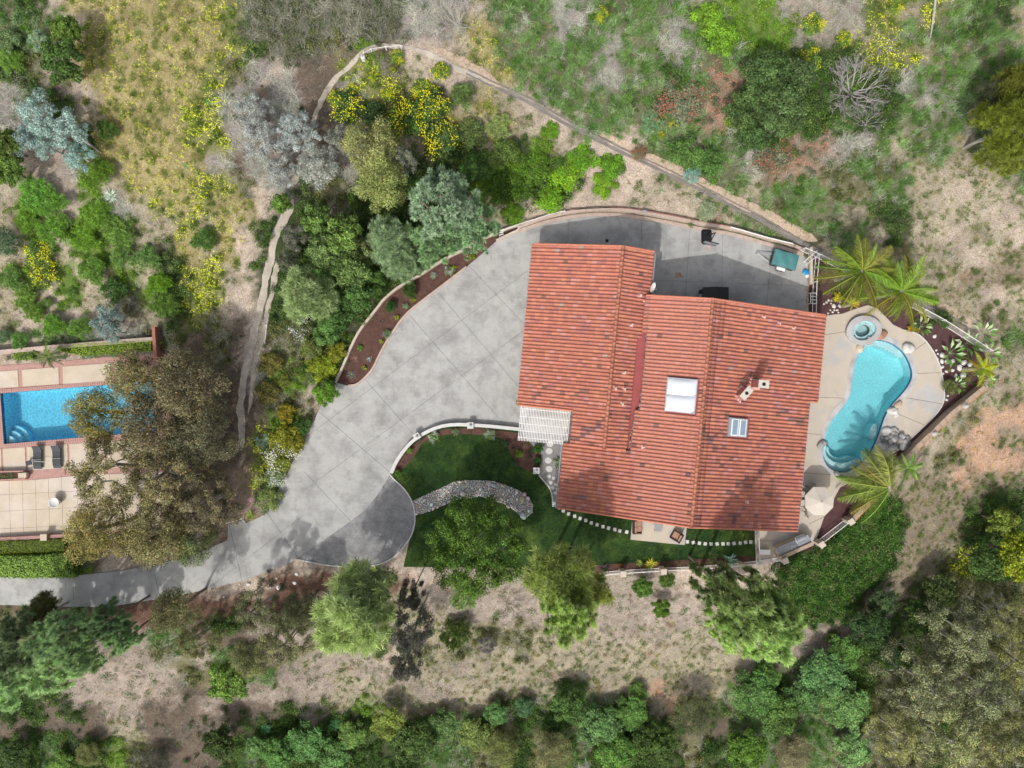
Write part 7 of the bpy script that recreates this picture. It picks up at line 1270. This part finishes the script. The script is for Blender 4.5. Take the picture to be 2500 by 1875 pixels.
def tuft_flowers(name, seed, n, r, h, sz):
    g = np.random.default_rng(seed); kk = 4; cc = g.normal(size=(kk, 2))*r*.5; ci = g.integers(0, kk, n); xy = cc[ci]+g.normal(size=(n, 2))*r*.2; p = np.concatenate([xy, (h*g.uniform(.7, 1.1, n))[:, None]], 1); nr = unit(g.normal(size=(n, 3))*.45+[0, 0, 1]); v, t = leaves(p, nr, sz*g.uniform(.7, 1.2, n), sz*g.uniform(.6, 1, n), g.uniform(.8, 1.15, n)[:, None]*np.ones(3), g, .1); return np_mesh(name, v, np.arange(len(v)).reshape(-1, 4), M['ileaf'], t)
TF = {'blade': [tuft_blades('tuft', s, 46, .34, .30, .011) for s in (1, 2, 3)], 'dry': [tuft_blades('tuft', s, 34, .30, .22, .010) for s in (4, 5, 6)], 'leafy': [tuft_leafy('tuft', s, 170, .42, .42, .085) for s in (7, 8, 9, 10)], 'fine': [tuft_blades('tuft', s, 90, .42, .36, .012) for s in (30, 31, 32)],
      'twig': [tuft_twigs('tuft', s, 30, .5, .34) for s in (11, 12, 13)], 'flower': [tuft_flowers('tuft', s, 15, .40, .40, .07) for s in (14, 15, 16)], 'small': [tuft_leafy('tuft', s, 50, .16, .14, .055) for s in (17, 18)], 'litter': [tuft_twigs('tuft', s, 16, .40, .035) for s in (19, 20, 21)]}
def scatter(name, kind, P, rot, sc, col, label=None):
    """one object: a point per plant, each showing one of the tuft shapes"""
    n = len(P)
    me = bpy.data.meshes.new(name); me.vertices.add(n); me.vertices.foreach_set('co', P.astype(np.float32).ravel())
    for nm, ty, arr, key in (('rot', 'FLOAT_VECTOR', rot, 'vector'), ('size', 'FLOAT_VECTOR', sc, 'vector'), ('itint', 'FLOAT_COLOR', np.concatenate([col, np.ones((n, 1))], 1), 'color')):
        a = me.attributes.new(nm, ty, 'POINT'); a.data.foreach_set(key, arr.astype(np.float32).ravel())
    o = link(name, me); o['kind'] = 'stuff'
    ng = bpy.data.node_groups.new(name, 'GeometryNodeTree'); ng.interface.new_socket('Geometry', in_out='INPUT', socket_type='NodeSocketGeometry'); ng.interface.new_socket('Geometry', in_out='OUTPUT', socket_type='NodeSocketGeometry')
    gi = ng.nodes.new('NodeGroupInput'); go = ng.nodes.new('NodeGroupOutput'); ip = ng.nodes.new('GeometryNodeInstanceOnPoints'); gj = ng.nodes.new('GeometryNodeJoinGeometry' if 0 else 'GeometryNodeGeometryToInstance')
    for me2 in TF[kind]:
        h = bpy.data.objects.new('tuft', me2); HOLD.append(h); oi = ng.nodes.new('GeometryNodeObjectInfo'); oi.inputs['Object'].default_value = h; oi.inputs['As Instance'].default_value = False; ng.links.new(oi.outputs['Geometry'], gj.inputs[0])
    def att(nm, ty): a = ng.nodes.new('GeometryNodeInputNamedAttribute'); a.data_type = ty; a.inputs['Name'].default_value = nm; return a.outputs['Attribute']
    ng.links.new(gi.outputs[0], ip.inputs['Points']); ng.links.new(gj.outputs[0], ip.inputs['Instance']); ip.inputs['Pick Instance'].default_value = True
    ng.links.new(att('rot', 'FLOAT_VECTOR'), ip.inputs['Rotation']); ng.links.new(att('size', 'FLOAT_VECTOR'), ip.inputs['Scale']); ng.links.new(ip.outputs[0], go.inputs[0])
    md = o.modifiers.new('tufts', 'NODES'); md.node_group = ng; return o
NOPLANT = [XY['drive'], XY['apron'], XY['lawn'], XY['deck'], XY['npatio'], XY['planter'], XY['eastbed'], HOUSEXY]
PATHS = [(gpath(pts), wd) for pts, wd in (([(716, 486), (690, 540), (660, 635), (644, 700), (630, 771), (606, 880), (592, 945), (584, 1010), (588, 1080), (598, 1150), (596, 1230)], .55), ([(679, 635), (650, 771), (622, 900), (604, 1020)], .3), ([(712, 470), (735, 390), (754, 325), (773, 274), (795, 225), (825, 184), (860, 154), (893, 124), (944, 111), (993, 115), (1045, 133), (1115, 165), (1200, 206)], .35), ([(1200, 206), (1281, 240), (1341, 277), (1430, 323), (1487, 353), (1560, 388), (1650, 431), (1725, 468), (1790, 500), (1844, 527), (1898, 560), (1950, 590), (1993, 612), (2060, 648), (2140, 690), (2240, 742)], .4), ([(1570, 378), (1680, 430), (1850, 512), (2000, 592)], .35))]
def clear(x, y, m=.12):
    ok = np.ones(x.shape, bool)
    for p in NOPLANT: ok &= ~pip(p, x, y) & (pdist(p, x, y) > m)
    for p, wd in PATHS: ok &= pdist(p, x, y, False) > wd
    return ok
# what grows on each kind of ground: (tuft, plants per square metre, size range, colours, patchiness threshold)
g_ = np.random.default_rng(77)
REC = {
 'g': [('fine', 4.6, (.7, 1.6), [(.18, .27, .11), (.12, .21, .055), (.22, .29, .15), (.08, .16, .04)], -.4), ('leafy', 1.8, (.5, 1.2), [(.09, .17, .035), (.14, .24, .05)], -.1), ('twig', .9, (.6, 1.3), [(.40, .38, .36)], .15), ('dry', 1.2, (.7, 1.3), [(.32, .27, .15)], .0)],
 'G': [('leafy', 5.0, (.7, 1.6), [(.07, .13, .03), (.10, .16, .04), (.055, .10, .03), (.13, .18, .06)], -.9), ('fine', 1.5, (.7, 1.3), [(.10, .17, .05)], -.2)],
 'l': [('leafy', 5.0, (.6, 1.3), [(.16, .27, .03), (.19, .29, .04), (.12, .23, .03)], -.8), ('fine', 1.6, (.7, 1.2), [(.18, .28, .06)], -.3)],
 's': [('twig', 4.0, (.7, 1.5), [(.38, .365, .34), (.32, .31, .29), (.42, .395, .36)], -.9), ('dry', 1.2, (.6, 1.2), [(.33, .29, .22)], -.2), ('leafy', .5, (.5, 1.1), [(.13, .18, .08)], .2)],
 'S': [('twig', 5.0, (.9, 1.8), [(.24, .225, .19), (.18, .175, .14), (.30, .28, .24)], -1), ('leafy', 3.4, (.6, 1.5), [(.13, .135, .075), (.10, .13, .055), (.17, .16, .10)], -.6)],
 'd': [('dry', 5.0, (.7, 1.4), [(.33, .27, .12), (.27, .24, .09), (.38, .30, .17), (.21, .21, .07)], -.8), ('fine', 2.6, (.5, 1.2), [(.19, .22, .055), (.15, .19, .05), (.23, .24, .08)], -.2), ('flower', 5.5, (.5, 1.05), [(.66, .66, .05), (.70, .68, .08), (.6, .62, .08)], -.1)],
 'y': [('fine', 2.8, (.6, 1.2), [(.17, .20, .05), (.14, .19, .04)], -.8), ('leafy', 1.6, (.5, 1.1), [(.12, .17, .04)], -.3), ('flower', 8.0, (.7, 1.3), [(.74, .74, .03), (.70, .74, .05)], -.2)],
 'm': [('leafy', .8, (.4, 1.2), [(.12, .18, .05), (.14, .17, .06)], .15), ('small', 3.6, (.6, 1.9), [(.15, .20, .06), (.12, .17, .06), (.20, .22, .09)], -.3), ('fine', 1.5, (.4, 1.0), [(.20, .22, .09), (.15, .19, .07), (.27, .24, .12)], -.1), ('dry', 3.0, (.5, 1.1), [(.38, .31, .19), (.32, .27, .17)], -.5), ('twig', .5, (.5, 1.1), [(.35, .31, .28), (.32, .2, .16)], .1)],
 '.': [('dry', 1.0, (.4, 1.0), [(.42, .34, .22), (.36, .30, .2)], -.2), ('small', .5, (.5, 1.2), [(.16, .20, .07), (.2, .2, .1)], .1), ('litter', 1.4, (.5, 1.2), [(.42, .36, .3), (.3, .24, .19)], -.3)],
 ',': [('litter', 4.5, (.5, 1.2), [(.36, .29, .26), (.44, .37, .33), (.26, .20, .18)], -.9), ('dry', 1.0, (.5, 1.0), [(.40, .30, .20), (.35, .27, .2)], -.1), ('small', 3.4, (.6, 2.2), [(.08, .16, .05), (.15, .18, .06), (.10, .2, .06)], .15), ('twig', .7, (.6, 1.1), [(.33, .28, .26), (.28, .2, .18)], .1)],
 'c': [('dry', 4.0, (.5, 1.0), [(.46, .30, .14), (.50, .36, .18), (.42, .24, .13)], -.6)],
 'k': [('dry', 4.2, (.6, 1.2), [(.25, .20, .11), (.20, .18, .09), (.30, .25, .16)], -.8), ('fine', 3.0, (.5, 1.1), [(.10, .14, .045), (.15, .17, .07), (.12, .15, .05)], -.15), ('small', 1.6, (.6, 1.6), [(.10, .15, .05)], .0), ('litter', 1.6, (.5, 1.2), [(.3, .25, .21)], -.5)],
 'i': [('leafy', 4.0, (.6, 1.5), [(.05, .11, .02), (.08, .14, .03), (.03, .075, .012)], -.8), ('dry', 1.0, (.6, 1.2), [(.2, .17, .08)], .1)],
 'o': [('leafy', 3.0, (.7, 1.5), [(.14, .15, .05), (.11, .12, .05), (.18, .18, .07)], -.8), ('twig', 1.8, (.7, 1.4), [(.30, .28, .25)], -.4), ('dry', 1.2, (.6, 1.1), [(.3, .25, .14)], -.4)],
 'r': [('leafy', 2.6, (.6, 1.3), [(.16, .18, .11), (.13, .16, .09)], -.8), ('flower', 4.2, (.7, 1.4), [(.62, .19, .11), (.58, .24, .15)], -.2), ('twig', 1.0, (.6, 1.2), [(.34, .31, .3)], -.2)],
 'R': [('twig', 3.6, (.6, 1.2), [(.37, .34, .32), (.32, .31, .28)], -.9), ('small', 1.6, (.6, 1.4), [(.22, .24, .12)], -.3), ('flower', .8, (.3, .8), [(.5, .22, .15)], .0)],
 'b': [('litter', 3.0, (.6, 1.3), [(.2, .16, .13), (.15, .12, .1), (.27, .22, .18)], -.8), ('twig', 1.0, (.6, 1.2), [(.18, .16, .14)], -.2), ('leafy', .7, (.5, 1.1), [(.06, .09, .03)], .0)],
 'p': [('dry', 1.5, (.5, 1), [(.35, .28, .2)], -.4), ('litter', 1.5, (.5, 1.2), [(.34, .26, .22)], -.4)],
 'M': [('litter', 3.0, (.4, .9), [(.2, .10, .075), (.13, .07, .05), (.28, .16, .12)], -1)],
}
names = {'fine': 'green_brush', 'leafy': 'leafy_undergrowth', 'twig': 'dead_brush', 'dry': 'dry_grass', 'flower': 'wildflowers', 'small': 'low_weeds', 'litter': 'twig_litter'}
acc = {k: [] for k in names}
x0, x1, y0, y1 = -53, 53, -41, 41; area = (x1-x0)*(y1-y0)
for si, (ch, recs) in enumerate(REC.items()):
    for ri, (kind, dens, (s0, s1), cols_, thr) in enumerate(recs):
        n = int(area*dens); x = g_.uniform(x0, x1, n); y = g_.uniform(y0, y1, n); k = gtype(x, y) == ch; x, y = x[k], y[k]
        k = wob(x, y, 1.3, si+ri*3)+.6*wob(x, y, .5, si*2+ri+7)+g_.normal(size=len(x))*.3 > thr; x, y = x[k], y[k]; k = clear(x, y); x, y = x[k], y[k]
        if not len(x): continue
        c = np.array(cols_); ci = np.clip(((wob(x, y, 2.0, si+ri)+1)/2*len(c)+g_.normal(size=len(x))*.8).astype(int), 0, len(c)-1); s = g_.uniform(s0, s1, len(x))*(1+.15*wob(x, y, 1.7, ri+9))
        acc[kind].append((x, y, s, c[ci]*g_.uniform(.78, 1.22, (len(x), 1))))
for kind, lst in acc.items():
    x, y, s, c = (np.concatenate([l[i] for l in lst]) for i in range(4)); z = hz(x, y)-.02; n = len(x)
    rot = np.stack([g_.normal(size=n)*.15, g_.normal(size=n)*.15, g_.uniform(0, 6.28, n)], 1); scv = np.stack([s, s, s*g_.uniform(.7, 1.2, n)], 1)
    scatter(names[kind], kind, np.stack([x, y, z], 1), rot, scv, c); print('COVER', kind, n)
def fill(name, kind, poly, dens, s0, s1, cols_, z=None, thr=-9, worn=0):
    xs_ = [p[0] for p in poly]; ys_ = [p[1] for p in poly]; n = int((max(xs_)-min(xs_))*(max(ys_)-min(ys_))*dens); x = g_.uniform(min(xs_), max(xs_), n); y = g_.uniform(min(ys_), max(ys_), n); k = pip(poly, x+worn*wob(x, y, .9, 13), y+worn*wob(x, y, .7, 28)) & (wob(x, y, .8, 4) > thr); x, y = x[k], y[k]; n = len(x); c = np.array(cols_)
    zz = (hz(x, y) if z is None else np.full(n, z))-.01; s = g_.uniform(s0, s1, n); return scatter(name, kind, np.stack([x, y, zz], 1), np.stack([g_.normal(size=n)*.1, g_.normal(size=n)*.1, g_.uniform(0, 6.28, n)], 1), np.stack([s, s, s*.8], 1), c[g_.integers(0, len(c), n)]*g_.uniform(.8, 1.2, (n, 1)))
def minus(poly, holes, x, y):
    k = pip(poly, x, y)
    for h in holes: k &= ~pip(h, x, y) & (pdist(h, x, y) > .1)
    return k
LP = XY['lawn']; xs_ = [p[0] for p in LP]; ys_ = [p[1] for p in LP]; n = 26000; x = g_.uniform(min(xs_), max(xs_), n); y = g_.uniform(min(ys_), max(ys_), n)
k = minus(LP, [XY['creek'], px(WALLBED), XY['apron'], P2((1268, 1050), (1400, 1050), (1400, 1100), (1366, 1245), (1316, 1160)), P2((1540, 1235), (1536, 1320), (1673, 1334), (1679, 1260)), P2((1395, 1380), (1845, 1355), (1845, 1399), (1395, 1399))], x, y) & ~pip(HOUSEXY, x, y); x, y = x[k], y[k]; n = len(x); s = g_.uniform(.22, .42, n)
c = np.array([(.014, .042, .008), (.022, .065, .012), (.085, .13, .028), (.02, .055, .01)])[np.clip(((wob(x, y, 1.6, 2)+1)*2+g_.normal(size=n)*.6).astype(int), 0, 3)]  # the dark greens carry tree shade in their colour
scatter('lawn_grass', 'blade', np.stack([x, y, np.full(n, .0)], 1), np.stack([np.zeros(n), np.zeros(n), g_.uniform(0, 6.28, n)], 1), np.stack([s, s, s*.5], 1), c)
# hedges of the neighbour: clipped body of leaves
def hedge(name, poly, z0, z1, label, tint, dens=900, sz=.06):
    xs_ = [p[0] for p in poly]; ys_ = [p[1] for p in poly]; A_ = (max(xs_)-min(xs_))*(max(ys_)-min(ys_)); n = int(A_*dens*.35); x = g_.uniform(min(xs_), max(xs_), n); y = g_.uniform(min(ys_), max(ys_), n); k = pip(poly, x, y); x, y = x[k], y[k]
    d = pdist(poly, x, y); z = z1-.35*np.exp(-d*7)+.10*wob(x, y, .5, 3)+.05*g_.normal(size=len(x)); P_ = np.stack([x, y, z], 1); nr = unit(g_.normal(size=P_.shape)*.6+[0, 0, 1]); m2 = int(sum((Vector(a)-Vector(b)).length for a, b in zip(poly, poly[1:]+poly[:1]))*(z1-z0)*110)
    e_i = g_.integers(0, len(poly), m2); t = g_.random(m2); A2 = np.array(poly)[e_i]; B2 = np.array(poly)[(e_i+1) % len(poly)]; q = A2+(B2-A2)*t[:, None]; P2_ = np.stack([q[:, 0]+g_.normal(size=m2)*.05, q[:, 1]+g_.normal(size=m2)*.05, g_.uniform(z0, z1, m2)], 1)
    P_ = np.concatenate([P_, P2_]); nr = np.concatenate([nr, unit(g_.normal(size=P2_.shape))]); n = len(P_); c0 = np.array([poly[0][0], poly[0][1], 0]); tt = np.clip(1+.25*g_.normal(size=n)+.2*wob(P_[:, 0], P_[:, 1], .8, 5), .4, 1.8)[:, None]*np.ones(3)
    v, t = leaves(P_-c0, nr, sz*g_.uniform(.8, 1.6, n), sz*g_.uniform(.6, 1.1, n), tt, g_, .1); e = empty(name, tuple(c0), label, 'hedge'); link('foliage', np_mesh('foliage', v, np.arange(len(v)).reshape(-1, 4), M['leaf'], t), e, color=tint); M.setdefault('hcore', mat('hedge_core', (.04, .055, .02), .95)); MB().prism(poly, z0-.2, z1-.32).build('stems', M['hcore'], e); return e  # plain dark green inner body under the leaves
hedge('hedge', P2((-200, 1344), (0, 1319), (165, 1312), (170, 1342), (0, 1350), (-200, 1368)), 0, .9, 'low flat clipped olive green hedge below the pink brick wall', (.16, .21, .015))
hedge('hedge', P2((-200, 1372), (0, 1352), (90, 1352), (185, 1345), (200, 1402), (90, 1403), (0, 1400), (-200, 1392)), 0, 1.2, 'big leafy bright green hedge along the driveway', (.19, .29, .06), 900, .10)
hedge('hedge', P2((158, 846), (240, 838), (378, 832), (380, 856), (300, 862), (210, 868), (160, 858)), 0, 1.0, 'bright lime green hedge along the upper edge of the neighbour patio', (.22, .32, .02))
hedge('hedge', P2((45, 862), (90, 856), (92, 876), (48, 880)), 0, .9, 'short bright green hedge piece left of the small palm', (.17, .28, .03))
hedge('hedge', P2((-60, 1158), (40, 1154), (44, 1168), (-60, 1172)), .38, .62, 'low green planting inside the red brick planter box', (.07, .13, .04))
fill('ivy', 'leafy', gpath([(1895, 1385), (1990, 1350), (2065, 1300), (2110, 1260), (2170, 1210), (2205, 1290), (2190, 1370), (2120, 1420), (2060, 1460), (2000, 1500), (1935, 1515), (1915, 1450), (1885, 1420)]), 17, .5, 1.8, [(.05, .12, .02), (.065, .14, .025), (.03, .075, .012), (.10, .17, .04), (.04, .09, .02), (.13, .14, .06)], None, -.6, .7)
fill('bed_plants', 'leafy', P2((1400, 1388), (1480, 1381), (1610, 1374), (1830, 1361), (1835, 1370), (1610, 1384), (1480, 1392), (1400, 1396)), 3, .4, .9, [(.05, .08, .03), (.12, .15, .04)], .05)
fill('bed_plants', 'leafy', P2((0, 872), (160, 862), (160, 880), (0, 888)), 5, .5, .9, [(.07, .11, .05), (.1, .12, .08)], .02)
fill('bed_plants', 'leafy', px(WALLBED), 1.2, .4, .8, [(.04, .07, .03), (.06, .09, .05)], .03)
fill('bed_plants', 'leafy', P2((2000, 640), (2140, 712), (2240, 765), (2260, 790), (2200, 790), (2150, 745), (2050, 735), (2000, 700)), 2.2, .5, 1.0, [(.05, .08, .03), (.08, .12, .03)], .02, -.1)
fill('bed_plants', 'leafy', P2((2262, 800), (2345, 845), (2420, 880), (2390, 945), (2320, 1000), (2308, 925), (2290, 860)), 2.6, .5, 1.1, [(.06, .11, .03), (.10, .16, .04), (.16, .17, .05)], .02, .05)
print('SCRIPT OK', len(bpy.data.objects))
